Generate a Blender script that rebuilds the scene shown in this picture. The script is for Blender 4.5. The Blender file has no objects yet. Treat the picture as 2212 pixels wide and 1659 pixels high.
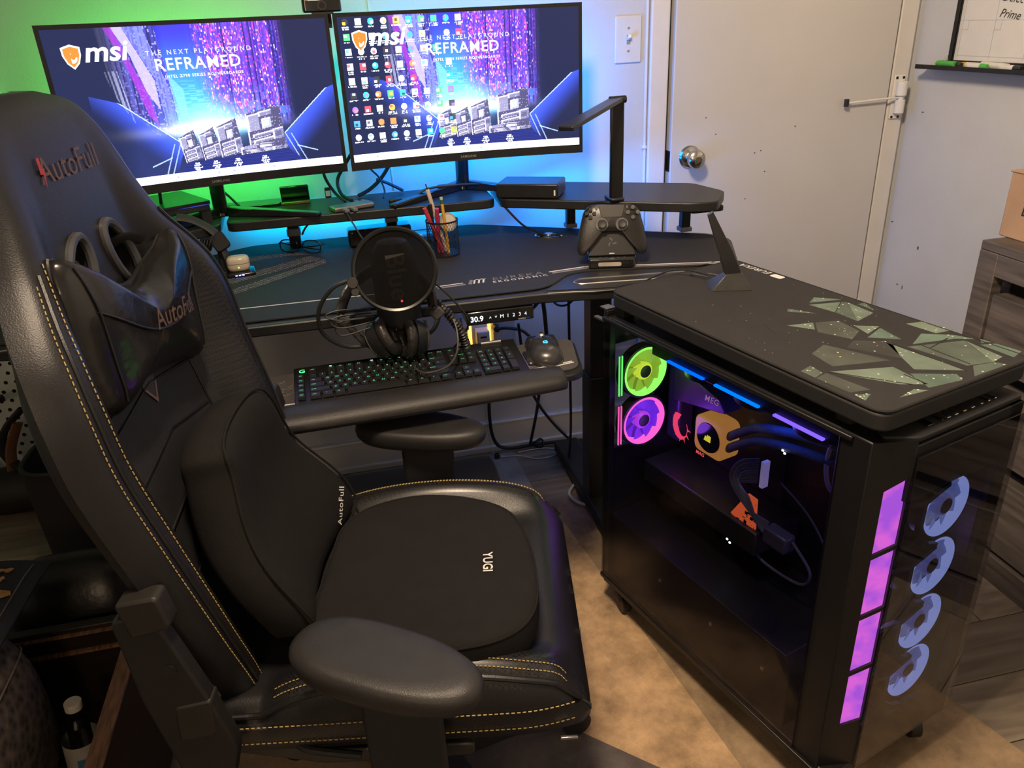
import bpy, bmesh, math, random
import numpy as np
from mathutils import Vector, Matrix

random.seed(7); np.random.seed(7)
SC = bpy.context.scene
COL = SC.collection
PI = math.pi
rad = math.radians

# ------------------------------------------------------------------ camera
cam_data = bpy.data.cameras.new('camera')
cam_data.sensor_fit = 'HORIZONTAL'; cam_data.sensor_width = 36.0
cam_data.lens = 1675.22 / 2212 * 36.0
cam_data.clip_start = 0.01
cam = bpy.data.objects.new('camera', cam_data); COL.objects.link(cam)
_r = Vector((0.9738112, -0.22309814, -0.04380613)); _u = Vector((0.13380367, 0.4065892, 0.90375981)); _f = Vector((0.18381603, 0.88595284, -0.42579247))
cam.matrix_world = Matrix(((_r.x, _u.x, -_f.x, 0.0), (_r.y, _u.y, -_f.y, -2.2796), (_r.z, _u.z, -_f.z, 1.3288), (0, 0, 0, 1)))
SC.camera = cam

# ------------------------------------------------------------------ world, colour management
world = bpy.data.worlds.new('world'); SC.world = world; world.use_nodes = True
world.node_tree.nodes['Background'].inputs[0].default_value = (0.30, 0.28, 0.27, 1)
world.node_tree.nodes['Background'].inputs[1].default_value = 0.05
vs = SC.view_settings
vs.view_transform = 'Standard'; vs.look = 'None'; vs.gamma = 1.0; vs.use_curve_mapping = False; vs.exposure = 0.0
SC.cycles.use_denoising = True
SC.cycles.max_bounces = 8; SC.cycles.transparent_max_bounces = 12
SC.cycles.sample_clamp_indirect = 4.0

# ------------------------------------------------------------------ lamps of the room
LAMP_W = 55.0
def area_light(name, loc, rot, size, col, watts, shape='DISK', size_y=None, parent=None):
    d = bpy.data.lights.new(name, 'AREA'); d.shape = shape; d.size = size; d.energy = watts; d.color = col
    if size_y: d.size_y = size_y
    o = bpy.data.objects.new(name, d); COL.objects.link(o); o.location = loc; o.rotation_euler = rot
    if parent: o.parent = parent
    return o
area_light('ceiling_lamp_light', (0.02, -1.62, 2.30), (0, -rad(52), 0), 0.34, (1.0, 0.765, 0.54), LAMP_W)

FLOOR_LAMP_W = 20.0
_fl = bpy.data.lights.new('floor_lamp_bulb', 'POINT'); _fl.energy = FLOOR_LAMP_W; _fl.color = (1.0, 0.74, 0.50); _fl.shadow_soft_size = 0.12
_flo = bpy.data.objects.new('floor_lamp_bulb', _fl); COL.objects.link(_flo); _flo.location = (-0.55, -3.15, 1.52)

# ------------------------------------------------------------------ materials
MATS = {}
def _new(name):
    m = bpy.data.materials.new(name); m.use_nodes = True; nt = m.node_tree
    for n in list(nt.nodes): nt.nodes.remove(n)
    out = nt.nodes.new('ShaderNodeOutputMaterial')
    return m, nt, out
def c4(c): return (c[0], c[1], c[2], 1.0)
def mat(name, col, rough=0.5, metal=0.0, var=0.12, vs_=30.0, bump=0.0, bs=300.0, coat=0.0, spec=0.5, emit=None, es=0.0, sheen=0.0, stretch=None):
    if name in MATS: return MATS[name]
    m, nt, out = _new(name)
    b = nt.nodes.new('ShaderNodeBsdfPrincipled'); nt.links.new(b.outputs[0], out.inputs[0])
    b.inputs['Roughness'].default_value = rough; b.inputs['Metallic'].default_value = metal
    b.inputs['Specular IOR Level'].default_value = spec
    b.inputs['Coat Weight'].default_value = coat; b.inputs['Coat Roughness'].default_value = 0.08
    if sheen: b.inputs['Sheen Weight'].default_value = sheen
    b.inputs['Base Color'].default_value = c4(col)
    tc = nt.nodes.new('ShaderNodeTexCoord'); src = tc.outputs['Object']
    if stretch:
        mp = nt.nodes.new('ShaderNodeMapping'); mp.inputs['Scale'].default_value = stretch
        nt.links.new(src, mp.inputs['Vector']); src = mp.outputs['Vector']
    if var:
        n = nt.nodes.new('ShaderNodeTexNoise'); n.inputs['Scale'].default_value = vs_; n.inputs['Detail'].default_value = 5.0
        nt.links.new(src, n.inputs['Vector'])
        mx = nt.nodes.new('ShaderNodeMix'); mx.data_type = 'RGBA'
        mx.inputs[6].default_value = c4([x * (1 - var) for x in col]); mx.inputs[7].default_value = c4([min(1, x * (1 + var)) for x in col])
        cr = nt.nodes.new('ShaderNodeValToRGB'); cr.color_ramp.elements[0].position = 0.3; cr.color_ramp.elements[1].position = 0.7
        nt.links.new(n.outputs[0], cr.inputs[0]); nt.links.new(cr.outputs[0], mx.inputs[0]); nt.links.new(mx.outputs[2], b.inputs['Base Color'])
    if bump:
        n2 = nt.nodes.new('ShaderNodeTexNoise'); n2.inputs['Scale'].default_value = bs; n2.inputs['Detail'].default_value = 3.0
        nt.links.new(src, n2.inputs['Vector'])
        bp = nt.nodes.new('ShaderNodeBump'); bp.inputs['Strength'].default_value = bump; bp.inputs['Distance'].default_value = 0.002
        nt.links.new(n2.outputs[0], bp.inputs['Height']); nt.links.new(bp.outputs[0], b.inputs['Normal'])
    if emit:
        b.inputs['Emission Color'].default_value = c4(emit); b.inputs['Emission Strength'].default_value = es
    MATS[name] = m
    return m
def glow(name, col, s):
    if name in MATS: return MATS[name]
    m, nt, out = _new(name)
    e = nt.nodes.new('ShaderNodeEmission'); e.inputs[0].default_value = c4(col); e.inputs[1].default_value = s
    nt.links.new(e.outputs[0], out.inputs[0]); MATS[name] = m
    return m
def glass(name, tint, rough=0.02, refl=0.06):
    if name in MATS: return MATS[name]
    m, nt, out = _new(name)
    t = nt.nodes.new('ShaderNodeBsdfTransparent'); t.inputs[0].default_value = c4(tint)
    g = nt.nodes.new('ShaderNodeBsdfGlossy'); g.inputs['Roughness'].default_value = rough; g.inputs[0].default_value = (1, 1, 1, 1)
    fc = nt.nodes.new('ShaderNodeLayerWeight'); fc.inputs[0].default_value = 0.5
    lw = nt.nodes.new('ShaderNodeMath'); lw.operation = 'POWER'; lw.inputs[1].default_value = 5.0; nt.links.new(fc.outputs['Facing'], lw.inputs[0])
    ad = nt.nodes.new('ShaderNodeMath'); ad.operation = 'ADD'; ad.inputs[1].default_value = refl; ad.use_clamp = True
    mx = nt.nodes.new('ShaderNodeMixShader')
    nt.links.new(lw.outputs[0], ad.inputs[0]); nt.links.new(ad.outputs[0], mx.inputs[0])
    nt.links.new(t.outputs[0], mx.inputs[1]); nt.links.new(g.outputs[0], mx.inputs[2]); nt.links.new(mx.outputs[0], out.inputs[0])
    MATS[name] = m
    return m
def vcol(name, emis=0.0, rough=0.6, bump=0.0, noise=0.0):
    """flat print: per-corner colours of the mesh itself"""
    if name in MATS: return MATS[name]
    m, nt, out = _new(name)
    a = nt.nodes.new('ShaderNodeVertexColor'); a.layer_name = 'print'
    if emis:
        e = nt.nodes.new('ShaderNodeEmission'); e.inputs[1].default_value = emis
        nt.links.new(a.outputs[0], e.inputs[0])
        g = nt.nodes.new('ShaderNodeBsdfGlossy'); g.inputs['Roughness'].default_value = 0.35; g.inputs[0].default_value = (0.02, 0.02, 0.02, 1)
        ad = nt.nodes.new('ShaderNodeAddShader'); nt.links.new(e.outputs[0], ad.inputs[0]); nt.links.new(g.outputs[0], ad.inputs[1])
        nt.links.new(ad.outputs[0], out.inputs[0])
    else:
        b = nt.nodes.new('ShaderNodeBsdfPrincipled'); b.inputs['Roughness'].default_value = rough
        src = a.outputs[0]
        tc = nt.nodes.new('ShaderNodeTexCoord')
        if noise:
            n = nt.nodes.new('ShaderNodeTexNoise'); n.inputs['Scale'].default_value = 9.0; n.inputs['Detail'].default_value = 9.0; n.inputs['Roughness'].default_value = 0.72
            nt.links.new(tc.outputs['Object'], n.inputs['Vector'])
            cr = nt.nodes.new('ShaderNodeMapRange'); cr.inputs[1].default_value = 0.3; cr.inputs[2].default_value = 0.7; cr.inputs[3].default_value = 1 - noise; cr.inputs[4].default_value = 1 + noise
            nt.links.new(n.outputs[0], cr.inputs[0])
            mx = nt.nodes.new('ShaderNodeVectorMath'); mx.operation = 'SCALE'
            nt.links.new(a.outputs[0], mx.inputs[0]); nt.links.new(cr.outputs[0], mx.inputs[3]); src = mx.outputs[0]
        nt.links.new(src, b.inputs['Base Color'])
        if bump:
            n2 = nt.nodes.new('ShaderNodeTexNoise'); n2.inputs['Scale'].default_value = 700.0
            nt.links.new(tc.outputs['Object'], n2.inputs['Vector'])
            bp = nt.nodes.new('ShaderNodeBump'); bp.inputs['Strength'].default_value = bump; bp.inputs['Distance'].default_value = 0.002
            nt.links.new(n2.outputs[0], bp.inputs['Height']); nt.links.new(bp.outputs[0], b.inputs['Normal'])
        nt.links.new(b.outputs[0], out.inputs[0])
    MATS[name] = m
    return m
def woven(name, c1, c2, scale, rough=0.5, kind='checker', bump=0.4, coat=0.0, vec=None):
    """fine weave / carbon-fibre cloth"""
    if name in MATS: return MATS[name]
    m, nt, out = _new(name)
    b = nt.nodes.new('ShaderNodeBsdfPrincipled'); nt.links.new(b.outputs[0], out.inputs[0]); b.inputs['Roughness'].default_value = rough
    b.inputs['Coat Weight'].default_value = coat; b.inputs['Coat Roughness'].default_value = 0.25
    tc = nt.nodes.new('ShaderNodeTexCoord'); mp = nt.nodes.new('ShaderNodeMapping'); nt.links.new(tc.outputs['Object'], mp.inputs['Vector'])
    if vec: mp.inputs['Scale'].default_value = vec
    if kind == 'checker':
        t = nt.nodes.new('ShaderNodeTexChecker'); t.inputs['Scale'].default_value = scale; t.inputs[1].default_value = c4(c1); t.inputs[2].default_value = c4(c2); col, h = t.outputs[0], t.outputs[1]
        nt.links.new(mp.outputs[0], t.inputs[0]); nt.links.new(col, b.inputs['Base Color'])
    elif kind == 'brick':
        t = nt.nodes.new('ShaderNodeTexBrick'); t.inputs['Scale'].default_value = scale; t.inputs['Color1'].default_value = c4(c1); t.inputs['Color2'].default_value = c4([x * 0.35 for x in c1]); t.inputs['Mortar'].default_value = c4(c2)
        t.inputs['Mortar Size'].default_value = 0.06; t.inputs['Brick Width'].default_value = 0.32; t.inputs['Row Height'].default_value = 0.25
        nt.links.new(mp.outputs[0], t.inputs[0]); nt.links.new(t.outputs[0], b.inputs['Base Color']); h = t.outputs[1]
    else:
        t = nt.nodes.new('ShaderNodeTexVoronoi'); t.inputs['Scale'].default_value = scale
        nt.links.new(mp.outputs[0], t.inputs['Vector'])
        mx = nt.nodes.new('ShaderNodeMix'); mx.data_type = 'RGBA'; mx.inputs[6].default_value = c4(c1); mx.inputs[7].default_value = c4(c2)
        nt.links.new(t.outputs['Distance'], mx.inputs[0]); nt.links.new(mx.outputs[2], b.inputs['Base Color']); h = t.outputs['Distance']
    if bump:
        bp = nt.nodes.new('ShaderNodeBump'); bp.inputs['Strength'].default_value = bump; bp.inputs['Distance'].default_value = 0.001
        nt.links.new(h, bp.inputs['Height']); nt.links.new(bp.outputs[0], b.inputs['Normal'])
    MATS[name] = m
    return m

BLACK = mat('black_plastic', (0.012, 0.012, 0.013), 0.42, bump=0.05, bs=900)
MATTE = mat('matt_black_plastic', (0.010, 0.010, 0.011), 0.62, bump=0.08, bs=900)
GLOSS = mat('gloss_black_plastic', (0.008, 0.008, 0.009), 0.12, coat=0.3)
DKMET = mat('black_powder_coat', (0.014, 0.014, 0.015), 0.45, 0.3, bump=0.1, bs=1200)
STEEL = mat('brushed_steel', (0.55, 0.53, 0.50), 0.28, 1.0, var=0.08)
CHROME = mat('polished_metal', (0.75, 0.75, 0.75), 0.12, 1.0, var=0.05)
WHITEP = mat('white_plastic', (0.74, 0.73, 0.70), 0.4, var=0.04)
RUBBER = mat('cable_rubber', (0.010, 0.010, 0.011), 0.5, var=0.2)
WHITEC = mat('white_cable', (0.55, 0.54, 0.52), 0.5, var=0.1)
PRINTW = mat('white_print', (0.70, 0.69, 0.67), 0.5, var=0.05)
PRINTG = mat('grey_print', (0.16, 0.15, 0.15), 0.6, var=0.1)

# ------------------------------------------------------------------ mesh helpers
def link(o, parent=None):
    COL.objects.link(o)
    if parent is not None: o.parent = parent
    return o
def catmull(pts, n=6, closed=False):
    P = [Vector(p) for p in pts]; out = []
    m = len(P)
    if m < 3: return P
    rng = range(m if closed else m - 1)
    for i in rng:
        if closed: a, b, c, d = P[(i - 1) % m], P[i], P[(i + 1) % m], P[(i + 2) % m]
        else: a, b, c, d = P[max(i - 1, 0)], P[i], P[i + 1], P[min(i + 2, m - 1)]
        for k in range(n):
            t = k / n
            out.append(0.5 * ((2 * b) + (c - a) * t + (2 * a - 5 * b + 4 * c - d) * t * t + (3 * b - a - 3 * c + d) * t ** 3))
    if not closed: out.append(P[-1])
    return out
def round_poly(poly, r, n=5):
    out = []; m = len(poly)
    for i in range(m):
        p0, p, p1 = Vector(poly[i - 1]), Vector(poly[i]), Vector(poly[(i + 1) % m])
        a = (p0 - p); b = (p1 - p); ri = r[i] if isinstance(r, (list, tuple)) else r
        d = min(ri, a.length * 0.45, b.length * 0.45)
        if d < 1e-6: out.append(tuple(p)); continue
        A = p + a.normalized() * d; B = p + b.normalized() * d
        for k in range(n + 1):
            t = k / n; out.append(tuple((1 - t) ** 2 * A + 2 * t * (1 - t) * p + t * t * B))
    return out
class MB:
    def __init__(s): s.v = []; s.f = []
    def add(s, v, f):
        b = len(s.v); s.v += [Vector(x) for x in v]; s.f += [tuple(i + b for i in g) for g in f]; return s
    def box(s, c, d, M=None):
        x, y, z = d[0] / 2, d[1] / 2, d[2] / 2
        V = [Vector(p) for p in ((-x, -y, -z), (x, -y, -z), (x, y, -z), (-x, y, -z), (-x, -y, z), (x, -y, z), (x, y, z), (-x, y, z))]
        if M is not None: V = [M @ p for p in V]
        V = [p + Vector(c) for p in V]
        return s.add(V, [(0, 3, 2, 1), (4, 5, 6, 7), (0, 1, 5, 4), (1, 2, 6, 5), (2, 3, 7, 6), (3, 0, 4, 7)])
    def b2(s, a, b):
        return s.box([(a[i] + b[i]) / 2 for i in range(3)], [abs(b[i] - a[i]) for i in range(3)])
    def cyl(s, p0, p1, r0, r1=None, n=20, caps=True):
        r1 = r0 if r1 is None else r1
        p0 = Vector(p0); p1 = Vector(p1); d = (p1 - p0).normalized()
        u = d.orthogonal().normalized(); w = d.cross(u)
        V = []
        for p, r in ((p0, r0), (p1, r1)):
            for k in range(n):
                a = 2 * PI * k / n; V.append(p + u * (r * math.cos(a)) + w * (r * math.sin(a)))
        F = [(k, (k + 1) % n, n + (k + 1) % n, n + k) for k in range(n)]
        if caps: F += [tuple(range(n - 1, -1, -1)), tuple(range(n, 2 * n))]
        return s.add(V, F)
    def tube(s, pts, r, n=8, closed=False, sm=5, flat=1.0):
        P = catmull(pts, sm, closed) if sm else [Vector(p) for p in pts]
        m = len(P); V = []; F = []
        R = r if callable(r) else (lambda t: r)
        up = None
        for i in range(m):
            d = (P[(i + 1) % m] - P[i - 1]) if closed else (P[min(i + 1, m - 1)] - P[max(i - 1, 0)])
            if d.length < 1e-9: d = Vector((0, 0, 1))
            d.normalize()
            if up is None: up = d.orthogonal().normalized()
            up = (up - d * up.dot(d))
            up = up.normalized() if up.length > 1e-6 else d.orthogonal().normalized()
            w = d.cross(up); rr = R(i / max(1, m - 1))
            for k in range(n):
                a = 2 * PI * k / n; V.append(P[i] + up * (rr * math.cos(a)) + w * (rr * flat * math.sin(a)))
        for i in range(m if closed else m - 1):
            j = (i + 1) % m
            for k in range(n): F.append((i * n + k, i * n + (k + 1) % n, j * n + (k + 1) % n, j * n + k))
        if not closed: F += [tuple(range(n - 1, -1, -1)), tuple(range((m - 1) * n, m * n))]
        return s.add(V, F)
    def lathe(s, prof, n=28, o=(0, 0, 0), M=None, caps=True):
        V = []; F = []; m = len(prof)
        for r, z in prof:
            for k in range(n):
                a = 2 * PI * k / n; p = Vector((r * math.cos(a), r * math.sin(a), z))
                if M is not None: p = M @ p
                V.append(p + Vector(o))
        for i in range(m - 1):
            for k in range(n): F.append((i * n + k, i * n + (k + 1) % n, (i + 1) * n + (k + 1) % n, (i + 1) * n + k))
        caps = caps and prof[0] != prof[-1]
        if caps and prof[0][0] > 1e-6: F.append(tuple(range(n - 1, -1, -1)))
        if caps and prof[-1][0] > 1e-6: F.append(tuple(range((m - 1) * n, m * n)))
        return s.add(V, F)
    def prism(s, poly, z0, z1, M=None):
        n = len(poly)
        V = [Vector((p[0], p[1], z0)) for p in poly] + [Vector((p[0], p[1], z1)) for p in poly]
        if M is not None: V = [M @ p for p in V]
        F = [tuple(range(n - 1, -1, -1)), tuple(range(n, 2 * n))] + [(k, (k + 1) % n, n + (k + 1) % n, n + k) for k in range(n)]
        return s.add(V, F)
    def flat(s, poly): return s.add(poly, [tuple(range(len(poly)))])
    def grid(s, P, cu=False, cv=False):
        m = len(P); n = len(P[0]); V = [p for row in P for p in row]; F = []
        for i in range(m if cu else m - 1):
            for j in range(n if cv else n - 1):
                F.append((i * n + j, i * n + (j + 1) % n, ((i + 1) % m) * n + (j + 1) % n, ((i + 1) % m) * n + j))
        return s.add(V, F)
    def tf(s, M): s.v = [M @ p for p in s.v]; return s
    def mesh(s, name):
        me = bpy.data.meshes.new(name); me.from_pydata([tuple(p) for p in s.v], [], s.f); me.validate(); me.update()
        bm = bmesh.new(); bm.from_mesh(me); bmesh.ops.remove_doubles(bm, verts=bm.verts, dist=1e-6); bmesh.ops.recalc_face_normals(bm, faces=bm.faces); bm.to_mesh(me); bm.free()
        return me
    def ob(s, name, material, parent=None, smooth=0.6, bevel=0.0, seg=2, world=False, kind=None, sub=0):
        if world and parent is not None:
            Mi = parent.matrix_basis.inverted(); s.v = [Mi @ p for p in s.v]
        me = s.mesh(name)
        if smooth:
            me.polygons.foreach_set('use_smooth', [True] * len(me.polygons)); me.set_sharp_from_angle(angle=smooth)
        o = bpy.data.objects.new(name, me); link(o, parent)
        if material is not None: me.materials.append(material)
        if bevel:
            bv = o.modifiers.new('edge', 'BEVEL'); bv.width = bevel; bv.segments = seg; bv.limit_method = 'ANGLE'; bv.angle_limit = rad(35)
            me.polygons.foreach_set('use_smooth', [True] * len(me.polygons))
            bv.harden_normals = False
        if sub:
            sb = o.modifiers.new('soft', 'SUBSURF'); sb.levels = sub; sb.render_levels = sub
        if kind: o['kind'] = kind
        return o
def thing(name, label, cat, loc=(0, 0, 0), rz=0.0, group=None, kind=None):
    o = bpy.data.objects.new(name, None); o.empty_display_size = 0.05; link(o)
    o.matrix_basis = Matrix.Translation(loc) @ Matrix.Rotation(rz, 4, 'Z')
    return tag(o, label, cat, group, kind)
def tag(o, label, cat, group=None, kind=None):
    o['label'] = label; o['category'] = cat
    if group: o['group'] = group
    if kind: o['kind'] = kind
    return o
def struct(o, label=None):
    o['kind'] = 'structure'
    if label: o['label'] = label
    return o
def copy_part(o, parent=None):
    c = o.copy(); COL.objects.link(c); c.parent = parent
    return c
_TXT = {}
def text_geo(s, size=1.0, shear=0.0, spacing=1.0, bold=0.0):
    """flat text as (verts, faces), centred, in the XY plane"""
    key = (s, shear, spacing, bold)
    if key not in _TXT:
        cu = bpy.data.curves.new('t', 'FONT'); cu.body = s; cu.size = 1.0; cu.shear = shear; cu.space_character = spacing; cu.offset = bold; cu.resolution_u = 3
        o = bpy.data.objects.new('t', cu); COL.objects.link(o)
        bpy.context.view_layer.update()
        me = bpy.data.meshes.new_from_object(o.evaluated_get(bpy.context.evaluated_depsgraph_get()))
        V = [v.co.copy() for v in me.vertices]; F = [tuple(p.vertices) for p in me.polygons]
        bpy.data.objects.remove(o); bpy.data.curves.remove(cu); bpy.data.meshes.remove(me)
        if V:
            cx = (min(v.x for v in V) + max(v.x for v in V)) / 2; cy = (min(v.y for v in V) + max(v.y for v in V)) / 2
            V = [Vector((v.x - cx, v.y - cy, 0)) for v in V]
        _TXT[key] = (V, F)
    V, F = _TXT[key]
    return [v * size for v in V], F
def frame(o, x, y):
    """matrix with given origin, local x and y directions"""
    x = Vector(x).normalized(); y = Vector(y); y = (y - x * y.dot(x)).normalized(); z = x.cross(y)
    M = Matrix.Identity(4)
    for i in range(3): M[i][0] = x[i]; M[i][1] = y[i]; M[i][2] = z[i]; M[i][3] = o[i]
    return M
def sstep(a, b, x): 
    t = np.clip((x - a) / (b - a), 0, 1); return t * t * (3 - 2 * t)
def interp(x, xs, ys): return float(np.interp(x, xs, ys))
def finterp(x, xs, ys):
    """smooth (cubic) interpolation on a table"""
    xs = list(xs)
    if x <= xs[0]: return ys[0]
    if x >= xs[-1]: return ys[-1]
    i = max(k for k in range(len(xs) - 1) if xs[k] <= x)
    def sl(k):
        if k <= 0: return (ys[1] - ys[0]) / (xs[1] - xs[0])
        if k >= len(xs) - 1: return (ys[-1] - ys[-2]) / (xs[-1] - xs[-2])
        return (ys[k + 1] - ys[k - 1]) / (xs[k + 1] - xs[k - 1])
    h = xs[i + 1] - xs[i]; t = (x - xs[i]) / h
    return (2 * t ** 3 - 3 * t * t + 1) * ys[i] + (t ** 3 - 2 * t * t + t) * h * sl(i) + (-2 * t ** 3 + 3 * t * t) * ys[i + 1] + (t ** 3 - t * t) * h * sl(i + 1)

# ================================================================== the room
XR = 1.80
WALL = mat('wall_paint', (0.53, 0.545, 0.56), 0.75, var=0.03, vs_=6, bump=0.35, bs=160)
TRIM = mat('gloss_trim_paint', (0.66, 0.64, 0.61), 0.35, var=0.04, vs_=12, bump=0.10, bs=120)
DOORP = mat('door_paint', (0.55, 0.54, 0.525), 0.6, var=0.03, vs_=4, bump=0.06, bs=260)

def plank_material():
    m, nt, out = _new('floor_plank_wood')
    b = nt.nodes.new('ShaderNodeBsdfPrincipled'); nt.links.new(b.outputs[0], out.inputs[0]); b.inputs['Roughness'].default_value = 0.45
    tc = nt.nodes.new('ShaderNodeTexCoord'); mp = nt.nodes.new('ShaderNodeMapping'); mp.inputs['Scale'].default_value = (3, 38, 1)
    oi = nt.nodes.new('ShaderNodeObjectInfo'); av = nt.nodes.new('ShaderNodeVectorMath'); av.operation = 'ADD'
    sc = nt.nodes.new('ShaderNodeVectorMath'); sc.operation = 'SCALE'; sc.inputs[3].default_value = 37.0
    cb = nt.nodes.new('ShaderNodeCombineXYZ'); nt.links.new(oi.outputs['Random'], cb.inputs[0]); nt.links.new(oi.outputs['Random'], cb.inputs[1])
    nt.links.new(cb.outputs[0], sc.inputs[0]); nt.links.new(tc.outputs['Object'], mp.inputs[0]); nt.links.new(mp.outputs[0], av.inputs[0]); nt.links.new(sc.outputs[0], av.inputs[1])
    n = nt.nodes.new('ShaderNodeTexNoise'); n.inputs['Scale'].default_value = 1.0; n.inputs['Detail'].default_value = 7; n.inputs['Distortion'].default_value = 0.6
    nt.links.new(av.outputs[0], n.inputs['Vector'])
    cr = nt.nodes.new('ShaderNodeValToRGB')
    cr.color_ramp.elements[0].position = 0.30; cr.color_ramp.elements[0].color = (0.150, 0.118, 0.085, 1)
    cr.color_ramp.elements[1].position = 0.72; cr.color_ramp.elements[1].color = (0.290, 0.240, 0.180, 1)
    nt.links.new(n.outputs[0], cr.inputs[0])
    hv = nt.nodes.new('ShaderNodeHueSaturation'); mr = nt.nodes.new('ShaderNodeMapRange'); mr.inputs[3].default_value = 0.8; mr.inputs[4].default_value = 1.2
    nt.links.new(oi.outputs['Random'], mr.inputs[0]); nt.links.new(mr.outputs[0], hv.inputs['Value']); nt.links.new(cr.outputs[0], hv.inputs['Color']); nt.links.new(hv.outputs[0], b.inputs['Base Color'])
    bp = nt.nodes.new('ShaderNodeBump'); bp.inputs['Strength'].default_value = 0.15; bp.inputs['Distance'].default_value = 0.002
    nt.links.new(n.outputs[0], bp.inputs['Height']); nt.links.new(bp.outputs[0], b.inputs['Normal'])
    return m
PLANK = plank_material()

floor = struct(MB().b2((-2.0, -3.5, -0.05), (XR + 0.1, 0.85, -0.012)).ob('floor', mat('subfloor', (0.03, 0.025, 0.02), 0.9)), 'wood plank floor of the room')
pm = MB().box((0, 0, -0.006), (1.216, 0.1465, 0.012)).mesh('plank'); pm.materials.append(PLANK)
row = 0; y = 0.80
while y > -3.45:
    x = -2.0 + (0.43 * row) % 1.22 - 0.6
    while x < XR:
        p = bpy.data.objects.new('plank', pm); link(p, floor)
        x0, x1 = max(x, -1.99), min(x + 1.216, XR)
        if x1 - x0 > 0.05:
            p.location = ((x0 + x1) / 2, y - 0.074, 0); p.scale = ((x1 - x0) / 1.216, 1, 1)
        else: bpy.data.objects.remove(p)
        x += 1.219
    y -= 0.149; row += 1

H = 2.44
wb = MB()
wb.b2((-0.80, 0.0, 0), (0.983, 0.12, H)); wb.b2((1.718, 0.0, 0), (XR + 0.1, 0.12, H)); wb.b2((0.983, 0.0, 2.04), (1.718, 0.12, H))
struct(wb.ob('wall_back', WALL, smooth=0), 'pale painted back wall behind the desk')
struct(MB().b2((XR, -3.5, 0), (XR + 0.1, 0.0, H)).ob('wall_right', WALL, smooth=0), 'pale painted right wall with the whiteboard')
struct(MB().b2((-2.1, -3.5, 0), (-2.0, 0.85, H)).ob('wall_left', WALL, smooth=0), 'left wall of the room')
struct(MB().b2((-2.0, -3.6, 0), (XR, -3.5, H)).ob('wall_front', WALL, smooth=0), 'wall behind the viewer')
struct(MB().b2((-2.0, 0.75, 0), (-0.80, 0.85, H)).ob('wall_alcove', WALL, smooth=0), 'back wall of the alcove on the left')
struct(MB().b2((-2.1, -3.6, H), (XR + 0.1, 0.85, H + 0.05)).ob('ceiling', WALL, smooth=0), 'white ceiling above the room')
# flaking and scuffs on the right wall: small raised specks
def scuff(name, pts, m, parent): 
    q_ = MB()
    for p, d in pts: q_.box(p, d)
    return q_.ob(name, m, parent, smooth=0)
SCUFF = mat('scuff_mark', (0.10, 0.07, 0.05), 0.9)
wr = bpy.data.objects['wall_right']
scuff('scuff', [((XR - .0006, -0.17, 0.60), (.001, .006, .010)), ((XR - .0006, -0.13, 0.455), (.001, .003, .012)), ((XR - .0006, -0.105, 0.458), (.001, .010, .002)), ((XR - .0006, -0.03, 0.655), (.001, .008, .003)), ((XR - .0006, -0.085, 1.01), (.001, .008, .003))], SCUFF, wr)

# baseboard: board, cap and shoe moulding
bb = MB(); bb.b2((-0.78, -0.013, 0.0), (0.92, 0.0, 0.108)); bb.b2((-0.78, -0.024, 0.0), (0.92, -0.012, 0.022)); bb.b2((-0.78, -0.016, 0.098), (0.92, 0.0, 0.108))
struct(bb.ob('baseboard_back', TRIM, bevel=0.003), 'white painted baseboard under the desk')
struct(MB().b2((XR - 0.013, -3.4, 0.0), (XR, -0.02, 0.108)).ob('baseboard_right', TRIM, bevel=0.003), 'white painted baseboard along the right wall')
struct(MB().b2((-0.87, -0.02, 0.0), (-0.784, 0.02, H)).ob('trim_1', TRIM, bevel=0.005), 'white vertical casing at the left end of the wall')
struct(MB().b2((0.921, -0.018, 0.0), (0.978, 0.02, 2.1)).ob('trim_2', TRIM, bevel=0.005, seg=3), 'white casing on the knob side of the door')
struct(MB().b2((1.722, -0.018, 0.0), (1.782, 0.02, 2.1)).ob('trim_3', TRIM, bevel=0.005, seg=3), 'white casing on the hinge side of the door')
struct(MB().b2((0.921, -0.018, 2.1), (1.782, 0.02, 2.17)).ob('trim_4', TRIM, bevel=0.004), 'white casing above the door')

# door with knob and latch
door = struct(MB().b2((0.991, -0.026, 0.012), (1.712, 0.012, 2.03)).ob('door_1', DOORP, bevel=0.003), 'flat cream interior door with a steel knob')
kx, kz = 1.052, 0.925
Mk = Matrix.Rotation(rad(90), 4, 'X')   # local z -> -y
kn = MB(); kn.lathe([(0.0, 0), (0.033, 0), (0.034, 0.004), (0.030, 0.009), (0.018, 0.011), (0.014, 0.014), (0.013, 0.028), (0.019, 0.033), (0.0255, 0.040), (0.0275, 0.050), (0.0255, 0.059), (0.018, 0.065), (0.009, 0.0665), (0.009, 0.064), (0.0, 0.064)], 36, (kx, -0.026, kz), Mk)
dk = kn.ob('door_knob', mat('satin_nickel', (0.50, 0.48, 0.45), 0.22, 1.0, var=0.06), door)
MB().lathe([(0.0, 0.0), (0.008, 0.0), (0.008, 0.003), (0.0, 0.003)], 20, (kx, -0.0905, kz), Mk).ob('key_button', CHROME, dk)
MB().b2((0.9888, -0.022, 0.885), (0.9912, 0.004, 0.945)).ob('latch_plate', mat('dark_brass', (0.05, 0.04, 0.03), 0.4, 0.8), door)
dm = MB()
for px_, pz_ in ((1.10, 1.035), (1.135, 0.985), (1.27, 0.92), (1.29, 0.925), (1.31, 0.86), (1.25, 0.78), (1.40, 0.99)):
    dm.box((px_, -0.0263, pz_), (0.004, 0.001, 0.003))
dm.ob('chip', SCUFF, door, smooth=0)
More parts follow.
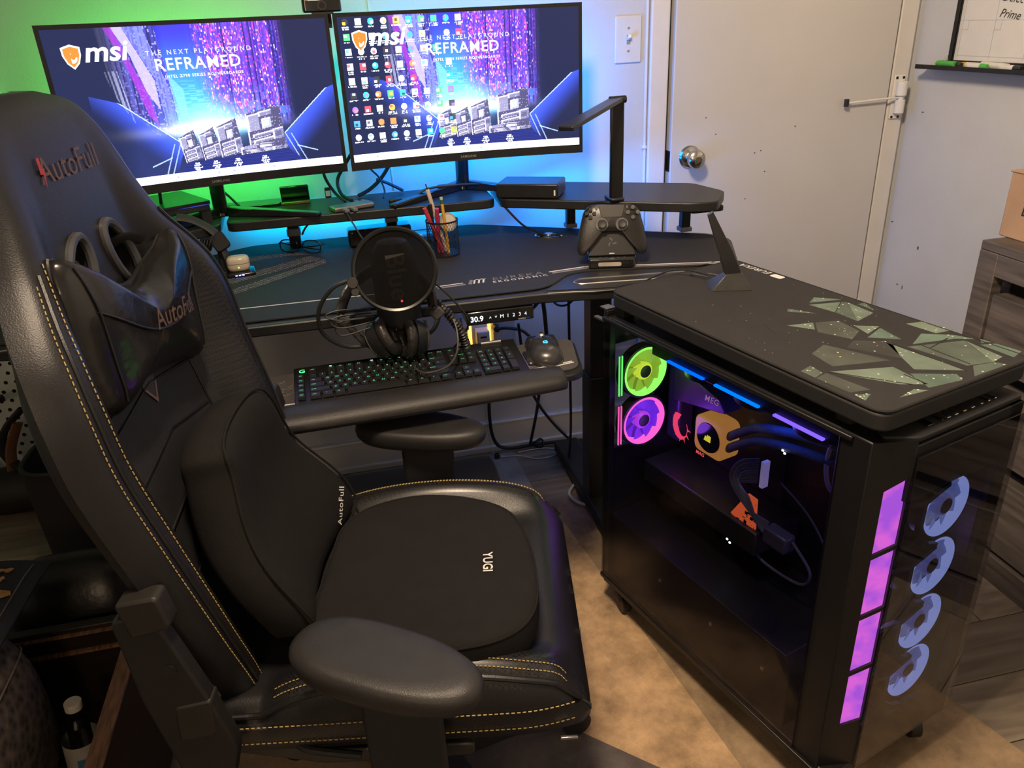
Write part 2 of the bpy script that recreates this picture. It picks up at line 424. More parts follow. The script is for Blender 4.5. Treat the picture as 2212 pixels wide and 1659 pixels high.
hinge = MB().cyl((1.717, -0.028, 0.30), (1.717, -0.028, 0.39), 0.006).ob('hinge', TRIM, door)

# spring door closer on the casing
cl = thing('door_closer', 'white spring door closer screwed to the casing with a roller arm', 'door closer', (1.748, -0.018, 1.0))
MB().b2((-0.018, -0.006, -0.012), (0.020, 0.0, 0.118)).ob('mounting_plate', WHITEP, cl, bevel=0.002)
MB().cyl((0.002, -0.018, 0.006), (0.002, -0.018, 0.046), 0.0155, n=24).cyl((0.002, -0.018, 0.058), (0.002, -0.018, 0.100), 0.0165, n=24).cyl((0.002, -0.018, 0.045), (0.002, -0.018, 0.059), 0.010, n=16).ob('spring_barrel', WHITEP, cl, bevel=0.0015)
MB().tube([(0.002, -0.02, 0.052), (-0.06, -0.026, 0.053), (-0.185, -0.024, 0.048)], 0.0032, 8).ob('arm', WHITEP, cl)
MB().cyl((-0.190, -0.024, 0.038), (-0.190, -0.024, 0.060), 0.0075, n=16).cyl((-0.190, -0.024, 0.046), (-0.190, -0.024, 0.052), 0.005).ob('roller', BLACK, cl)
for sx, sz in ((-0.011, -0.006), (0.012, -0.006), (-0.011, 0.110), (0.012, 0.110), (0.014, 0.052)):
    MB().cyl((sx, -0.0075, sz), (sx, -0.0055, sz), 0.0042, n=12).ob('screw', mat('dark_screw', (0.05, 0.04, 0.035), 0.4, 0.7), cl)

# light switch
sw = thing('light_switch', 'cream toggle light switch plate beside the door casing', 'light switch', (0.857, 0.0, 1.2605))
MB().b2((-0.0395, -0.006, -0.0615), (0.0395, 0.0, 0.0615)).ob('plate', mat('switch_plate', (0.62, 0.61, 0.58), 0.35, var=0.02), sw, bevel=0.0035, seg=3)
MB().b2((-0.005, -0.0075, -0.012), (0.005, -0.005, 0.012)).ob('toggle_slot', mat('slot_shadow', (0.25, 0.24, 0.22), 0.6), sw)
MB().box((0, -0.013, 0.006), (0.0085, 0.018, 0.010), Matrix.Rotation(rad(-25), 3, 'X')).ob('toggle', WHITEP, sw, bevel=0.0015)
for sz in (-0.030, 0.030): MB().cyl((0, -0.0075, sz), (0, -0.0055, sz), 0.0032, n=12).ob('screw', STEEL, sw)

# white wire clipped along the door casing
wc = thing('wall_wire', 'thin white wire clipped upright beside the door casing', 'cable', (0.914, 0.0, 0.15))
MB().tube([(0, -0.006, 0), (0.0015, -0.006, 0.6), (-0.001, -0.006, 1.2), (0.001, -0.006, 2.1)], 0.0045, 8).ob('wire', TRIM, wc)
MB().b2((-0.007, -0.012, 0.806), (0.006, 0.0, 0.816)).ob('cable_clip', WHITEP, wc, bevel=0.002)
w2 = MB().tube([(0.155, -0.003, 0.90), (0.148, -0.003, 1.1), (0.135, -0.003, 1.5)], 0.0025, 6).ob('wall_lead', TRIM)
tag(w2, 'thin painted lead running up the wall behind the two screens', 'cable')

# ceiling lamp (above the frame)
cl_ = thing('ceiling_lamp', 'tilted ceiling spot lamp above the chair', 'lamp', (0.02, -1.62, 2.30))
Mt_ = Matrix.Rotation(-rad(52), 4, 'Y')
MB().cyl((-0.02, 0, 0.08), (-0.02, 0, 0.138), 0.03, n=20).cyl((-0.02, 0, 0.13), (-0.02, 0, 0.14), 0.07, n=24).ob('base', WHITEP, cl_)
MB().lathe([(0.178, -0.012), (0.180, 0.012), (0.12, 0.055), (0.03, 0.085), (0.0, 0.085)], 36, caps=False).tf(Mt_).ob('reflector', WHITEP, cl_)
MB().lathe([(0.0, 0.006), (0.172, 0.006)], 32, caps=False).tf(Mt_).ob('diffuser', glow('lamp_diffuser', (1.0, 0.76, 0.52), 3.0), cl_)

flp = thing('floor_lamp', 'floor lamp with a pale shade behind the viewer', 'lamp', (-0.55, -3.15, 0.0))
MB().lathe([(0.0, 0.0), (0.14, 0.0), (0.14, 0.015), (0.02, 0.03), (0.0, 0.03)], 28).ob('base', DKMET, flp)
MB().cyl((0, 0, 0.02), (0, 0, 1.36), 0.011, n=14).ob('pole', DKMET, flp)
MB().lathe([(0.13, 1.74), (0.165, 1.34)], 32, caps=False).ob('lamp_shade', glass('lamp_shade_film', (0.95, 0.90, 0.82), 0.6, 0.0), flp)

# ------------------------------------------------------------------ whiteboard on the right wall
wbd = thing('whiteboard', 'black framed whiteboard calendar with handwriting on the right wall', 'whiteboard', (XR, -0.165, 1.15))
MB().b2((-0.008, -0.90, 0.012), (0, -0.004, 0.62)).ob('board', mat('whiteboard_face', (0.66, 0.655, 0.63), 0.25, var=0.02), wbd)
fr = MB(); fr.b2((-0.014, -0.018, 0.0), (0, 0.0, 0.63)); fr.b2((-0.014, -0.90, 0.0), (0, -0.018, 0.014)); fr.b2((-0.014, -0.91, 0.0), (0, -0.892, 0.63)); fr.b2((-0.014, -0.90, 0.617), (0, -0.018, 0.63))
fr.ob('frame', DKMET, wbd, bevel=0.0015)
gl = MB()
for k in range(8): gl.b2((-0.0086, -0.030 - 0.118 * k - 0.0008, 0.02), (-0.0081, -0.030 - 0.118 * k, 0.60))
for k in range(6): gl.b2((-0.0086, -0.88, 0.026 + 0.092 * k), (-0.0081, -0.022, 0.0268 + 0.092 * k))
for k in range(7):
    for j in range(6): gl.b2((-0.0086, -0.030 - 0.118 * k - 0.022, 0.0935 + 0.092 * j), (-0.0081, -0.030 - 0.118 * k, 0.0943 + 0.092 * j)); gl.b2((-0.0086, -0.030 - 0.118 * k - 0.0228, 0.0935 + 0.092 * j), (-0.0081, -0.030 - 0.118 * k - 0.022, 0.118 + 0.092 * j))
gl.ob('calendar_grid', mat('pale_grey_line', (0.40, 0.40, 0.39), 0.6), wbd, smooth=0)
hw = MB()
for s_, yy, zz, sz in (('Defecti', -0.205, 0.170, 0.030), ('Prime', -0.195, 0.132, 0.030), ('31', -0.045, 0.195, 0.018), ('7', -0.158, 0.192, 0.016)):
    V, F = text_geo(s_, sz, 0.35); M = frame((-0.0090, yy, zz), (0, -1, -0.12), (0, 0, 1)); hw.add([M @ v for v in V], F)
hw.ob('handwriting', mat('marker_ink', (0.03, 0.03, 0.035), 0.6), wbd, smooth=0)
MB().b2((-0.055, -0.60, -0.010), (0, 0.077, -0.004)).b2((-0.058, -0.60, -0.010), (-0.055, 0.077, 0.002)).ob('marker_tray', DKMET, wbd, bevel=0.001)
MB().tube([(-0.012, -0.002, 0.03), (-0.024, 0.002, 0.022), (-0.012, -0.004, 0.014)], 0.0012, 6).ob('string', WHITEC, wbd)
def marker(name, label, y0, y1, x0, x1, body, cap, r=0.0078):
    t = thing(name, label, 'marker', (XR, -0.165, 1.15 - 0.004 + r), group='markers on the tray')
    a = Vector((x0, y0, 0)); b = Vector((x1, y1, 0)); d = (b - a)
    MB().cyl(a, a + d * 0.68, r, n=16).ob('barrel', body, t, bevel=0.001)
    MB().cyl(a + d * 0.66, b, r * 1.06, r * 0.9, n=16).ob('cap', cap, t, bevel=0.001)
GRN = mat('marker_green', (0.07, 0.42, 0.06), 0.4); YEL = mat('marker_yellow', (0.55, 0.33, 0.05), 0.4); WHT = mat('marker_white', (0.66, 0.64, 0.60), 0.4); INKB = mat('marker_black', (0.015, 0.015, 0.015), 0.4)
marker('marker_pen', 'green capped marker at the left end of the whiteboard tray', -0.060, 0.022, -0.036, -0.026, GRN, GRN, 0.0088)
marker('marker_pen', 'white marker with black cap leaning beside the green one', -0.012, -0.085, -0.012, -0.036, WHT, INKB)
marker('marker_pen', 'yellow marker lying between two white ones on the tray', -0.135, -0.070, -0.022, -0.024, WHT, YEL)
marker('marker_pen', 'white marker with green cap at the front of the tray', -0.125, -0.190, -0.046, -0.044, WHT, GRN)
marker('marker_pen', 'thick white marker with wide end near the right of the tray', -0.135, -0.245, -0.012, -0.030, WHT, WHT, 0.0092)
marker('marker_pen', 'white marker with black tip at the right of the tray', -0.235, -0.300, -0.040, -0.040, WHT, INKB)

# ------------------------------------------------------------------ dresser against the right wall
DW = mat('dark_oak_laminate', (0.105, 0.088, 0.076), 0.55, var=0.45, vs_=5, bump=0.12, bs=40, stretch=(3, 1, 12))
dr = thing('dresser', 'dark grey-brown wood grain dresser against the right wall', 'dresser', (1.455, -0.775, 0.0))
D, L_, HH = XR - 0.012 - 1.455, 1.15, 0.812
body = MB(); body.b2((0.06, -L_, 0.06), (D, 0, HH - 0.02)); body.ob('carcass', DW, dr, bevel=0.002)
MB().b2((0, -L_, HH - 0.022), (D, 0.0, HH)).ob('top_board', DW, dr, bevel=0.003)
ff = MB(); ff.b2((0, -0.055, 0.0), (0.03, 0.0, HH - 0.0221)); ff.b2((0, -L_, 0.0), (0.03, -L_ + 0.055, HH - 0.0221)); ff.b2((0, -L_ + 0.0551, HH - 0.075), (0.03, -0.0551, HH - 0.0221)); ff.b2((0, -L_ + 0.0551, 0.0), (0.03, -0.0551, 0.07))
ff.ob('face_frame', DW, dr, bevel=0.002)
zs = [0.075, 0.305, 0.520, 0.728]
for i in range(3):
    dz0, dz1 = zs[i] + 0.006, zs[i + 1] - 0.006
    d = MB(); d.b2((0.004, -L_ + 0.060, dz0), (0.05, -0.060, dz1 - 0.026)); d = d.ob('drawer', DW, dr, bevel=0.003)
    MB().b2((0.052, -L_ + 0.058, dz1 - 0.032), (0.058, -0.058, dz1 + 0.012)).ob('pull_gap_shade', mat('slot_black', (0.004, 0.004, 0.004), 0.9), d)  # near-black strip paints the shade inside the drawer pull gap
CARD = mat('cardboard', (0.42, 0.27, 0.165), 0.75, var=0.10, vs_=8, bump=0.08, bs=140)
bx = thing('cardboard_box', 'brown cardboard box with black lettering on the dresser', 'box', (1.515, -0.757, 0.812))
MB().b2((0, -0.40, 0.0), (0.24, 0, 0.150)).ob('carton', CARD, bx, bevel=0.003)
MB().b2((-0.002, -0.402, 0.148), (0.119, 0.003, 0.152)).ob('flap', CARD, bx, bevel=0.001)
MB().b2((0.121, -0.402, 0.148), (0.242, 0.003, 0.152)).ob('flap', CARD, bx, bevel=0.001)
V, F = text_geo('DIGITAL', 0.036, 0.12, 1.0, 0.012); M = frame((-0.0008, -0.118, 0.070), (0, -1, 0), (0, 0, 1))
MB().add([M @ v for v in V], F).ob('lettering', mat('carton_ink', (0.02, 0.018, 0.016), 0.8), bx, smooth=0)

# ------------------------------------------------------------------ rug, floor mat
def rug():
    ang = rad(15); c = Vector((0.53, -0.372, 0)); ux = Vector((math.cos(ang), math.sin(ang), 0)); uy = Vector((math.sin(ang), -math.cos(ang), 0))
    bm = bmesh.new()
    W0, W1, LL = -1.05, 0.31, 1.75
    RT = 0.0035
    vs4 = [bm.verts.new((a, b, RT)) for a, b in ((W0, 0), (W1, 0), (W1, -LL), (W0, -LL))]
    bm.faces.new(vs4)
    def loc(x, y): d = Vector((x, y, 0)) - c; return (d.dot(ux), -d.dot(uy))
    lines = [((0.355, -1.215), (0.478, -1.335)), ((0.555, -0.90), (0.610, -1.37)), ((0.30, -1.16), (0.355, -1.215)), ((0.45, -0.40), (0.66, -0.62)), ((0.40, -0.62), (0.70, -0.50)), ((0.10, -1.0), (0.42, -0.72)), ((-0.5, -1.1), (0.0, -0.5)), ((-0.4, -1.6), (0.30, -1.45))]
    for a, b in lines:
        a, b = loc(*a), loc(*b)
        d = Vector((b[0] - a[0], b[1] - a[1], 0)).normalized()
        bmesh.ops.bisect_plane(bm, geom=bm.verts[:] + bm.edges[:] + bm.faces[:], plane_co=(a[0], a[1], 0), plane_no=(-d.y, d.x, 0))
    cl = bm.loops.layers.float_color.new('print')
    pal = [(0.34, 0.22, 0.125), (0.40, 0.27, 0.155), (0.30, 0.20, 0.12), (0.38, 0.25, 0.14), (0.33, 0.22, 0.15)]
    rnd = random.Random(12)
    for f in bm.faces:
        cc = f.calc_center_median(); wx, wy = (c + ux * cc.x + uy * -cc.y)[:2]
        col = rnd.choice(pal)
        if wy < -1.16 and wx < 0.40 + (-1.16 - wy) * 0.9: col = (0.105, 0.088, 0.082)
        elif wx > 0.57 and wy < -0.85: col = (0.30, 0.21, 0.125)
        elif wy > -0.70 and wx > 0.40: col = rnd.choice([(0.30, 0.19, 0.15), (0.24, 0.17, 0.14), (0.36, 0.24, 0.16)])
        elif wx > 0.2: col = (0.50, 0.33, 0.18)
        for l in f.loops: l[cl] = (*col, 1)
    # pile thickness
    r = bmesh.ops.extrude_face_region(bm, geom=bm.faces[:])
    for v in [g for g in r['geom'] if isinstance(g, bmesh.types.BMVert)]: v.co.z = 0.0002
    bmesh.ops.recalc_face_normals(bm, faces=bm.faces)
    me = bpy.data.meshes.new('area_rug'); bm.to_mesh(me); bm.free()
    o = bpy.data.objects.new('area_rug', me); link(o); me.materials.append(vcol('rug_print', rough=0.95, bump=0.8, noise=0.5))
    M = Matrix.Identity(4); M[0][0], M[1][0] = ux.x, ux.y; M[0][1], M[1][1] = -uy.x, -uy.y; M[0][3], M[1][3] = c.x, c.y
    o.matrix_basis = M
    tag(o, 'distressed tan and grey patchwork area rug under the chair', 'rug')
rug()
fm = MB().prism(round_poly([(-0.62, -0.06), (0.455, -0.045), (0.475, -0.60), (-0.62, -0.62)], 0.01), 0.0, 0.004).ob('floor_mat', mat('grey_vinyl_mat', (0.26, 0.245, 0.225), 0.6, var=0.22, vs_=14, bump=0.1, bs=90))
tag(fm, 'flat pale grey vinyl mat on the floor under the desk', 'mat')
fr_ = thing('footrest', 'black foam footrest lying on the grey mat under the desk', 'footrest', (0.11, -0.262, 0.004), rad(-1))
prof = [(-0.13, 0.0), (-0.145, 0.035), (-0.135, 0.075), (-0.09, 0.088), (0.06, 0.075), (0.12, 0.06), (0.135, 0.03), (0.13, 0.0)]
pts = catmull([(p[0], p[1], 0) for p in prof], 4)
P = []
for xx, sc_ in ((-0.250, 0.86), (-0.243, 0.97), (-0.225, 1.0), (0.225, 1.0), (0.243, 0.97), (0.250, 0.86)):
    P.append([(xx, p.x * sc_, max(0.0, p.y * sc_)) for p in pts])
n_ = len(P[0]); mb = MB().grid(P, False, True); mb.add(P[0], [tuple(range(n_))]); mb.add(P[-1], [tuple(range(n_ - 1, -1, -1))])
mb.ob('foam', mat('black_velour', (0.008, 0.009, 0.011), 0.95, bump=0.3, bs=900, sheen=0.2), fr_)

# ================================================================== desk, shelf, screens
def inflate(outline, tf, tb, p=2.5, c=None, rings=(1.0, 0.985, 0.95, 0.88, 0.76, 0.6, 0.4, 0.2), bow=None):
    """cushion-like solid: outline in local xy, domed to +tf / -tb along z"""
    n = len(outline)
    if c is None: c = (sum(q_[0] for q_ in outline) / n, sum(q_[1] for q_ in outline) / n)
    def pt(q_, s, t): 
        x = c[0] + (q_[0] - c[0]) * s; y = c[1] + (q_[1] - c[1]) * s
        z = t * max(0.0, 1 - s ** p) ** (1 / p)
        if bow: z += bow(x, y)
        return (x, y, z)
    m = MB(); V = []; F = []
    R = [[pt(q_, s, tf) for q_ in outline] for s in rings]
    Rb = [[pt(q_, s, -tb) for q_ in outline] for s in rings[1:]]
    rows = Rb[::-1] + R
    V = [p_ for r in rows for p_ in r]
    for i in range(len(rows) - 1):
        for k in range(n): F.append((i * n + k, i * n + (k + 1) % n, (i + 1) * n + (k + 1) % n, (i + 1) * n + k))
    V.append(pt(c, 0, -tb)); b = len(V) - 1
    V.append(pt(c, 0, tf)); t_ = len(V) - 1
    for k in range(n):
        F.append((k, b, (k + 1) % n)); F.append(((len(rows) - 1) * n + k, (len(rows) - 1) * n + (k + 1) % n, t_))
    return m.add(V, F)
def superoval(a, b, e=2.6, n=40):
    out = []
    for k in range(n):
        t = 2 * PI * k / n; cx, sx = math.cos(t), math.sin(t)
        out.append((a * math.copysign(abs(cx) ** (2 / e), cx), b * math.copysign(abs(sx) ** (2 / e), sx)))
    return out

CX = 0.057
def mir(half):
    """half outline (front centre -> right -> back centre), mirrored about the desk's centre line"""
    return half + [(2 * CX - x, y) for x, y in reversed(half)]
DZ = 0.785
DESKM = mat('black_desk_laminate', (0.013, 0.013, 0.014), 0.38, bump=0.15, bs=1500)
CARBON = woven('carbon_weave', (0.030, 0.030, 0.032), (0.007, 0.007, 0.008), 300, 0.35, bump=0.2, coat=0.12)
desk = thing('standing_desk', 'black wing-shaped standing desk with curved front along the wall', 'desk', (CX, -0.35, 0.0))
half = [(0.40, -0.712), (0.47, -0.722), (0.565, -0.740), (0.90, -0.655), (0.985, -0.45), (0.965, -0.385), (0.38, -0.025)]
dpoly = round_poly(mir(half), 0.03, 4)
MB().prism(dpoly, DZ - 0.026, DZ - 0.002).ob('desktop', DESKM, desk, bevel=0.004, seg=2, world=True)
# carbon-look inlay panels with metal lines either side of the centre
for sgn in (1, -1):
    f = (lambda x: x) if sgn > 0 else (lambda x: 2 * CX - x)
    pp = [(f(0.415), -0.700), (f(0.47), -0.712), (f(0.565), -0.730), (f(0.72), -0.700), (f(0.84), -0.672), (f(0.55), -0.585), (f(0.49), -0.600)]
    if sgn < 0: pp = pp[::-1]
    MB().prism(pp, DZ - 0.002, DZ - 0.0002).ob('carbon_inlay', CARBON, desk, world=True, smooth=0)
    ln = MB(); ln.tube([(f(0.488), -0.668, DZ), (f(0.500), -0.655, DZ), (f(0.54), -0.652, DZ), (f(0.80), -0.690, DZ)], 0.0022, 6, sm=3); ln.tube([(f(0.488), -0.668, DZ), (f(0.497), -0.684, DZ), (f(0.54), -0.690, DZ), (f(0.70), -0.712, DZ)], 0.0022, 6, sm=3)
    ln.ob('metal_inlay_line', STEEL, desk, world=True)
    MB().tube([(f(0.415), -0.7125, DZ - 0.003), (f(0.47), -0.7225, DZ - 0.003), (f(0.565), -0.7405, DZ - 0.003), (f(0.74), -0.698, DZ - 0.003)], 0.0014, 5, sm=2).ob('edge_line', STEEL, desk, world=True)
    lx = f(0.625)
    MB().b2((lx - 0.034, -0.465, 0.05), (lx + 0.034, -0.395, 0.44)).ob('leg', DKMET, desk, world=True, bevel=0.004)
    MB().b2((lx - 0.029, -0.460, 0.42), (lx + 0.029, -0.400, DZ - 0.03)).ob('lifting_column', DKMET, desk, world=True, bevel=0.003)
    MB().b2((lx - 0.040, -0.70, 0.015), (lx + 0.040, -0.10, 0.055)).ob('foot', DKMET, desk, world=True, bevel=0.006)
    ft = MB()
    for yy in (-0.67, -0.13): ft.cyl((lx, yy, 0.010), (lx, yy, 0.020), 0.022, n=16)
    ft.ob('levelling_pad', RUBBER, desk, world=True)
MB().b2((2 * CX - 0.6, -0.455, DZ - 0.075), (0.6, -0.405, DZ - 0.03)).ob('crossbar', DKMET, desk, world=True, bevel=0.003)
# height keypad under the front edge
kp = MB().b2((0.232, -0.712, DZ - 0.058), (0.382, -0.640, DZ - 0.027)).ob('height_keypad', GLOSS, desk, world=True, bevel=0.003)
def wtext(s, size, o, x, y, m, name, parent, **k):
    V, F = text_geo(s, size, **k); M = frame(o, x, y)
    return MB().add([M @ v for v in V], F).ob(name, m, parent, world=True, smooth=0)
KW = glow('keypad_white', (0.9, 0.95, 1.0), 1.3)
kb_ = desk
wtext('30.9', 0.017, (0.2545, -0.7132, DZ - 0.0430), (1, 0, 0), (0, 0, 1), glow('keypad_digits', (0.85, 0.92, 1.0), 1.7), 'keypad_digits', desk, bold=0.02)
for s_, xx in (('^', 0.284), ('M', 0.310), ('1', 0.3235), ('2', 0.3365), ('3', 0.350), ('4', 0.363)):
    wtext(s_, 0.0115, (xx, -0.7132, DZ - 0.0425 + (0.000)), (1, 0, 0), (0, 0, 1), KW, 'keypad_symbol', desk)
wtext('^', 0.0115, (0.2965, -0.7132, DZ - 0.0425), (-1, 0, 0), (0, 0, -1), KW, 'keypad_symbol', desk)
wtext('EUREKA', 0.0045, (0.355, -0.7132, DZ - 0.0535), (1, 0, 0), (0, 0, 1), PRINTW, 'keypad_print', desk)

# keyboard tray
tr = thing('keyboard_tray', 'black sliding keyboard tray with padded wrist rest below the desk', 'keyboard tray', (0.09, -0.66, 0.64))
MB().prism(round_poly([(-0.30, -0.885), (0.445, -0.885), (0.474, -0.715), (0.465, -0.692), (-0.33, -0.692)], [0.02, 0.035, 0.012, 0.01, 0.01]), 0.645, 0.660).ob('board', DESKM, tr, world=True, bevel=0.003)
th_ = rad(2.5); R3 = Matrix.Rotation(th_, 3, 'Z')
P = []
prof = [(-0.045, 0.650), (-0.050, 0.664), (-0.044, 0.680), (-0.020, 0.690), (0.012, 0.690), (0.034, 0.682), (0.040, 0.664), (0.036, 0.650)]
for xx, s_ in ((-0.405, 0.55), (-0.402, 0.85), (-0.392, 1.0), (0.282, 1.0), (0.294, 0.88), (0.299, 0.6)):
    P.append([tuple(Vector((0.0955, -0.914, 0)) + R3 @ Vector((xx, py * s_, 0)) + Vector((0, 0, 0.668 + (pz - 0.668) * s_))) for py, pz in prof])
m_ = MB().grid(P, False, True); n_ = len(prof); m_.add(P[0], [tuple(range(n_))]); m_.add(P[-1], [tuple(range(n_ - 1, -1, -1))])
m_.ob('wrist_rest', mat('wrist_pad_leatherette', (0.016, 0.015, 0.015), 0.42, bump=0.25, bs=700), tr, world=True, sub=2)
for xx in (-0.285, 0.075):
    MB().b2((xx - 0.02, -0.80, 0.636), (xx + 0.02, -0.60, 0.646)).b2((xx - 0.006, -0.66, 0.64), (xx + 0.006, -0.62, DZ - 0.027)).ob('slide_rail', DKMET, tr, world=True)
tm = thing('tray_mat', 'dark cloth mat with pale stripes on the keyboard tray', 'mat', (0.09, -0.69, 0.660))
MB().prism(round_poly([(-0.30, -0.862), (0.440, -0.862), (0.468, -0.716), (0.460, -0.698), (-0.32, -0.698)], [0.01, 0.03, 0.012, 0.01, 0.01]), 0.660, 0.6635).ob('cloth', mat('mat_cloth', (0.055, 0.048, 0.048), 0.9, bump=0.4, bs=1500, sheen=0.1), tm, world=True, bevel=0.001)
st = MB()
for k in range(4):
    x0 = -0.30 + 0.06 * k
    st.flat([(x0, -0.855 + 0.02 * k, 0.6638), (x0 + 0.02, -0.855 + 0.02 * k, 0.6638), (x0 + 0.14, -0.735 + 0.0 * k, 0.6638), (x0 + 0.12, -0.735 + 0.0 * k, 0.6638)])
st.ob('glyph_stripe', woven('mat_glyph', (0.26, 0.23, 0.21), (0.05, 0.042, 0.04), 40, 0.9, 'brick', 0), tm, world=True, smooth=0)
MB().flat([(0.335, -0.838, 0.6638), (0.435, -0.822, 0.6638), (0.435, -0.826, 0.6638), (0.335, -0.843, 0.6638)]).flat([(0.335, -0.845, 0.6638), (0.437, -0.828, 0.6638), (0.437, -0.833, 0.6638), (0.335, -0.850, 0.6638)]).flat([(-0.30, -0.848, 0.6638), (-0.14, -0.848, 0.6638), (-0.14, -0.853, 0.6638), (-0.30, -0.853, 0.6638)]).ob('white_line', PRINTW, tm, world=True, smooth=0)
wtext('EUREKA', 0.019, (0.315, -0.828, 0.6639), (1, 0.05, 0), (0, 1, 0), PRINTG, 'lettering', tm)
wtext('ERGONOMIC', 0.010, (0.315, -0.843, 0.6639), (1, 0.05, 0), (0, 1, 0), PRINTW, 'lettering', tm)

# desk mat
dm_ = thing('desk_mat', 'large black cloth desk mat with white lettering and line on the desk', 'desk mat', (CX, -0.35, DZ))
hm = [(0.40, -0.688), (0.435, -0.672), (0.492, -0.608), (0.55, -0.598), (0.80, -0.655), (0.89, -0.625), (0.952, -0.455), (0.94, -0.405), (0.37, -0.045)]
mp_ = round_poly(mir(hm), 0.022, 4)
MB().prism(mp_, DZ + 0.0001, DZ + 0.002).ob('cloth', mat('desk_mat_cloth', (0.013, 0.0128, 0.013), 0.72, bump=0.5, bs=1700), dm_, world=True)
MB().tube([(x, y, DZ + 0.001) for x, y in mp_], 0.0018, 5, closed=True, sm=0).ob('stitched_edge', mat('mat_edge', (0.01, 0.01, 0.01), 0.9), dm_, world=True)
MZ = DZ + 0.0023
def stripe(pts, w, nm, m_):
    for a, b in zip(pts, pts[1:]):
        d = Vector((b[0] - a[0], b[1] - a[1], 0)).normalized(); nn = Vector((-d.y, d.x, 0)) * w
        MB().flat([(a[0], a[1], MZ), (b[0], b[1], MZ), (b[0] + nn.x, b[1] + nn.y, MZ), (a[0] + nn.x, a[1] + nn.y, MZ)]).ob(nm, m_, dm_, world=True, smooth=0)
for sp_, w_ in (([(0.185, -0.598), (0.248, -0.592)], 0.005), ([(-0.30, -0.598), (0.175, -0.603)], 0.005), ([(0.455, -0.581), (0.545, -0.571)], 0.006), ([(0.545, -0.571), (0.855, -0.6485)], 0.005)): stripe(sp_, w_, 'white_line', PRINTW)
for sp_ in ([(0.187, -0.612), (0.252, -0.606)], [(0.46, -0.594), (0.55, -0.584), (0.85, -0.660)]): stripe(sp_, 0.009, 'grey_line', mat('mat_grey_line', (0.20, 0.18, 0.18), 0.6))
wtext('EUREKA', 0.031, (0.378, -0.582, MZ), (1, 0.06, 0), (0, 1, 0), PRINTG, 'lettering', dm_, spacing=1.15, shear=0.15)
wtext('ERGONOMIC', 0.0165, (0.380, -0.603, MZ), (1, 0.06, 0), (0, 1, 0), PRINTW, 'lettering', dm_, spacing=1.5, bold=0.01)
lg = MB()
def poly2(pts, o, ax, s, z):
    ax = Vector((ax[0], ax[1], 0)).normalized(); ay = Vector((-ax.y, ax.x, 0))
    return [tuple(Vector((o[0], o[1], z)) + ax * (p[0] * s) + ay * (p[1] * s)) for p in pts]
for k in range(3):
    lg.flat(poly2([(-0.5 + 0.36 * k, -0.5), (-0.36 + 0.36 * k, -0.5), (-0.06 + 0.36 * k, 0.5), (-0.2 + 0.36 * k, 0.5)], (0.283, -0.588), (1, 0.06), 0.030, MZ))
lg.flat(poly2([(-0.22, 0.34), (0.72, 0.34), (0.64, 0.5), (-0.2, 0.5)], (0.283, -0.588), (1, 0.06), 0.030, MZ))
lg.ob('emblem', PRINTW, dm_, world=True, smooth=0)
MB().flat(poly2([(-0.9, -0.45), (-0.62, -0.6), (-0.3, 0.45), (-0.5, 0.55)], (0.283, -0.588), (1, 0.06), 0.030, MZ)).ob('emblem_shadow', PRINTG, dm_, world=True, smooth=0)
gm = woven('mat_glyph_blue', (0.26, 0.24, 0.23), (0.022, 0.021, 0.022), 30, 0.85, 'brick', 0)
gp = MB()
gp.flat([(-0.31, -0.48, MZ), (-0.255, -0.48, MZ), (-0.055, -0.300, MZ), (-0.060, -0.255, MZ)]).flat([(-0.31, -0.36, MZ), (-0.255, -0.325, MZ), (-0.10, -0.215, MZ), (-0.065, -0.255, MZ), (-0.11, -0.285, MZ), (-0.31, -0.42, MZ)])
gp.flat([(-0.31, -0.175, MZ), (-0.145, -0.15, MZ), (-0.10, -0.20, MZ), (-0.16, -0.19, MZ), (-0.31, -0.22, MZ)])
gp.ob('glyph_stripe', gm, dm_, world=True, smooth=0)

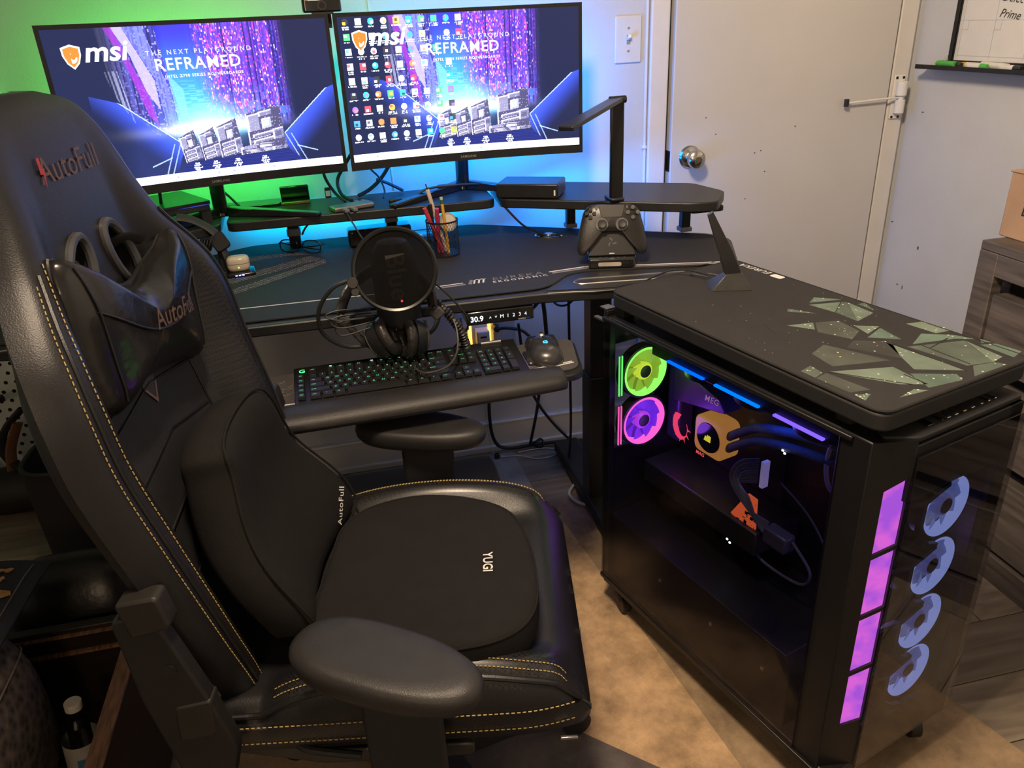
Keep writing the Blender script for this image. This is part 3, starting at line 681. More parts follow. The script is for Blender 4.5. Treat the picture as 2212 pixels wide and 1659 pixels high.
# monitor shelf in three boards
SZ = 0.900
sh = thing('monitor_shelf', 'black three-board monitor shelf standing along the back of the desk', 'shelf', (CX, -0.15, DZ + 0.002))
MB().prism(round_poly([(-0.286, -0.252), (0.400, -0.258), (0.402, -0.035), (-0.288, -0.035)], [0.03, 0.03, 0.01, 0.01]), SZ - 0.024, SZ).ob('centre_board', DESKM, sh, world=True, bevel=0.003)
wing = [(0.412, -0.262), (0.845, -0.512), (0.905, -0.520), (0.978, -0.412), (0.948, -0.280), (0.50, -0.036), (0.425, -0.036)]
for sgn in (1, -1):
    w_ = wing if sgn > 0 else [(2 * CX - x, y) for x, y in reversed(wing)]
    MB().prism(round_poly(w_, 0.022), SZ - 0.024, SZ).ob('wing_board', DESKM, sh, world=True, bevel=0.003)
    f = (lambda x: x) if sgn > 0 else (lambda x: 2 * CX - x)
    for (x, y) in ((0.900, -0.345), (0.626, -0.185)):
        x = f(x)
        MB().b2((x - 0.012, y - 0.012, DZ + 0.002), (x + 0.012, y + 0.012, SZ - 0.024)).ob('post', DKMET, sh, world=True, bevel=0.002)
        MB().b2((x - 0.016, y - 0.016, DZ + 0.002), (x + 0.016, y + 0.016, DZ + 0.014)).ob('post_base', mat('clear_plastic_sleeve', (0.25, 0.27, 0.30), 0.2, var=0.1), sh, world=True, bevel=0.002)
    x = f(0.905)
    MB().prism(round_poly([(x - 0.045, -0.47), (x + 0.045, -0.47), (x + 0.045, -0.33), (x - 0.045, -0.33)], 0.012), SZ - 0.038, SZ - 0.024).ob('bracket', MATTE, sh, world=True, bevel=0.003)
    for yy in (-0.015, 0.015): MB().cyl((x + yy, -0.4712, SZ - 0.031), (x + yy, -0.4695, SZ - 0.031), 0.004, n=12).ob('bolt', STEEL, sh, world=True)
for x, y in ((-0.135, -0.10), (0.132, -0.08)):
    MB().b2((x - 0.015, y - 0.015, DZ + 0.002), (x + 0.015, y + 0.015, SZ - 0.024)).ob('post', DKMET, sh, world=True, bevel=0.002)
    MB().b2((x - 0.018, y - 0.018, DZ + 0.035), (x + 0.018, y + 0.018, DZ + 0.055)).ob('post_collar', mat('clear_plastic_sleeve', (0.25, 0.27, 0.30), 0.2), sh, world=True, bevel=0.002)

# LED strips: real emitting tape behind the screens, under the shelf and behind the desk
def led(name, label, segs):
    """segs: list of (p0, p1, colour, strength, facing) - flat tape quads facing the wall"""
    t = thing(name, label, 'LED strip', segs[0][0])
    for i, (a, b, col, s, fc) in enumerate(segs):
        a = Vector(a); b = Vector(b); d = (b - a).normalized(); fc = Vector(fc).normalized(); w = d.cross(fc) * 0.005
        V = [a - w, b - w, b + w, a + w]
        V2 = [v * 1.0 - fc * 0.0006 for v in V]; V2 = [V2[0] - w * 0.15, V2[1] - w * 0.15, V2[2] + w * 0.15, V2[3] + w * 0.15]
        bk_ = MB().add(V2 + [v - fc * 0.002 for v in V2], [(0, 1, 2, 3), (4, 7, 6, 5), (0, 4, 5, 1), (1, 5, 6, 2), (2, 6, 7, 3), (3, 7, 4, 0)]).ob('tape_backing', MATTE, t, world=True, smooth=0)
        MB().add(V, [(0, 1, 2, 3)]).ob('led_tape', glow('led_%s_%.3g' % ('%.2f%.2f%.2f' % tuple(col), s), col, s), t, world=True, smooth=0)
    return t
GREEN = (0.05, 1.0, 0.10); TEAL = (0.0, 0.75, 0.60); CYAN = (0.0, 0.50, 1.0); BLUE = (0.0, 0.24, 1.0)

# ------------------------------------------------------------------ screens
MW, MH = 0.607, 0.360
def bendy(x): return -(x * x) / 3.2
def wallpaper(nx, ny, icons):
    u, v = np.meshgrid((np.arange(nx) + 0.5) / nx, (np.arange(ny) + 0.5) / ny)
    rs = np.random.RandomState(3)
    C = np.zeros((ny, nx, 3)); C[:] = (0.010, 0.014, 0.045)
    C += np.array((0.006, 0.010, 0.05)) * (v[..., None])
    def paint(mask, col, a=1.0):
        m_ = (mask * a)[..., None] if not np.isscalar(mask) else mask
        C[:] = C * (1 - m_) + np.array(col) * m_
    def poly(pts, soft=0.004):
        """soft polygon mask (even-odd)"""
        x, y = u, v; ins = np.zeros_like(u, bool); n = len(pts)
        for i in range(n):
            (x0, y0), (x1, y1) = pts[i], pts[(i + 1) % n]
            if y0 == y1: continue
            c_ = ((y0 > y) != (y1 > y)) & (x < (x1 - x0) * (y - y0) / (y1 - y0) + x0); ins ^= c_
        return ins.astype(float)
    def cells(cw, ch, seed):
        r = np.random.RandomState(seed); a = r.rand(ny // ch + 2, nx // cw + 2)
        return np.repeat(np.repeat(a, ch, 0), cw, 1)[:ny, :nx]
    # sky column
    sky = sstep(0.34, 0.40, u) * (1 - sstep(0.66, 0.78, u)) * (1 - sstep(0.66, 0.74, v))
    t = sstep(0.0, 0.62, v)[..., None]
    skyc = np.array((0.035, 0.03, 0.62)) * (1 - t) + np.array((0.05, 0.36, 1.0)) * t
    C[:] = C * (1 - sky[..., None]) + skyc * sky[..., None]
    streak = (cells(14, 2, 5) > 0.72) * sky * sstep(0.25, 0.5, v) * 0.25; paint(streak, (0.3, 0.8, 1.0))
    # left towers
    tw = poly([(0.17, 0.0), (0.37, 0.0), (0.41, 0.70), (0.30, 0.68), (0.19, 0.42)])
    col_l = cells(3, 400, 8); wnd = cells(3, 3, 9)
    base = np.stack([0.02 + 0.05 * col_l, 0.02 + 0.05 * col_l, 0.10 + 0.42 * col_l * sstep(0.16, 0.33, u)], -1)
    C[:] = C * (1 - tw[..., None]) + base * tw[..., None]
    paint(tw * (wnd > 0.80) * sstep(0.18, 0.34, u), (0.35, 0.36, 0.85), 0.55)
    paint(poly([(0.225, 0.0), (0.262, 0.0), (0.335, 0.33), (0.335, 0.52), (0.30, 0.40), (0.27, 0.17)]), (0.42, 0.36, 0.88), 0.75)
    paint(poly([(0.20, 0.0), (0.228, 0.0), (0.305, 0.42), (0.32, 0.62), (0.29, 0.55), (0.245, 0.20)]), (0.24, 0.03, 0.42), 0.8)
    paint(poly([(0.262, 0.0), (0.33, 0.0), (0.385, 0.42), (0.385, 0.66), (0.345, 0.60), (0.34, 0.33)]) * (0.55 + 0.45 * (cells(3, 500, 21) > 0.5)), (0.16, 0.18, 0.80), 0.8)
    paint(poly([(0.385, 0.30), (0.43, 0.40), (0.43, 0.56), (0.39, 0.66)]), (0.20, 0.50, 0.85), 0.5)
    paint(((np.abs(u - 0.185 - 0.06 * v) % 0.012) < 0.005) * poly([(0.17, 0.26), (0.215, 0.26), (0.24, 0.60), (0.19, 0.42)]), (0.35, 0.38, 0.55), 0.6)
    # right tower of bright pixels
    env = sstep(0.47, 0.58, u) * (1 - sstep(0.78, 0.84, u)) * (1 - sstep(0.60, 0.70, v)) * (0.35 + 0.65 * sstep(0.0, 0.25, u - 0.42 + 0.3 * (0.6 - v)))
    c1 = cells(2, 4, 31); c2 = cells(4, 16, 32); c3 = cells(3, 500, 33); c4_ = cells(9, 500, 34)
    dark = np.stack([0.03 + 0.10 * c3, 0.015 + 0.03 * c3, 0.20 + 0.35 * c3], -1)
    C[:] = C * (1 - env[..., None]) + dark * env[..., None]
    env2 = env * (0.25 + 0.75 * (c4_ > 0.35)); paint(env2 * (c1 > 0.55) * (c2 > 0.35) * (c3 > 0.25), (0.55, 0.07, 0.36), 0.7); paint(env2 * (c1 > 0.84) * (c3 > 0.45), (0.95, 0.36, 0.34), 0.8)
    paint(env2 * (c1 < 0.22), (0.09, 0.08, 0.75), 0.7); paint(env2 * (c1 > 0.972), (1.0, 0.8, 0.75), 1.0); paint(env * (c3 < 0.18), (0.02, 0.015, 0.10), 0.7)
    paint(env * sstep(0.35, 0.62, v) * (c2 > 0.5), (0.10, 0.25, 1.0), 0.5)
    # dark flanks
    paint(1 - sstep(0.15, 0.24, u), (0.010, 0.014, 0.045), 0.9); paint(sstep(0.80, 0.86, u), (0.010, 0.013, 0.042), 0.95)
    # glow above the boards
    g = np.exp(-(((u - 0.50) / 0.10) ** 2 + ((v - 0.63) / 0.10) ** 2)); paint(np.clip(g * 1.1, 0, 1), (0.30, 0.70, 0.95))
    g = np.exp(-(((u - 0.50) / 0.16) ** 2 + ((v - 0.66) / 0.035) ** 2)); paint(np.clip(g * 1.0, 0, 1), (0.9, 0.95, 1.0))
    # glowing side walls
    for flip in (0, 1):
        U = (lambda a: 1.165 - a) if flip else (lambda a: a)
        wg = poly([(U(0.20), 0.46), (U(0.385), 0.745), (U(0.385), 0.80), (U(0.35), 0.945), (U(0.10), 0.945), (U(0.10), 0.40)])
        uu = (1.165 - u) if flip else u
        d = np.clip(1 - np.abs((uu - 0.385) + (0.745 - v) * 0.55) / 0.16, 0, 1) ** 1.6
        paint(wg * d, (0.05, 0.10, 0.80), 0.95)
        edge = wg * (np.abs((uu - 0.20) - (v - 0.46) * 0.65) < 0.006); paint(edge, (0.45, 0.55, 1.0), 0.8)
        for k, off in enumerate((0.0, 0.022)):
            ln_ = wg * ((np.abs(uu - (0.372 - off) + (v - 0.78) * 0.25) < 0.0022) * (v > 0.75)); paint(ln_, (0.30, 0.42, 1.0), 0.8)
        zz = wg * ((np.abs((uu - 0.27) * 0.6 + (v - 0.88)) < 0.004) * (uu > 0.26) * (uu < 0.34)); paint(zz, (0.35, 0.5, 1.0), 0.8)
    # circuit boards standing in a row
    def board(x0, x1, y0, y1, sh_, seed):
        r = np.random.RandomState(seed)
        pp = [(x0, y0 + 0.05), (x1 - 0.01, y0), (x1 + sh_, y1 - 0.02), (x0 + sh_, y1)]
        m0 = poly(pp); paint(m0, (0.060, 0.055, 0.13), 0.97)
        bb = (v - y0 - 0.03) / (y1 - y0 - 0.03); aa = (u - x0 - sh_ * bb) / (x1 - x0)
        bb = bb + (aa - 0.5) * 0.15
        def rc(a0, a1, b0, b1, col, al=0.95, edge=True):
            mm = m0 * ((aa > a0) * (aa < a1) * (bb > b0) * (bb < b1)); paint(mm, col, al)
            if edge: paint(mm * ((bb - b0 < 0.035) + (aa - a0 < 0.05) > 0), (0.60, 0.58, 0.80), 0.7)
        rc(0.02, 0.34, 0.04, 0.44, (0.22, 0.21, 0.34)); rc(0.34, 0.70, 0.02, 0.14, (0.18, 0.17, 0.30)); rc(0.40, 0.66, 0.20, 0.44, (0.34, 0.36, 0.52)); rc(0.46, 0.60, 0.26, 0.39, (0.70, 0.80, 0.95), 0.9, False)
        for k in range(4): rc(0.74 + 0.06 * k, 0.77 + 0.06 * k, 0.06, 0.46, (0.05, 0.05, 0.10), 0.9, False)
        for k in range(3): rc(0.10, 0.80, 0.52 + 0.14 * k, 0.60 + 0.14 * k, (0.15 + 0.03 * k, 0.14 + 0.03 * k, 0.26)); rc(0.14, 0.60, 0.615 + 0.14 * k, 0.635 + 0.14 * k, (0.42, 0.42, 0.58), 0.9, False)
        rc(0.66, 0.96, 0.50, 0.92, (0.16, 0.155, 0.28)); rc(0.72, 0.90, 0.58, 0.70, (0.08, 0.08, 0.16), 0.9, False)
        paint(m0 * (cells(2, 2, 70 + seed) > 0.90), (0.38, 0.36, 0.50), 0.6)
        paint(m0 * (np.abs(aa) < 0.03), (0.72, 0.66, 0.72), 0.8)
    board(0.375, 0.445, 0.665, 0.885, 0.012, 1); board(0.448, 0.520, 0.660, 0.880, 0.010, 2); board(0.520, 0.610, 0.615, 0.875, 0.004, 3); board(0.640, 0.785, 0.545, 0.86, 0.0, 4); board(0.60, 0.79, 0.77, 0.87, 0.0, 5)
    # plinth and small captions
    pl_ = poly([(0.395, 0.885), (0.795, 0.865), (0.85, 0.95), (0.355, 0.95)]); paint(pl_, (0.012, 0.016, 0.11), 0.95); paint(pl_ * ((v * 90 % 1) < 0.35), (0.02, 0.03, 0.20), 0.6)
    rs = np.random.RandomState(14)
    for cxx in (0.425, 0.498, 0.582, 0.690):
        for k, w_ in enumerate((0.018, 0.026, 0.034, 0.022)):
            m_ = (np.abs(u - cxx) < w_ / 2) * (np.abs(v - 0.893 - 0.0145 * k) < 0.0052) * (cells(2, 2, 50 + k) > 0.22); paint(m_.astype(float), (0.95, 0.95, 1.0))
    # desktop icons
    if icons:
        r = np.random.RandomState(5)
        pal = [(0.9, 0.9, 0.95)] * 6 + [(0.08, 0.35, 0.95), (0.9, 0.25, 0.08), (0.95, 0.55, 0.08), (0.05, 0.6, 0.55), (0.85, 0.08, 0.12), (0.35, 0.15, 0.8), (0.1, 0.65, 0.2), (0.04, 0.04, 0.05)]
        for i in range(10):
            for j in range(9):
                if i in (6, 7) and j in (1, 2, 3, 4) and r.rand() < 0.5: continue
                if i == 9 and j > 1: continue
                if i == 8 and j in (2,): continue
                cu_, cv_ = 0.030 + 0.0515 * i, 0.035 + 0.0985 * j
                sq = ((np.abs(u - cu_) < 0.0125) * (np.abs(v - cv_) < 0.0225)).astype(float)
                if r.rand() < 0.4: sq = ((((u - cu_) / 0.0125) ** 2 + ((v - cv_) / 0.0225) ** 2) < 1).astype(float)
                paint(sq, pal[r.randint(len(pal))], 0.95)
                du, dv = 0.012 * (r.rand() - 0.5), 0.02 * (r.rand() - 0.5)
                paint(((np.abs(u - cu_ - du) < 0.006) * (np.abs(v - cv_ - dv) < 0.009)).astype(float) * sq, pal[r.randint(len(pal))], 0.9)
                for k in range(1 + (r.rand() < 0.45)):
                    w_ = 0.018 + 0.022 * r.rand()
                    paint(((np.abs(u - cu_) < w_ / 2) * (np.abs(v - cv_ - 0.034 - 0.013 * k) < 0.0045) * (cells(2, 3, 60 + i * 9 + j) > 0.25)).astype(float), (0.85, 0.87, 0.95), 0.9)
    # task bar
    paint((v > 0.945).astype(float), (0.86, 0.90, 1.0))
    r = np.random.RandomState(9)
    for cu_ in (0.03, 0.10, 0.19, 0.21, 0.255, 0.345, 0.37, 0.39, 0.41, 0.435, 0.50, 0.56, 0.63, 0.70, 0.72, 0.93):
        paint(((np.abs(u - cu_) < 0.004) * (np.abs(v - 0.973) < 0.008)).astype(float), r.choice([0.25, 0.45, 0.6]) * np.array((0.6, 0.7, 1.0)), 0.8)
    return np.clip(C, 0, 1)
SCREEN = vcol('lit_screen', emis=2.4)
SCRW = glow('screen_white', (1.0, 1.0, 1.0), 1.7)
def monitor(label, loc, rz, icons):
    t = thing('monitor', label, 'monitor', loc, rz, 'curved desktop monitors')
    z0, z1 = 0.0985, 0.0985 + MH
    N = 25; xs = [-MW / 2 + MW * i / (N - 1) for i in range(N)]
    P = [[(x, bendy(x) - 0.006, z0), (x, bendy(x) - 0.006, z1), (x, bendy(x) + 0.010, z1 - 0.002), (x, bendy(x) + 0.030 * (1 - (abs(x) / (MW / 2)) ** 2) + 0.012, z1 - 0.06), (x, bendy(x) + 0.035 * (1 - (abs(x) / (MW / 2)) ** 2) + 0.012, z0 + 0.06), (x, bendy(x) + 0.010, z0 + 0.002)] for x in xs]
    m = MB().grid(P, False, True); m.add(P[0], [tuple(range(6))]); m.add(P[-1], [tuple(range(5, -1, -1))])
    m.ob('housing', mat('monitor_bezel', (0.010, 0.010, 0.012), 0.25, coat=0.2), t, smooth=0.5)
    # display surface
    nx, ny = 560, 316
    sx0, sx1, sz0, sz1 = -MW / 2 + 0.009, MW / 2 - 0.009, z0 + 0.021, z1 - 0.009
    X = np.linspace(sx0, sx1, nx + 1); Zv = np.linspace(sz1, sz0, ny + 1)
    gx, gz = np.meshgrid(X, Zv); gy = -(gx ** 2) / 3.2 - 0.0066
    co = np.stack([gx, gy, gz], -1).reshape(-1, 3)
    idx = np.arange((nx + 1) * (ny + 1)).reshape(ny + 1, nx + 1)
    fa = np.stack([idx[:-1, :-1], idx[1:, :-1], idx[1:, 1:], idx[:-1, 1:]], -1).reshape(-1, 4)
    me = bpy.data.meshes.new('display'); me.vertices.add(len(co)); me.vertices.foreach_set('co', co.ravel())
    me.loops.add(fa.size); me.loops.foreach_set('vertex_index', fa.ravel()); me.polygons.add(len(fa)); me.polygons.foreach_set('loop_start', np.arange(len(fa)) * 4)
    me.update(calc_edges=True)
    cols = wallpaper(nx, ny, icons).reshape(-1, 3)
    att = me.attributes.new('print', 'FLOAT_COLOR', 'CORNER'); cc = np.ones((fa.size, 4)); cc[:, :3] = np.repeat(cols, 4, 0); att.data.foreach_set('color', cc.ravel())
    d = bpy.data.objects.new('display', me); link(d, t); me.materials.append(SCREEN)
    def put(V, F, uc, vc, m_, name):
        x0 = sx0 + (sx1 - sx0) * uc; zz = sz1 - (sz1 - sz0) * vc
        MB().add([(p[0] + x0, bendy(p[0] + x0) - 0.0074, p[1] + zz) for p in V], F).ob(name, m_, d, smooth=0)
    V, F = text_geo('msi', 0.056, 0.25, 1.0, 0.022); put([(p[0] * 1.1, p[1]) for p in V], F, 0.197, 0.140, SCRW, 'wallpaper_logo')
    V, F = text_geo('REFRAMED', 0.035, 0.0, 1.12, 0.012)
    put(V, F, 0.505, 0.238, SCRW, 'wallpaper_title')
    V, F = text_geo('THE NEXT PLAYGROUND', 0.0135, 0.0, 1.55, 0.01); put(V, F, 0.515, 0.165, glow('screen_soft', (0.85, 0.88, 1.0), 1.3), 'wallpaper_line')
    V, F = text_geo('INTEL Z790 SERIES MOTHERBOARDS', 0.0085, 0.0, 1.25, 0.01); put(V, F, 0.520, 0.315, SCRW, 'wallpaper_line')
    s_ = 0.0225
    shp = [(0, 1.05), (0.95, 0.8), (0.92, 0.1), (0.6, -0.6), (0, -1.1), (-0.6, -0.6), (-0.92, 0.1), (-0.95, 0.8)]
    put([(x * s_ * 0.86, y * s_) for x, y in shp], [tuple(range(8))[::-1]], 0.082, 0.160, SCRW, 'wallpaper_shield')
    z_off = 0.0003
    def put2(pts, m_, name, uc=0.082, vc=0.160):
        x0 = sx0 + (sx1 - sx0) * uc; zz = sz1 - (sz1 - sz0) * vc
        MB().flat([(p[0] + x0, bendy(p[0] + x0) - 0.0078, p[1] + zz) for p in pts]).ob(name, m_, d, smooth=0)
    put2([(x * s_ * 0.70, y * s_ * 0.84) for x, y in shp], glow('shield_orange', (0.95, 0.28, 0.05), 1.4), 'wallpaper_shield')
    cur = []
    for k in range(15): a = rad(110 + 250 * k / 14); cur.append((0.42 * math.cos(a), -0.08 + 0.50 * math.sin(a)))
    for k in range(14, -1, -1): a = rad(110 + 250 * k / 14); r_ = 0.12 + 0.14 * abs(k - 7) / 7; cur.append((r_ * math.cos(a) + 0.05, -0.05 + (r_ + 0.06) * math.sin(a)))
    x0 = sx0 + (sx1 - sx0) * 0.082; zz = sz1 - (sz1 - sz0) * 0.160; n_ = 15
    VV = [(x0 + p[0] * s_, bendy(x0) - 0.0082, zz + p[1] * s_) for p in cur]
    MB().add(VV, [(k, k + 1, 2 * n_ - 2 - k, 2 * n_ - 1 - k) for k in range(n_ - 1)]).ob('wallpaper_shield', SCRW, d, smooth=0)
    V, F = text_geo('SAMSUNG', 0.0085, 0, 1.1, 0.01)
    MB().add([(p[0], bendy(p[0]) - 0.0069, p[1] + z0 + 0.010) for p in V], F).ob('bezel_lettering', mat('bezel_print', (0.25, 0.24, 0.23), 0.5), t, smooth=0)
    # stand
    MB().tube([(0, 0.030, z0 + 0.10), (0, 0.075, z0 + 0.08), (0, 0.105, z0 + 0.01), (0, 0.118, 0.012)], lambda q_: 0.013, 12, sm=5, flat=1.6).ob('neck', mat('stand_gloss_black', (0.010, 0.010, 0.012), 0.18, coat=0.3), t)
    for s in (-1, 1):
        f_ = MB(); aP = Vector((0, 0.125, 0)); e = Vector((s * 0.215, -0.045, 0)); dd = (e - aP); nn = Vector((-dd.y, dd.x, 0)).normalized() * 0.012
        V = []
        for q_, h in ((0.0, 0.026), (1.0, 0.010)):
            c_ = aP + dd * q_
            V += [c_ - nn, c_ + nn, c_ + nn + Vector((0, 0, h)), c_ - nn + Vector((0, 0, h))]
        f_.add(V, [(0, 1, 2, 3), (7, 6, 5, 4), (0, 4, 5, 1), (1, 5, 6, 2), (2, 6, 7, 3), (3, 7, 4, 0)])
        f_.ob('stand_leg', mat('stand_gloss_black', (0.010, 0.010, 0.012), 0.18), t, bevel=0.003)
    MB().cyl((0, 0.125, 0.0), (0, 0.125, 0.034), 0.022, 0.016, 20).ob('stand_hub', mat('stand_gloss_black', (0.010, 0.010, 0.012), 0.18), t, bevel=0.003)
    return t
monitor('curved monitor on the left, its wallpaper clear of icons', (-0.274, -0.275, SZ), rad(14.3), False)
monitor('curved monitor on the right, its desktop covered with small icons', (0.342, -0.207, SZ), rad(0.3), True)

# tape on the monitor backs and under the shelf
led('led_strip', 'green glowing LED tape behind the left monitor', [
    ((-0.50, -0.235, 1.20), (-0.10, -0.135, 1.20), GREEN, 118, (0.25, 1, 0.35)), ((-0.46, -0.235, 1.05), (-0.10, -0.135, 1.05), GREEN, 118, (0.25, 1, -0.5)), ((-0.52, -0.24, 1.08), (-0.52, -0.24, 1.26), GREEN, 60, (-0.3, 1, 0))])
led('led_strip', 'blue glowing LED tape behind the right monitor', [
    ((0.09, -0.165, 1.20), (0.26, -0.150, 1.20), TEAL, 130, (0, 1, 0.35)), ((0.26, -0.150, 1.20), (0.56, -0.165, 1.20), BLUE, 230, (0, 1, 0.35)), ((0.16, -0.150, 1.05), (0.56, -0.165, 1.05), BLUE, 230, (0, 1, -0.5)), ((0.58, -0.17, 1.07), (0.58, -0.17, 1.25), BLUE, 320, (0.5, 1, 0))])
led('led_strip', 'cyan glowing LED tape under the back of the monitor shelf', [
    ((-0.28, -0.060, SZ - 0.031), (0.06, -0.060, SZ - 0.031), CYAN, 78, (0, 1, -0.12)), ((0.06, -0.060, SZ - 0.031), (0.40, -0.060, SZ - 0.031), (0.0, 0.36, 1.0), 85, (0, 1, -0.12)), ((0.52, -0.070, SZ - 0.031), (0.86, -0.255, SZ - 0.031), BLUE, 120, (0.45, 1, -0.35))])
led('led_strip', 'blue glowing LED tape along the back edge under the desk', [((0.30, -0.045, DZ - 0.030), (0.62, -0.19, DZ - 0.030), BLUE, 45, (0.2, 1, -0.6))])

# ================================================================== things on the desk and shelf
def place(name, label, cat, loc, rz=0.0, group=None): return thing(name, label, cat, loc, rad(rz), group)
def cord(name, label, pts, r=0.0025, m=RUBBER, n=8, cat='cable', group=None):
    o = MB().tube(pts, r, n, sm=8).ob(name, m); return tag(o, label, cat, group)
MT = DZ + 0.002   # top of the desk mat

# webcam
wcm = place('webcam', 'black webcam clipped on top where the two monitors meet', 'webcam', (0.018, -0.212, 1.3575), 2)
MB().prism(round_poly([(-0.043, -0.012), (0.043, -0.012), (0.046, 0.0), (0.043, 0.014), (-0.043, 0.014), (-0.046, 0.0)], 0.006), 0.004, 0.034).ob('housing', GLOSS, wcm, bevel=0.004, seg=3)
MB().cyl((0, -0.0118, 0.019), (0, -0.0145, 0.019), 0.011, n=24).ob('lens_ring', BLACK, wcm)
MB().cyl((0, -0.0142, 0.019), (0, -0.0155, 0.019), 0.0065, n=20).ob('lens', GLOSS, wcm)
MB().b2((-0.025, -0.010, -0.0005), (0.025, 0.020, 0.006)).b2((-0.02, 0.020, -0.03), (0.02, 0.028, 0.006)).ob('clip', BLACK, wcm, bevel=0.001)

# desk lamp
lp = place('desk_lamp', 'slim black desk lamp with a flat bar head on the shelf', 'desk lamp', (0.680, -0.408, SZ), 0)
MB().b2((-0.018, -0.016, 0.0), (0.018, 0.040, 0.010)).ob('base', BLACK, lp, bevel=0.004)
MB().b2((-0.017, -0.006, 0.008), (0.017, 0.006, 0.238)).ob('pole', mat('satin_black_metal', (0.016, 0.016, 0.017), 0.35, 0.4), lp, bevel=0.003)
MB().cyl((-0.020, 0, 0.242), (0.022, 0, 0.242), 0.0085, n=20).ob('hinge', BLACK, lp, bevel=0.001)
a = Vector((0.0, 0.0, 0.243)); b = Vector((-0.216, -0.292, 0.222)); d = (b - a).normalized()
M = frame(a, d, Vector((-d.y, d.x, 0)))
MB().prism(round_poly([(0.0, -0.017), (0.363, -0.017), (0.363, 0.017), (0.0, 0.017)], 0.004), -0.0045, 0.0045, M).ob('head', mat('satin_black_metal', (0.016, 0.016, 0.017), 0.35, 0.4), lp, bevel=0.002)
MB().prism([(0.05, -0.012), (0.352, -0.012), (0.352, 0.012), (0.05, 0.012)], -0.0056, -0.0044, M).ob('led_panel', glow('lamp_led_panel', (1.0, 0.78, 0.55), 9.0), lp, smooth=0)

# external drive
dv = place('external_drive', 'black boxy external drive on the right half of the shelf', 'drive', (0.500, -0.247, SZ), -27)
MB().b2((-0.083, -0.054, 0.002), (0.083, 0.054, 0.039)).ob('case', mat('drive_plastic', (0.013, 0.013, 0.014), 0.3, bump=0.1, bs=900), dv, bevel=0.004, seg=3)
ft = MB()
for sx in (-0.07, 0.07):
    for sy in (-0.04, 0.04): ft.cyl((sx, sy, 0), (sx, sy, 0.003), 0.006, n=12)
ft.ob('rubber_feet', RUBBER, dv)
MB().b2((0.072, -0.0548, 0.010), (0.076, -0.0538, 0.024)).ob('status_light', PRINTW, dv)

# cable adapter in front of the right stand
ad = place('cable_adapter', 'slim dark inline cable adapter in front of the right monitor stand', 'adapter', (0.285, -0.165, SZ + 0.028), 4)
MB().cyl((-0.025, 0, 0.0), (0.025, 0, 0.0), 0.0055, n=14).ob('adapter_body', mat('adapter_grey', (0.05, 0.05, 0.055), 0.35, 0.5), ad, bevel=0.001)
MB().tube([(-0.024, 0, 0), (-0.06, 0.0, -0.004), (-0.10, -0.01, -0.022), (-0.13, -0.02, -0.025)], 0.003, 8).tube([(0.024, 0, 0), (0.05, 0.004, -0.002), (0.09, 0.03, -0.010), (0.13, 0.05, -0.024)], 0.003, 8).ob('cord', RUBBER, ad)
MB().box((-0.145, -0.024, -0.021), (0.035, 0.014, 0.011), Matrix.Rotation(rad(12), 3, 'Z')).ob('plug', BLACK, ad, bevel=0.002)

# USB hub with plugs
hb = place('usb_hub', 'small grey USB hub with plugs at the front of the shelf', 'USB hub', (0.027, -0.214, SZ), 20)
MB().b2((-0.055, -0.022, 0.0), (0.055, 0.022, 0.013)).ob('case', mat('hub_aluminium', (0.30, 0.29, 0.27), 0.35, 0.9), hb, bevel=0.004, seg=3)
for i, x in enumerate((-0.030, -0.008, 0.030, 0.048)):
    s = -1 if i < 2 else 1
    MB().b2((x - 0.006, s * 0.022, 0.002), (x + 0.006, s * 0.046, 0.010)).ob('plug', mat('plug_grey', (0.16, 0.16, 0.16), 0.5), hb, bevel=0.0015)
cord('hub_cord', 'black cord dropping from the USB hub to the desk mat', [(0.010, -0.256, SZ + 0.006), (0.018, -0.285, SZ - 0.01), (0.05, -0.33, SZ - 0.07), (0.085, -0.42, MT + 0.01), (0.10, -0.55, MT + 0.004)], 0.0022)

# phones on the shelf
ph = place('phone', 'dark phone lying flat behind the left monitor stand leg', 'phone', (-0.232, -0.062, SZ), 92, 'phones on the shelf')
MB().prism(round_poly([(-0.036, -0.074), (0.036, -0.074), (0.036, 0.074), (-0.036, 0.074)], 0.010), 0.0, 0.008).ob('phone_body', GLOSS, ph, bevel=0.002)
MB().prism(round_poly([(-0.030, 0.032), (-0.004, 0.032), (-0.004, 0.064), (-0.030, 0.064)], 0.006), 0.008, 0.0095).ob('camera_bump', BLACK, ph)
ph2 = place('phone', 'dark phone propped on its side near the shelf centre', 'phone', (-0.118, -0.075, SZ), 2, 'phones on the shelf')
Mt = Matrix.Rotation(rad(-64), 3, 'X')
q_ = MB().box((0, 0, 0.0), (0.075, 0.055, 0.008)); q_.v = [Mt @ v + Vector((0, 0.0, 0.024)) for v in q_.v]; q_.ob('phone_body', GLOSS, ph2, bevel=0.003)
MB().box((0, -0.012, 0.004), (0.075, 0.012, 0.008)).ob('easel', mat('copper_edge', (0.30, 0.14, 0.07), 0.35, 0.7), ph2, bevel=0.002)

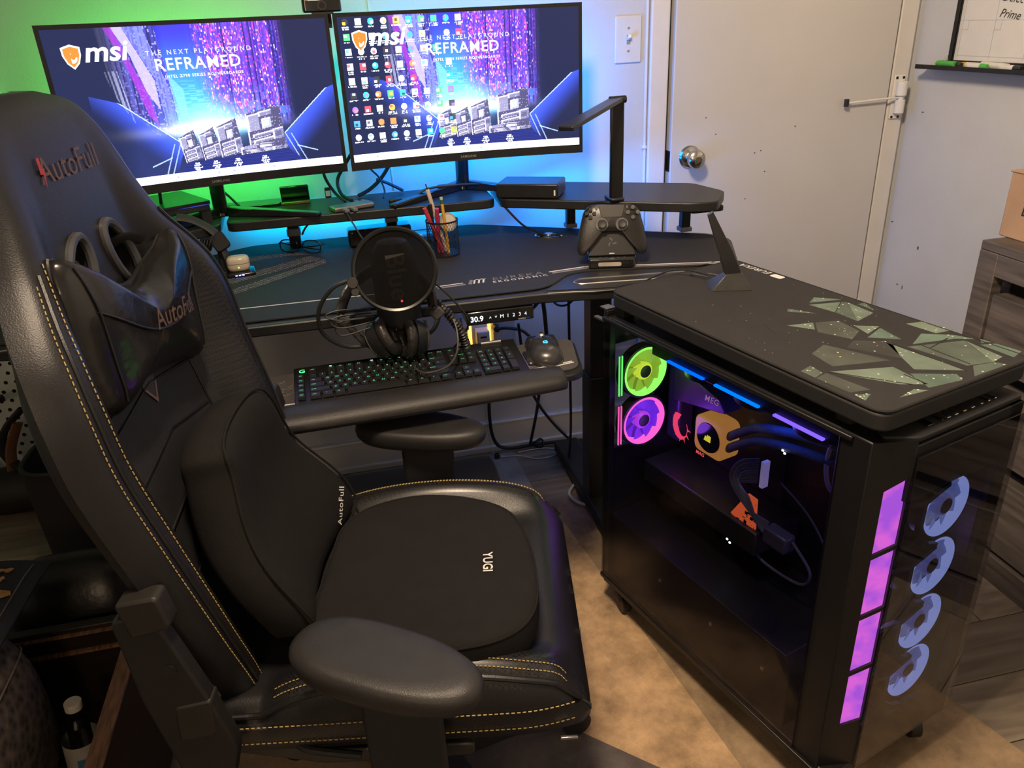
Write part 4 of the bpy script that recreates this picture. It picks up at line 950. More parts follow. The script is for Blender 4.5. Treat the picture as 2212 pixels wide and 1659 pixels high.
# laptop stack on the left wing
lt = place('laptop', 'closed dark laptop lying on the left wing of the shelf', 'laptop', (-0.505, -0.218, SZ + 0.027), 29)
MB().prism(round_poly([(-0.165, -0.10), (0.165, -0.10), (0.165, 0.10), (-0.165, 0.10)], 0.012), 0.020, 0.028).ob('lid', mat('laptop_lid', (0.03, 0.03, 0.032), 0.35, 0.4), lt, bevel=0.002)
MB().prism(round_poly([(-0.163, -0.098), (0.163, -0.098), (0.163, 0.098), (-0.163, 0.098)], 0.012), 0.005, 0.0195).ob('base', mat('laptop_base', (0.02, 0.02, 0.021), 0.4), lt, bevel=0.002)
for sx_, sy_ in ((-0.15, -0.085), (0.15, -0.085), (-0.15, 0.085), (0.15, 0.085)): MB().b2((sx_ - 0.012, sy_ - 0.008, -0.027), (sx_ + 0.012, sy_ + 0.008, 0.006)).ob('foot', RUBBER, lt)
MB().b2((-0.162, -0.0995, 0.0185), (0.162, -0.0975, 0.0208)).ob('seam_strip', CHROME, lt)

# watch on its charging stand
ws = place('watch_stand', 'dark wrist watch draped over a charging stand on the desk', 'watch', (-0.304, -0.280, MT), 8)
MB().lathe([(0.0, 0), (0.032, 0), (0.032, 0.006), (0.010, 0.010), (0.0, 0.010)], 28).ob('base', MATTE, ws, bevel=0.001)
MB().b2((-0.010, -0.004, 0.008), (0.012, 0.008, 0.085)).ob('stem', MATTE, ws, bevel=0.003)
M = Matrix.Translation((0.0, -0.012, 0.078)) @ Matrix.Rotation(rad(62), 4, 'X') @ Matrix.Rotation(rad(25), 4, 'Z')
MB().prism(round_poly([(-0.019, -0.022), (0.019, -0.022), (0.019, 0.022), (-0.019, 0.022)], 0.009), -0.005, 0.006, M).ob('watch_case', mat('watch_case_dark', (0.012, 0.012, 0.013), 0.6, spec=0.2), ws, bevel=0.002)
sp = [(-0.004, -0.004, 0.098), (-0.025, 0.006, 0.118), (-0.055, 0.010, 0.137), (-0.085, 0.010, 0.146)]
MB().tube(sp, 0.011, 8, flat=0.18).ob('strap', mat('watch_strap', (0.03, 0.03, 0.032), 0.6), ws)
MB().tube([(0.006, -0.014, 0.060), (0.010, -0.020, 0.035), (0.010, -0.016, 0.012)], 0.010, 8, flat=0.2).ob('strap', mat('watch_strap', (0.03, 0.03, 0.032), 0.6), ws)
cb_ = MB()
for k in range(5):
    cb_.tube([(-0.018 + 0.004 * math.cos(t) * 2 - 0.007 * k, -0.006 + 0.016 * math.sin(t), 0.075 + 0.016 * math.cos(t)) for t in [2 * PI * j / 10 for j in range(10)]], 0.0024, 6, closed=True, sm=2)
cb_.ob('coiled_cord', RUBBER, ws)

# earbud case on a charger
chp = place('wireless_charger', 'flat black square charger pad under the earbud case', 'charger', (-0.263, -0.318, MT), 8)
MB().prism(round_poly([(-0.034, -0.032), (0.034, -0.032), (0.034, 0.032), (-0.034, 0.032)], 0.008), 0.0, 0.009).ob('pad', GLOSS, chp, bevel=0.002)
lt_ = MB()
for k in range(3): lt_.box((-0.012 + 0.008 * k, -0.0328, 0.0055), (0.005, 0.001, 0.002))
lt_.ob('status_light', glow('charger_blue', (0.15, 0.2, 1.0), 9.0), chp, smooth=0)
eb = place('earbud_case', 'glossy cream earbud charging case with a green light', 'earbud case', (-0.266, -0.312, MT + 0.009), 5)
CREAM = mat('cream_gloss', (0.66, 0.56, 0.45), 0.2, var=0.03, coat=0.3)
bo = superoval(0.027, 0.021, 3.0, 36)
P = [[(x * s, y * s, z) for x, y in bo] for s, z in ((0.0, 0), (0.7, 0.0), (0.92, 0.003), (1.0, 0.010), (1.0, 0.0185))]
MB().grid(P, False, True).ob('case_bottom', CREAM, eb, smooth=1.0)
P = [[(x * s, y * s, z) for x, y in bo] for s, z in ((1.0, 0.0195), (1.0, 0.026), (0.95, 0.031), (0.80, 0.0345), (0.45, 0.036), (0.0, 0.0362))]
MB().grid(P, False, True).ob('case_lid', CREAM, eb, smooth=1.0)
MB().cyl((0.0, -0.0205, 0.011), (0.0, -0.0218, 0.011), 0.0016, n=10).ob('status_light', glow('case_green', (0.2, 1.0, 0.1), 4.0), eb)

# speaker behind the microphone
spk = place('speaker', 'rounded black speaker box standing behind the microphone', 'speaker', (0.092, -0.150, MT), 3)
MB().prism(round_poly([(-0.086, -0.030), (0.086, -0.030), (0.086, 0.030), (-0.086, 0.030)], 0.014), 0.003, 0.048).ob('enclosure', mat('speaker_shell', (0.016, 0.018, 0.022), 0.2, coat=0.2), spk, bevel=0.007, seg=4)
MB().prism(round_poly([(-0.076, 0.008), (0.076, 0.008), (0.076, 0.044), (-0.076, 0.044)], 0.01), 0.0295, 0.0312, Matrix.Rotation(rad(90), 4, 'X')).ob('grille', woven('speaker_cloth', (0.012, 0.012, 0.013), (0.004, 0.004, 0.004), 700, 0.9), spk)
MB().b2((-0.06, -0.02, 0.0), (-0.04, 0.02, 0.004)).b2((0.04, -0.02, 0.0), (0.06, 0.02, 0.004)).ob('foot_pad', RUBBER, spk)

# glasses
gs = place('eyeglasses', 'pair of thin dark rimmed eyeglasses folded on the desk mat', 'eyeglasses', (-0.118, -0.182, MT + 0.003), -28)
for s in (-1, 1):
    o_ = [(s * 0.034 + 0.026 * math.copysign(abs(math.cos(t)) ** 0.75, math.cos(t)), -0.004 + 0.0, 0.018 + 0.017 * math.copysign(abs(math.sin(t)) ** 0.75, math.sin(t))) for t in [2 * PI * k / 24 for k in range(24)]]
    MB().tube(o_, 0.0017, 6, closed=True, sm=0).ob('rim', GLOSS, gs)
    MB().flat(o_).ob('lens', glass('spectacle_glass', (0.92, 0.95, 0.97)), gs, smooth=0)
    MB().tube([(s * 0.062, -0.003, 0.024), (s * 0.066, 0.01, 0.023), (s * 0.02, 0.022 + 0.004 * s, 0.010), (-s * 0.045, 0.026 + 0.004 * s, 0.003)], 0.0016, 6).ob('temple_arm', GLOSS, gs)
MB().tube([(-0.009, -0.004, 0.022), (0.0, -0.006, 0.025), (0.009, -0.004, 0.022)], 0.0016, 6).ob('bridge', GLOSS, gs)

# pen cup and what it holds
cup = place('pen_cup', 'black wire mesh pen cup on the desk mat', 'pen cup', (0.243, -0.330, MT), 0)
hr = 0.040; hh = 0.090
wm = MB(); NW = 30
for k in range(NW):
    for s in (-1, 1):
        wm.tube([(hr * math.cos(2 * PI * k / NW + s * 1.3 * t), hr * math.sin(2 * PI * k / NW + s * 1.3 * t), 0.004 + (hh - 0.006) * t) for t in [j / 9 for j in range(10)]], 0.00062, 3, sm=0)
wm.ob('mesh_wall', DKMET, cup, smooth=0, kind='stuff')
MB().lathe([(hr - 0.001, hh - 0.004), (hr + 0.0016, hh - 0.004), (hr + 0.0016, hh), (hr - 0.001, hh), (hr - 0.001, hh - 0.004)], 36).ob('rim', DKMET, cup)
MB().lathe([(0.0, 0.0), (hr + 0.001, 0.0), (hr + 0.001, 0.005), (0.0, 0.004)], 36).ob('bottom', DKMET, cup)
def pen(name, label, cat, p0, p1, r, parts):
    t = place(name, label, cat, (0.243, -0.330, MT + 0.005)); p0 = Vector(p0); p1 = Vector(p1)
    for nm, a_, b_, k, m in parts:
        MB().cyl(p0 + (p1 - p0) * a_, p0 + (p1 - p0) * b_, r * k, n=12).ob(nm, m, t, bevel=0.0006)
REDP = mat('pen_red', (0.45, 0.04, 0.06), 0.35); PINK = mat('pen_crimson', (0.40, 0.03, 0.10), 0.35); PENCIL = mat('pencil_yellow', (0.55, 0.30, 0.04), 0.4); TAN = mat('pen_cream', (0.60, 0.48, 0.36), 0.4)
pen('red_pen', 'red capped pen leaning left in the mesh cup', 'pen', (-0.002, 0.004, 0.0), (-0.042, -0.012, 0.120), 0.0048, [('barrel', 0, 0.75, 1, REDP), ('cap', 0.72, 1.0, 1.15, REDP)])
pen('crimson_pen', 'crimson pen standing in the middle of the mesh cup', 'pen', (-0.012, 0.010, 0.0), (-0.012, -0.020, 0.118), 0.0048, [('barrel', 0, 0.70, 1, PINK), ('cap', 0.68, 1.0, 1.12, PINK)])
pen('cream_pen', 'long cream pen standing highest in the mesh cup', 'pen', (0.008, 0.012, 0.0), (-0.028, 0.010, 0.160), 0.0048, [('barrel', 0, 0.78, 1, TAN), ('cap', 0.74, 1.0, 1.1, TAN), ('tip', 1.0, 1.09, 0.3, INKB)])
pen('black_pen', 'black pen between the red ones in the mesh cup', 'pen', (-0.016, 0.014, 0.0), (-0.026, 0.004, 0.125), 0.0044, [('barrel', 0, 0.8, 1, INKB), ('clip', 0.8, 1.0, 1.2, INKB)])
pen('pencil', 'yellow pencil with green ferrule in the mesh cup', 'pencil', (0.010, -0.016, 0.0), (0.003, -0.004, 0.142), 0.0040, [('shaft', 0, 0.88, 1, PENCIL), ('ferrule', 0.88, 0.95, 1.05, mat('ferrule_green', (0.05, 0.16, 0.08), 0.4, 0.5)), ('eraser', 0.95, 1.0, 1.0, mat('eraser_pale', (0.5, 0.45, 0.38), 0.7))])
tp = place('tape_roll', 'clear tape roll with pale core standing in the mesh cup', 'tape', (0.243, -0.330, MT + 0.005))
Mr = Matrix.Translation((0.014, 0.010, 0.074)) @ Matrix.Rotation(rad(72), 4, 'X') @ Matrix.Rotation(rad(20), 4, 'Y')
MB().lathe([(0.0, 0.0), (0.019, 0.0), (0.019, 0.010), (0.0, 0.010)], 28).tf(Mr).ob('core', mat('tape_core', (0.55, 0.48, 0.40), 0.6), tp)
MB().lathe([(0.0195, 0.0), (0.024, 0.0), (0.024, 0.010), (0.0195, 0.010), (0.0195, 0.0)], 28).tf(Mr).ob('film', mat('tape_film', (0.30, 0.33, 0.33), 0.15, var=0.05), tp)
# clear box by the cup
cbx = place('clear_box', 'small clear plastic box on the desk behind the pen cup', 'box', (0.208, -0.190, MT), 0)
MB().b2((-0.028, -0.022, 0.0), (0.028, 0.022, 0.022)).ob('tray', glass('clear_plastic', (0.80, 0.88, 0.92), 0.05, 0.12), cbx, bevel=0.003)
MB().b2((-0.029, -0.023, 0.0225), (0.029, 0.023, 0.028)).ob('lid', glass('clear_plastic', (0.80, 0.88, 0.92), 0.05, 0.12), cbx, bevel=0.002)

# cable grommet
gr = place('cable_grommet', 'oval metal cable grommet set in the desk mat', 'cable grommet', (0.540, -0.262, MT), -25)
P = [(0.036 * math.cos(t), 0.024 * math.sin(t), 0.002) for t in [2 * PI * k / 20 for k in range(20)]]
MB().tube(P, 0.0028, 8, closed=True, sm=0).ob('ring', CHROME, gr)
k_ = MB()
for t in range(6): a_ = 2 * PI * t / 6 + 0.3; k_.tube([(0.010 * math.cos(a_), 0.007 * math.sin(a_), 0.007), (0.034 * math.cos(a_), 0.022 * math.sin(a_), 0.003)], 0.0022, 6, sm=0)
k_.lathe([(0.0, 0.009), (0.010, 0.009), (0.011, 0.004), (0.0, 0.004)], 18).ob('spokes', STEEL, gr)
MB().lathe([(0.0, 0.0), (0.024, 0.0), (0.024, 0.0015), (0.0, 0.0015)], 20).ob('opening', mat('slot_black', (0.004, 0.004, 0.004), 0.9), gr)
cord('shelf_cord', 'black cord slanting from the shelf gap down to the grommet', [(0.412, -0.240, SZ - 0.004), (0.425, -0.262, SZ - 0.025), (0.47, -0.265, SZ - 0.075), (0.515, -0.262, MT + 0.012), (0.535, -0.262, MT + 0.003)], 0.0030)
cord('charging_cable', 'thin cord running from the grommet to the controller stand', [(0.56, -0.268, MT + 0.006), (0.60, -0.31, MT + 0.010), (0.625, -0.38, MT + 0.004), (0.628, -0.470, MT + 0.008)], 0.0016)

# game controller on its charging stand
stn = place('charging_stand', 'black controller charging stand with a light bar on the desk mat', 'charging stand', (0.618, -0.548, MT), -15)
bp_ = round_poly([(-0.056, -0.060), (0.044, -0.060), (0.056, -0.046), (0.056, 0.060), (-0.056, 0.060)], 0.006)
MB().prism(bp_, 0.001, 0.022).ob('base', GLOSS, stn, bevel=0.002)
MB().prism(round_poly([(-0.034, 0.0065), (0.020, 0.0065), (0.020, 0.0155), (-0.034, 0.0155)], 0.0045), 0.0598, 0.0612, Matrix.Rotation(rad(90), 4, 'X')).ob('light_bar', mat('frosted_bar', (0.42, 0.38, 0.33), 0.4), stn)
Mb = Matrix.Translation((0, -0.030, 0.023)) @ Matrix.Rotation(rad(68), 4, 'X')
MB().prism(round_poly([(-0.057, 0.0), (0.057, 0.0), (0.041, 0.066), (-0.041, 0.066)], [0.003, 0.003, 0.012, 0.012]), -0.016, 0.002, Mb).ob('cradle', mat('cradle_plastic', (0.014, 0.013, 0.013), 0.35), stn, bevel=0.002)
em = MB()
for a_ in (90, 210, 330):
    r_ = Matrix.Translation((0, 0.031, 0.0026)) @ Matrix.Rotation(rad(a_), 4, 'Z')
    em.add([Mb @ (r_ @ Vector(p)) for p in ((0.001, -0.0012, 0), (0.006, 0.0015, 0), (0.0085, 0.0055, 0), (0.0115, 0.004, 0), (0.0085, 0.0005, 0), (0.0075, -0.002, 0))], [(0, 1, 4, 5), (1, 2, 3, 4)])
em.ob('emblem', mat('emblem_grey', (0.09, 0.085, 0.08), 0.5), stn, smooth=0)
MB().prism(round_poly([(-0.006, 0.004), (0.006, 0.004), (0.006, 0.0062), (-0.006, 0.0062)], 0.001), 0.002, 0.0026, Mb).ob('indicator', PRINTW, stn)
ic = MB()
for k in range(5): ic.lathe([(0.0, 0.0), (0.0035, 0.0), (0.0035, 0.0003), (0.0, 0.0003)], 10, (-0.028 + 0.014 * k, -0.044, 0.022))
ic.ob('touch_icons', mat('icon_grey', (0.06, 0.06, 0.06), 0.5), stn, smooth=0)
ct = place('game_controller', 'black game controller with twin thumbsticks resting on its stand', 'game controller', (0.618, -0.548, MT), -15)
Mc = Matrix.Translation((0, -0.012, 0.088)) @ Matrix.Rotation(rad(68), 4, 'X')
hc = [(0.0, 0.052), (0.028, 0.053), (0.050, 0.050), (0.064, 0.038), (0.072, 0.012), (0.079, -0.020), (0.082, -0.046), (0.078, -0.062), (0.066, -0.066), (0.057, -0.054), (0.046, -0.030), (0.034, -0.016), (0.0, -0.013)]
oc = [(p.x, p.y) for p in catmull([(x, y, 0) for x, y in hc + [(-x, y) for x, y in reversed(hc[1:-1])]], 3, True)]
CPL = mat('controller_plastic', (0.014, 0.0135, 0.013), 0.27, bump=0.1, bs=1600)
inflate(oc, 0.012, 0.020, 2.2, c=(0.0, 0.018)).tf(Mc).ob('shell', CPL, ct, smooth=1.2)
def inC(pts, z): return [Mc @ Vector((x, y, z)) for x, y in pts]
tpd = round_poly([(-0.031, 0.048), (0.031, 0.048), (0.024, 0.020), (-0.024, 0.020)], 0.005)
MB().prism(tpd, 0.0095, 0.0128, Mc).ob('touchpad', mat('touchpad_plastic', (0.05, 0.047, 0.044), 0.32), ct, bevel=0.001)
for s in (-1, 1):
    cx_ = s * 0.0235
    MB().lathe([(0.0, 0.0115), (0.0155, 0.0115), (0.0145, 0.0140), (0.0125, 0.0140), (0.0125, 0.012), (0.0, 0.012)], 28, (cx_, 0.003, 0)).tf(Mc).ob('stick_well', mat('well_ring', (0.20, 0.20, 0.20), 0.25, 0.6), ct)
    MB().lathe([(0.007, 0.011), (0.006, 0.020), (0.0098, 0.0225), (0.0105, 0.0245), (0.0085, 0.0262), (0.006, 0.0252), (0.0, 0.0248)], 24, (cx_, 0.003, 0)).tf(Mc).ob('thumbstick', mat('stick_rubber', (0.03, 0.029, 0.028), 0.55), ct)
for k, (ox, oy) in enumerate(((0, 1), (1, 0), (0, -1), (-1, 0))):
    MB().lathe([(0.0, 0.009), (0.0050, 0.009), (0.0050, 0.0130), (0.0042, 0.0140), (0.0, 0.0142)], 18, (0.0495 + 0.0115 * ox, 0.030 + 0.0115 * oy, -0.0005)).tf(Mc).ob('action_button', mat('button_grey', (0.10, 0.095, 0.09), 0.25), ct)
    a_ = (90, 0, -90, 180)[k]
    MB().prism(round_poly([(0.003, 0.0), (0.0065, -0.0042), (0.0130, -0.0042), (0.0130, 0.0042), (0.0065, 0.0042)], 0.001), 0.009, 0.0140, Mc @ Matrix.Translation((-0.0495, 0.030, -0.0005)) @ Matrix.Rotation(rad(a_), 4, 'Z')).ob('direction_button', mat('dpad_black', (0.012, 0.012, 0.012), 0.3), ct, bevel=0.0008)
for s in (-1, 1): MB().prism(round_poly([(-0.002, -0.004), (0.002, -0.004), (0.002, 0.004), (-0.002, 0.004)], 0.0018), 0.010, 0.0125, Mc @ Matrix.Translation((s * 0.036, 0.043, 0))).ob('menu_button', mat('button_grey', (0.10, 0.095, 0.09), 0.25), ct)

# ------------------------------------------------------------------ keyboard
KEYM = mat('keycap_plastic', (0.012, 0.012, 0.013), 0.38, bump=0.08, bs=900)
kbd = thing('keyboard', 'black mechanical keyboard with green lit legends on the tray', 'keyboard', (0.0955, -0.8145, 0.6645), rad(1.6))
TILT = Matrix.Translation((0, -0.0775, 0.004)) @ Matrix.Rotation(rad(6.0), 4, 'X') @ Matrix.Translation((0, 0.0775, 0))
kb2 = MB().prism(round_poly([(-0.2345, -0.0775), (0.2345, -0.0775), (0.2345, 0.0775), (-0.2345, 0.0775)], 0.004), 0.0, 0.010, TILT)
kb2.ob('deck', mat('keyboard_deck', (0.020, 0.020, 0.021), 0.35, 0.6, stretch=(1, 30, 1)), kbd, bevel=0.0015)
MB().b2((-0.20, 0.050, 0.0), (-0.17, 0.075, 0.013)).b2((0.17, 0.050, 0.0), (0.20, 0.075, 0.013)).ob('tilt_foot', MATTE, kbd)
MB().b2((-0.2345, -0.0788, 0.0025), (0.2345, -0.0775, 0.012)).ob('front_trim', STEEL, kbd)
MB().prism([(0.2335, -0.0775), (0.2350, -0.0775), (0.2350, 0.0775), (0.2335, 0.0775)], 0.001, 0.0105, TILT).ob('side_trim', STEEL, kbd, smooth=0)
LEG = glow('key_legend_green', (0.15, 0.85, 0.35), 0.9)
keymesh = {}
legends = MB()
def key(x, y, w, d, ch='-', s=0.0075):
    """keycap centred at x,y (metres on the deck)"""
    k = (round(w, 4), round(d, 4))
    if k not in keymesh:
        a, b = w / 2 - 0.0011, d / 2 - 0.0011
        m = MB().add([(-a, -b, 0), (a, -b, 0), (a, b, 0), (-a, b, 0), (-a + .0018, -b + .0016, .0062), (a - .0018, -b + .0016, .0062), (a - .0018, b - .0012, .0062), (-a + .0018, b - .0012, .0062)], [(0, 3, 2, 1), (4, 5, 6, 7), (0, 1, 5, 4), (1, 2, 6, 5), (2, 3, 7, 6), (3, 0, 4, 7)]).mesh('keycap')
        m.materials.append(KEYM); keymesh[k] = m
    o = bpy.data.objects.new('keycap', keymesh[k]); link(o, kbd)
    o.matrix_basis = TILT @ Matrix.Translation((x, y, 0.0118))
    if ch:
        V, F = text_geo(ch, s); legends.add([TILT @ Vector((v.x + x - (w / 2 - 0.0095 if w > 0.022 else 0), v.y + y + 0.001, 0.0118 + 0.00635)) for v in V], F)
U = 0.0187; D = 0.0187
y0 = 0.0775 - 0.030
X0 = -0.2345 + 0.029 + U / 2
rows = ["`1234567890-=", "QWERTYUIOP[]", "ASDFGHJKL;'", "ZXCVBNM,./"]
key(X0, y0, U, D * 0.8, 'esc', 0.0055)
for g in range(3):
    for k in range(4): key(X0 + U * (2 + g * 4.5 + k), y0, U, D * 0.8, 'F%d' % (g * 4 + k + 1), 0.0055)
y1 = y0 - D * 1.25
for k, ch in enumerate(rows[0]): key(X0 + U * k, y1, U, D, ch)
key(X0 + U * 13.5, y1, 2 * U, D, 'back', 0.0055)
key(X0 + U * 0.25, y1 - D, 1.5 * U, D, 'tab', 0.0055)
for k, ch in enumerate(rows[1]): key(X0 + U * (1.5 + k), y1 - D, U, D, ch)
key(X0 + U * 13.75, y1 - D, 1.5 * U, D, '\\')
key(X0 + U * 0.375, y1 - 2 * D, 1.75 * U, D, 'caps', 0.0055)
for k, ch in enumerate(rows[2]): key(X0 + U * (1.75 + k), y1 - 2 * D, U, D, ch)
key(X0 + U * 13.375, y1 - 2 * D, 2.25 * U, D, 'enter', 0.0055)
key(X0 + U * 0.625, y1 - 3 * D, 2.25 * U, D, 'shift', 0.0055)
for k, ch in enumerate(rows[3]): key(X0 + U * (2.25 + k), y1 - 3 * D, U, D, ch)
key(X0 + U * 13.125, y1 - 3 * D, 2.75 * U, D, 'shift', 0.0055)
xx = 0
for w_, ch in ((1.25, 'ctrl'), (1.25, '+'), (1.25, 'alt'), (6.25, ''), (1.25, 'alt'), (1.25, 'fn'), (1.25, '='), (1.25, 'ctrl')):
    key(X0 + U * (xx + w_ / 2 - 0.5), y1 - 4 * D, w_ * U, D, ch, 0.0055); xx += w_
XN = X0 + U * 15.25
for k in range(3):
    key(XN + U * k, y0, U, D * 0.8, ('prt', 'scr', 'brk')[k], 0.0045); key(XN + U * k, y1, U, D, ('ins', 'home', 'pg')[k], 0.0045); key(XN + U * k, y1 - D, U, D, ('del', 'end', 'pg')[k], 0.0045); key(XN + U * k, y1 - 4 * D, U, D, ('<', 'v', '>')[k])
key(XN + U, y1 - 3 * D, U, D, '^')
XP = XN + U * 3.25
for r_, chs in enumerate(("N/*-", "789", "456", "123", "0.")):
    if r_ == 4: key(XP + U * 0.5, y1 - 4 * D, 2 * U, D, '0'); key(XP + U * 2, y1 - 4 * D, U, D, '.'); continue
    for k, ch in enumerate(chs): key(XP + U * k, y1 - r_ * D, U, D, ch)
key(XP + U * 3, y1 - 1.5 * D, U, 2 * D, '+'); key(XP + U * 3, y1 - 3.5 * D, U, 2 * D, '')
for k in range(5): key(-0.2345 + 0.014, y1 - k * D + 0.002, U * 0.9, D, 'G%d' % (k + 1), 0.0055)
legends.ob('key_legends', LEG, kbd, smooth=0, kind='stuff')
V, F = text_geo('G', 0.018, 0, 1, 0.02); MB().add([TILT @ Vector((v.x - 0.218, v.y + 0.060, 0.0103)) for v in V], F).ob('emblem', glow('emblem_green', (0.1, 1.0, 0.3), 1.6), kbd, smooth=0)
MB().cyl(TILT @ Vector((0.160, 0.069, 0.012)), TILT @ Vector((0.205, 0.069, 0.012)), 0.0042, n=16).ob('volume_roller', STEEL, kbd, bevel=0.0005)
lw_ = MB()
for x in (-0.160, -0.075): lw_.box(TILT @ Vector((x, 0.067, 0.0102)), (0.005, 0.0022, 0.0006))
lw_.ob('indicator', glow('kb_white', (0.9, 0.95, 1.0), 4.0), kbd, smooth=0)

# mouse
ms = thing('mouse', 'dark grey gaming mouse with a blue lit mark beside the keyboard', 'mouse', (0.388, -0.772, 0.6635), rad(-6))
mo = [(-0.020, 0.062), (0.018, 0.064), (0.032, 0.045), (0.031, 0.010), (0.036, -0.030), (0.030, -0.056), (0.004, -0.066), (-0.026, -0.056), (-0.036, -0.030), (-0.031, 0.005), (-0.034, 0.045)]
mo = [(p.x, p.y) for p in catmull([(x, y, 0) for x, y in mo], 4, True)]
hump = lambda x, y: 0.0
inflate(mo, 0.036, 0.003, 2.4, c=(0.0, -0.016)).ob('shell', mat('mouse_shell', (0.035, 0.034, 0.034), 0.28, coat=0.15), ms, smooth=1.2)
MB().cyl((-0.004, 0.040, 0.027), (0.004, 0.040, 0.027), 0.010, n=20).ob('scroll_wheel', STEEL, ms, bevel=0.001)
MB().tube([(0.0, 0.06, 0.013), (0.0, 0.035, 0.031), (0.0, 0.010, 0.0362)], 0.0012, 6).ob('split_line', GLOSS, ms)
inflate([(p[0] * 0.5 + 0.019, p[1] * 0.42 + 0.035) for p in mo], 0.030, 0.003, 2.4).ob('button', mat('mouse_button', (0.02, 0.02, 0.021), 0.25), ms, smooth=1.2)
inflate([(p[0] * 0.5 - 0.019, p[1] * 0.42 + 0.035) for p in mo], 0.030, 0.003, 2.4).ob('button', mat('mouse_button', (0.02, 0.02, 0.021), 0.25), ms, smooth=1.2)
inflate([(p[0] * 0.36 - 0.036, p[1] * 0.55 - 0.016) for p in mo], 0.012, 0.003, 2.4).ob('thumb_rest', mat('mouse_button', (0.02, 0.02, 0.021), 0.25), ms, smooth=1.2)
V, F = text_geo('G', 0.016, 0, 1, 0.02); M = frame((0.0, -0.016, 0.0372), (1, 0, 0), (0, 1, 0.03)); MB().add([M @ v for v in V], F).ob('emblem', glow('mouse_blue', (0.05, 0.45, 1.0), 4.0), ms, smooth=0)

# ------------------------------------------------------------------ microphone, pop filter, headphones
mic = thing('microphone', 'black desk microphone hidden behind the round pop filter', 'microphone', (0.088, -0.742, 0.6635))
MB().lathe([(0.0, 0.0), (0.050, 0.0), (0.050, 0.008), (0.012, 0.014), (0.009, 0.03), (0.009, 0.12), (0.0, 0.12)], 28).ob('stand', MATTE, mic)
MB().lathe([(0.0, 0.10), (0.040, 0.104), (0.046, 0.115), (0.046, 0.215), (0.044, 0.250), (0.030, 0.275), (0.0, 0.283)], 32).ob('body', mat('mic_shell', (0.03, 0.03, 0.033), 0.4, 0.3), mic)
V, F = text_geo('Blue', 0.052, 0, 1.05, 0.02); M = frame((0.002, -0.0485, 0.215), (0.05, 0, -1), (1, 0, 0.05)); MB().add([M @ v for v in V], F).ob('lettering', mat('mic_print', (0.30, 0.29, 0.28), 0.5), mic, smooth=0)
MB().cyl((0.005, -0.047, 0.165), (0.005, -0.0495, 0.165), 0.0022, n=12).ob('mute_light', glow('mic_red', (1.0, 0.06, 0.08), 8.0), mic)
pf = thing('pop_filter', 'round black pop filter with gooseneck in front of the microphone', 'pop filter', (0.085, -0.800, 0.897))
nd = Vector((-0.055, -0.96, 0.28)).normalized(); ux = Vector((1, -0.057, 0)).normalized(); uy = nd.cross(ux)
Mp = Matrix.Identity(4)
for i in range(3): Mp[i][0] = ux[i]; Mp[i][1] = uy[i]; Mp[i][2] = nd[i]
MB().lathe([(0.0755, -0.006), (0.080, -0.008), (0.0835, -0.004), (0.0835, 0.004), (0.080, 0.008), (0.0755, 0.006), (0.0755, -0.006)], 56).tf(Mp).ob('hoop', mat('hoop_black', (0.013, 0.013, 0.013), 0.3), pf)
MB().lathe([(0.0, 0.003), (0.0762, 0.003)], 48, caps=False).tf(Mp).ob('mesh_screen', glass('pop_filter_cloth', (0.36, 0.35, 0.34), 0.6, 0.006), pf)
MB().lathe([(0.0, -0.003), (0.0762, -0.003)], 48, caps=False).tf(Mp).ob('mesh_screen', glass('pop_filter_cloth', (0.36, 0.35, 0.34), 0.6, 0.006), pf)
MB().cyl(Mp @ Vector((-0.083, -0.018, -0.008)), Mp @ Vector((-0.083, -0.018, 0.010)), 0.011, n=18).cyl(Mp @ Vector((-0.080, -0.036, -0.006)), Mp @ Vector((-0.080, -0.036, 0.008)), 0.008, n=18).ob('clamp', BLACK, pf, bevel=0.001)
gn = [(-0.092, 0.0, -0.012), (-0.125, 0.0, -0.025), (-0.154, 0.004, -0.065), (-0.156, 0.010, -0.112), (-0.125, 0.018, -0.148), (-0.085, 0.025, -0.160), (-0.03, 0.035, -0.155), (0.0, 0.052, -0.15)]
MB().tube(gn, 0.0042, 10, sm=8).ob('gooseneck', mat('gooseneck_black', (0.012, 0.012, 0.012), 0.4), pf)

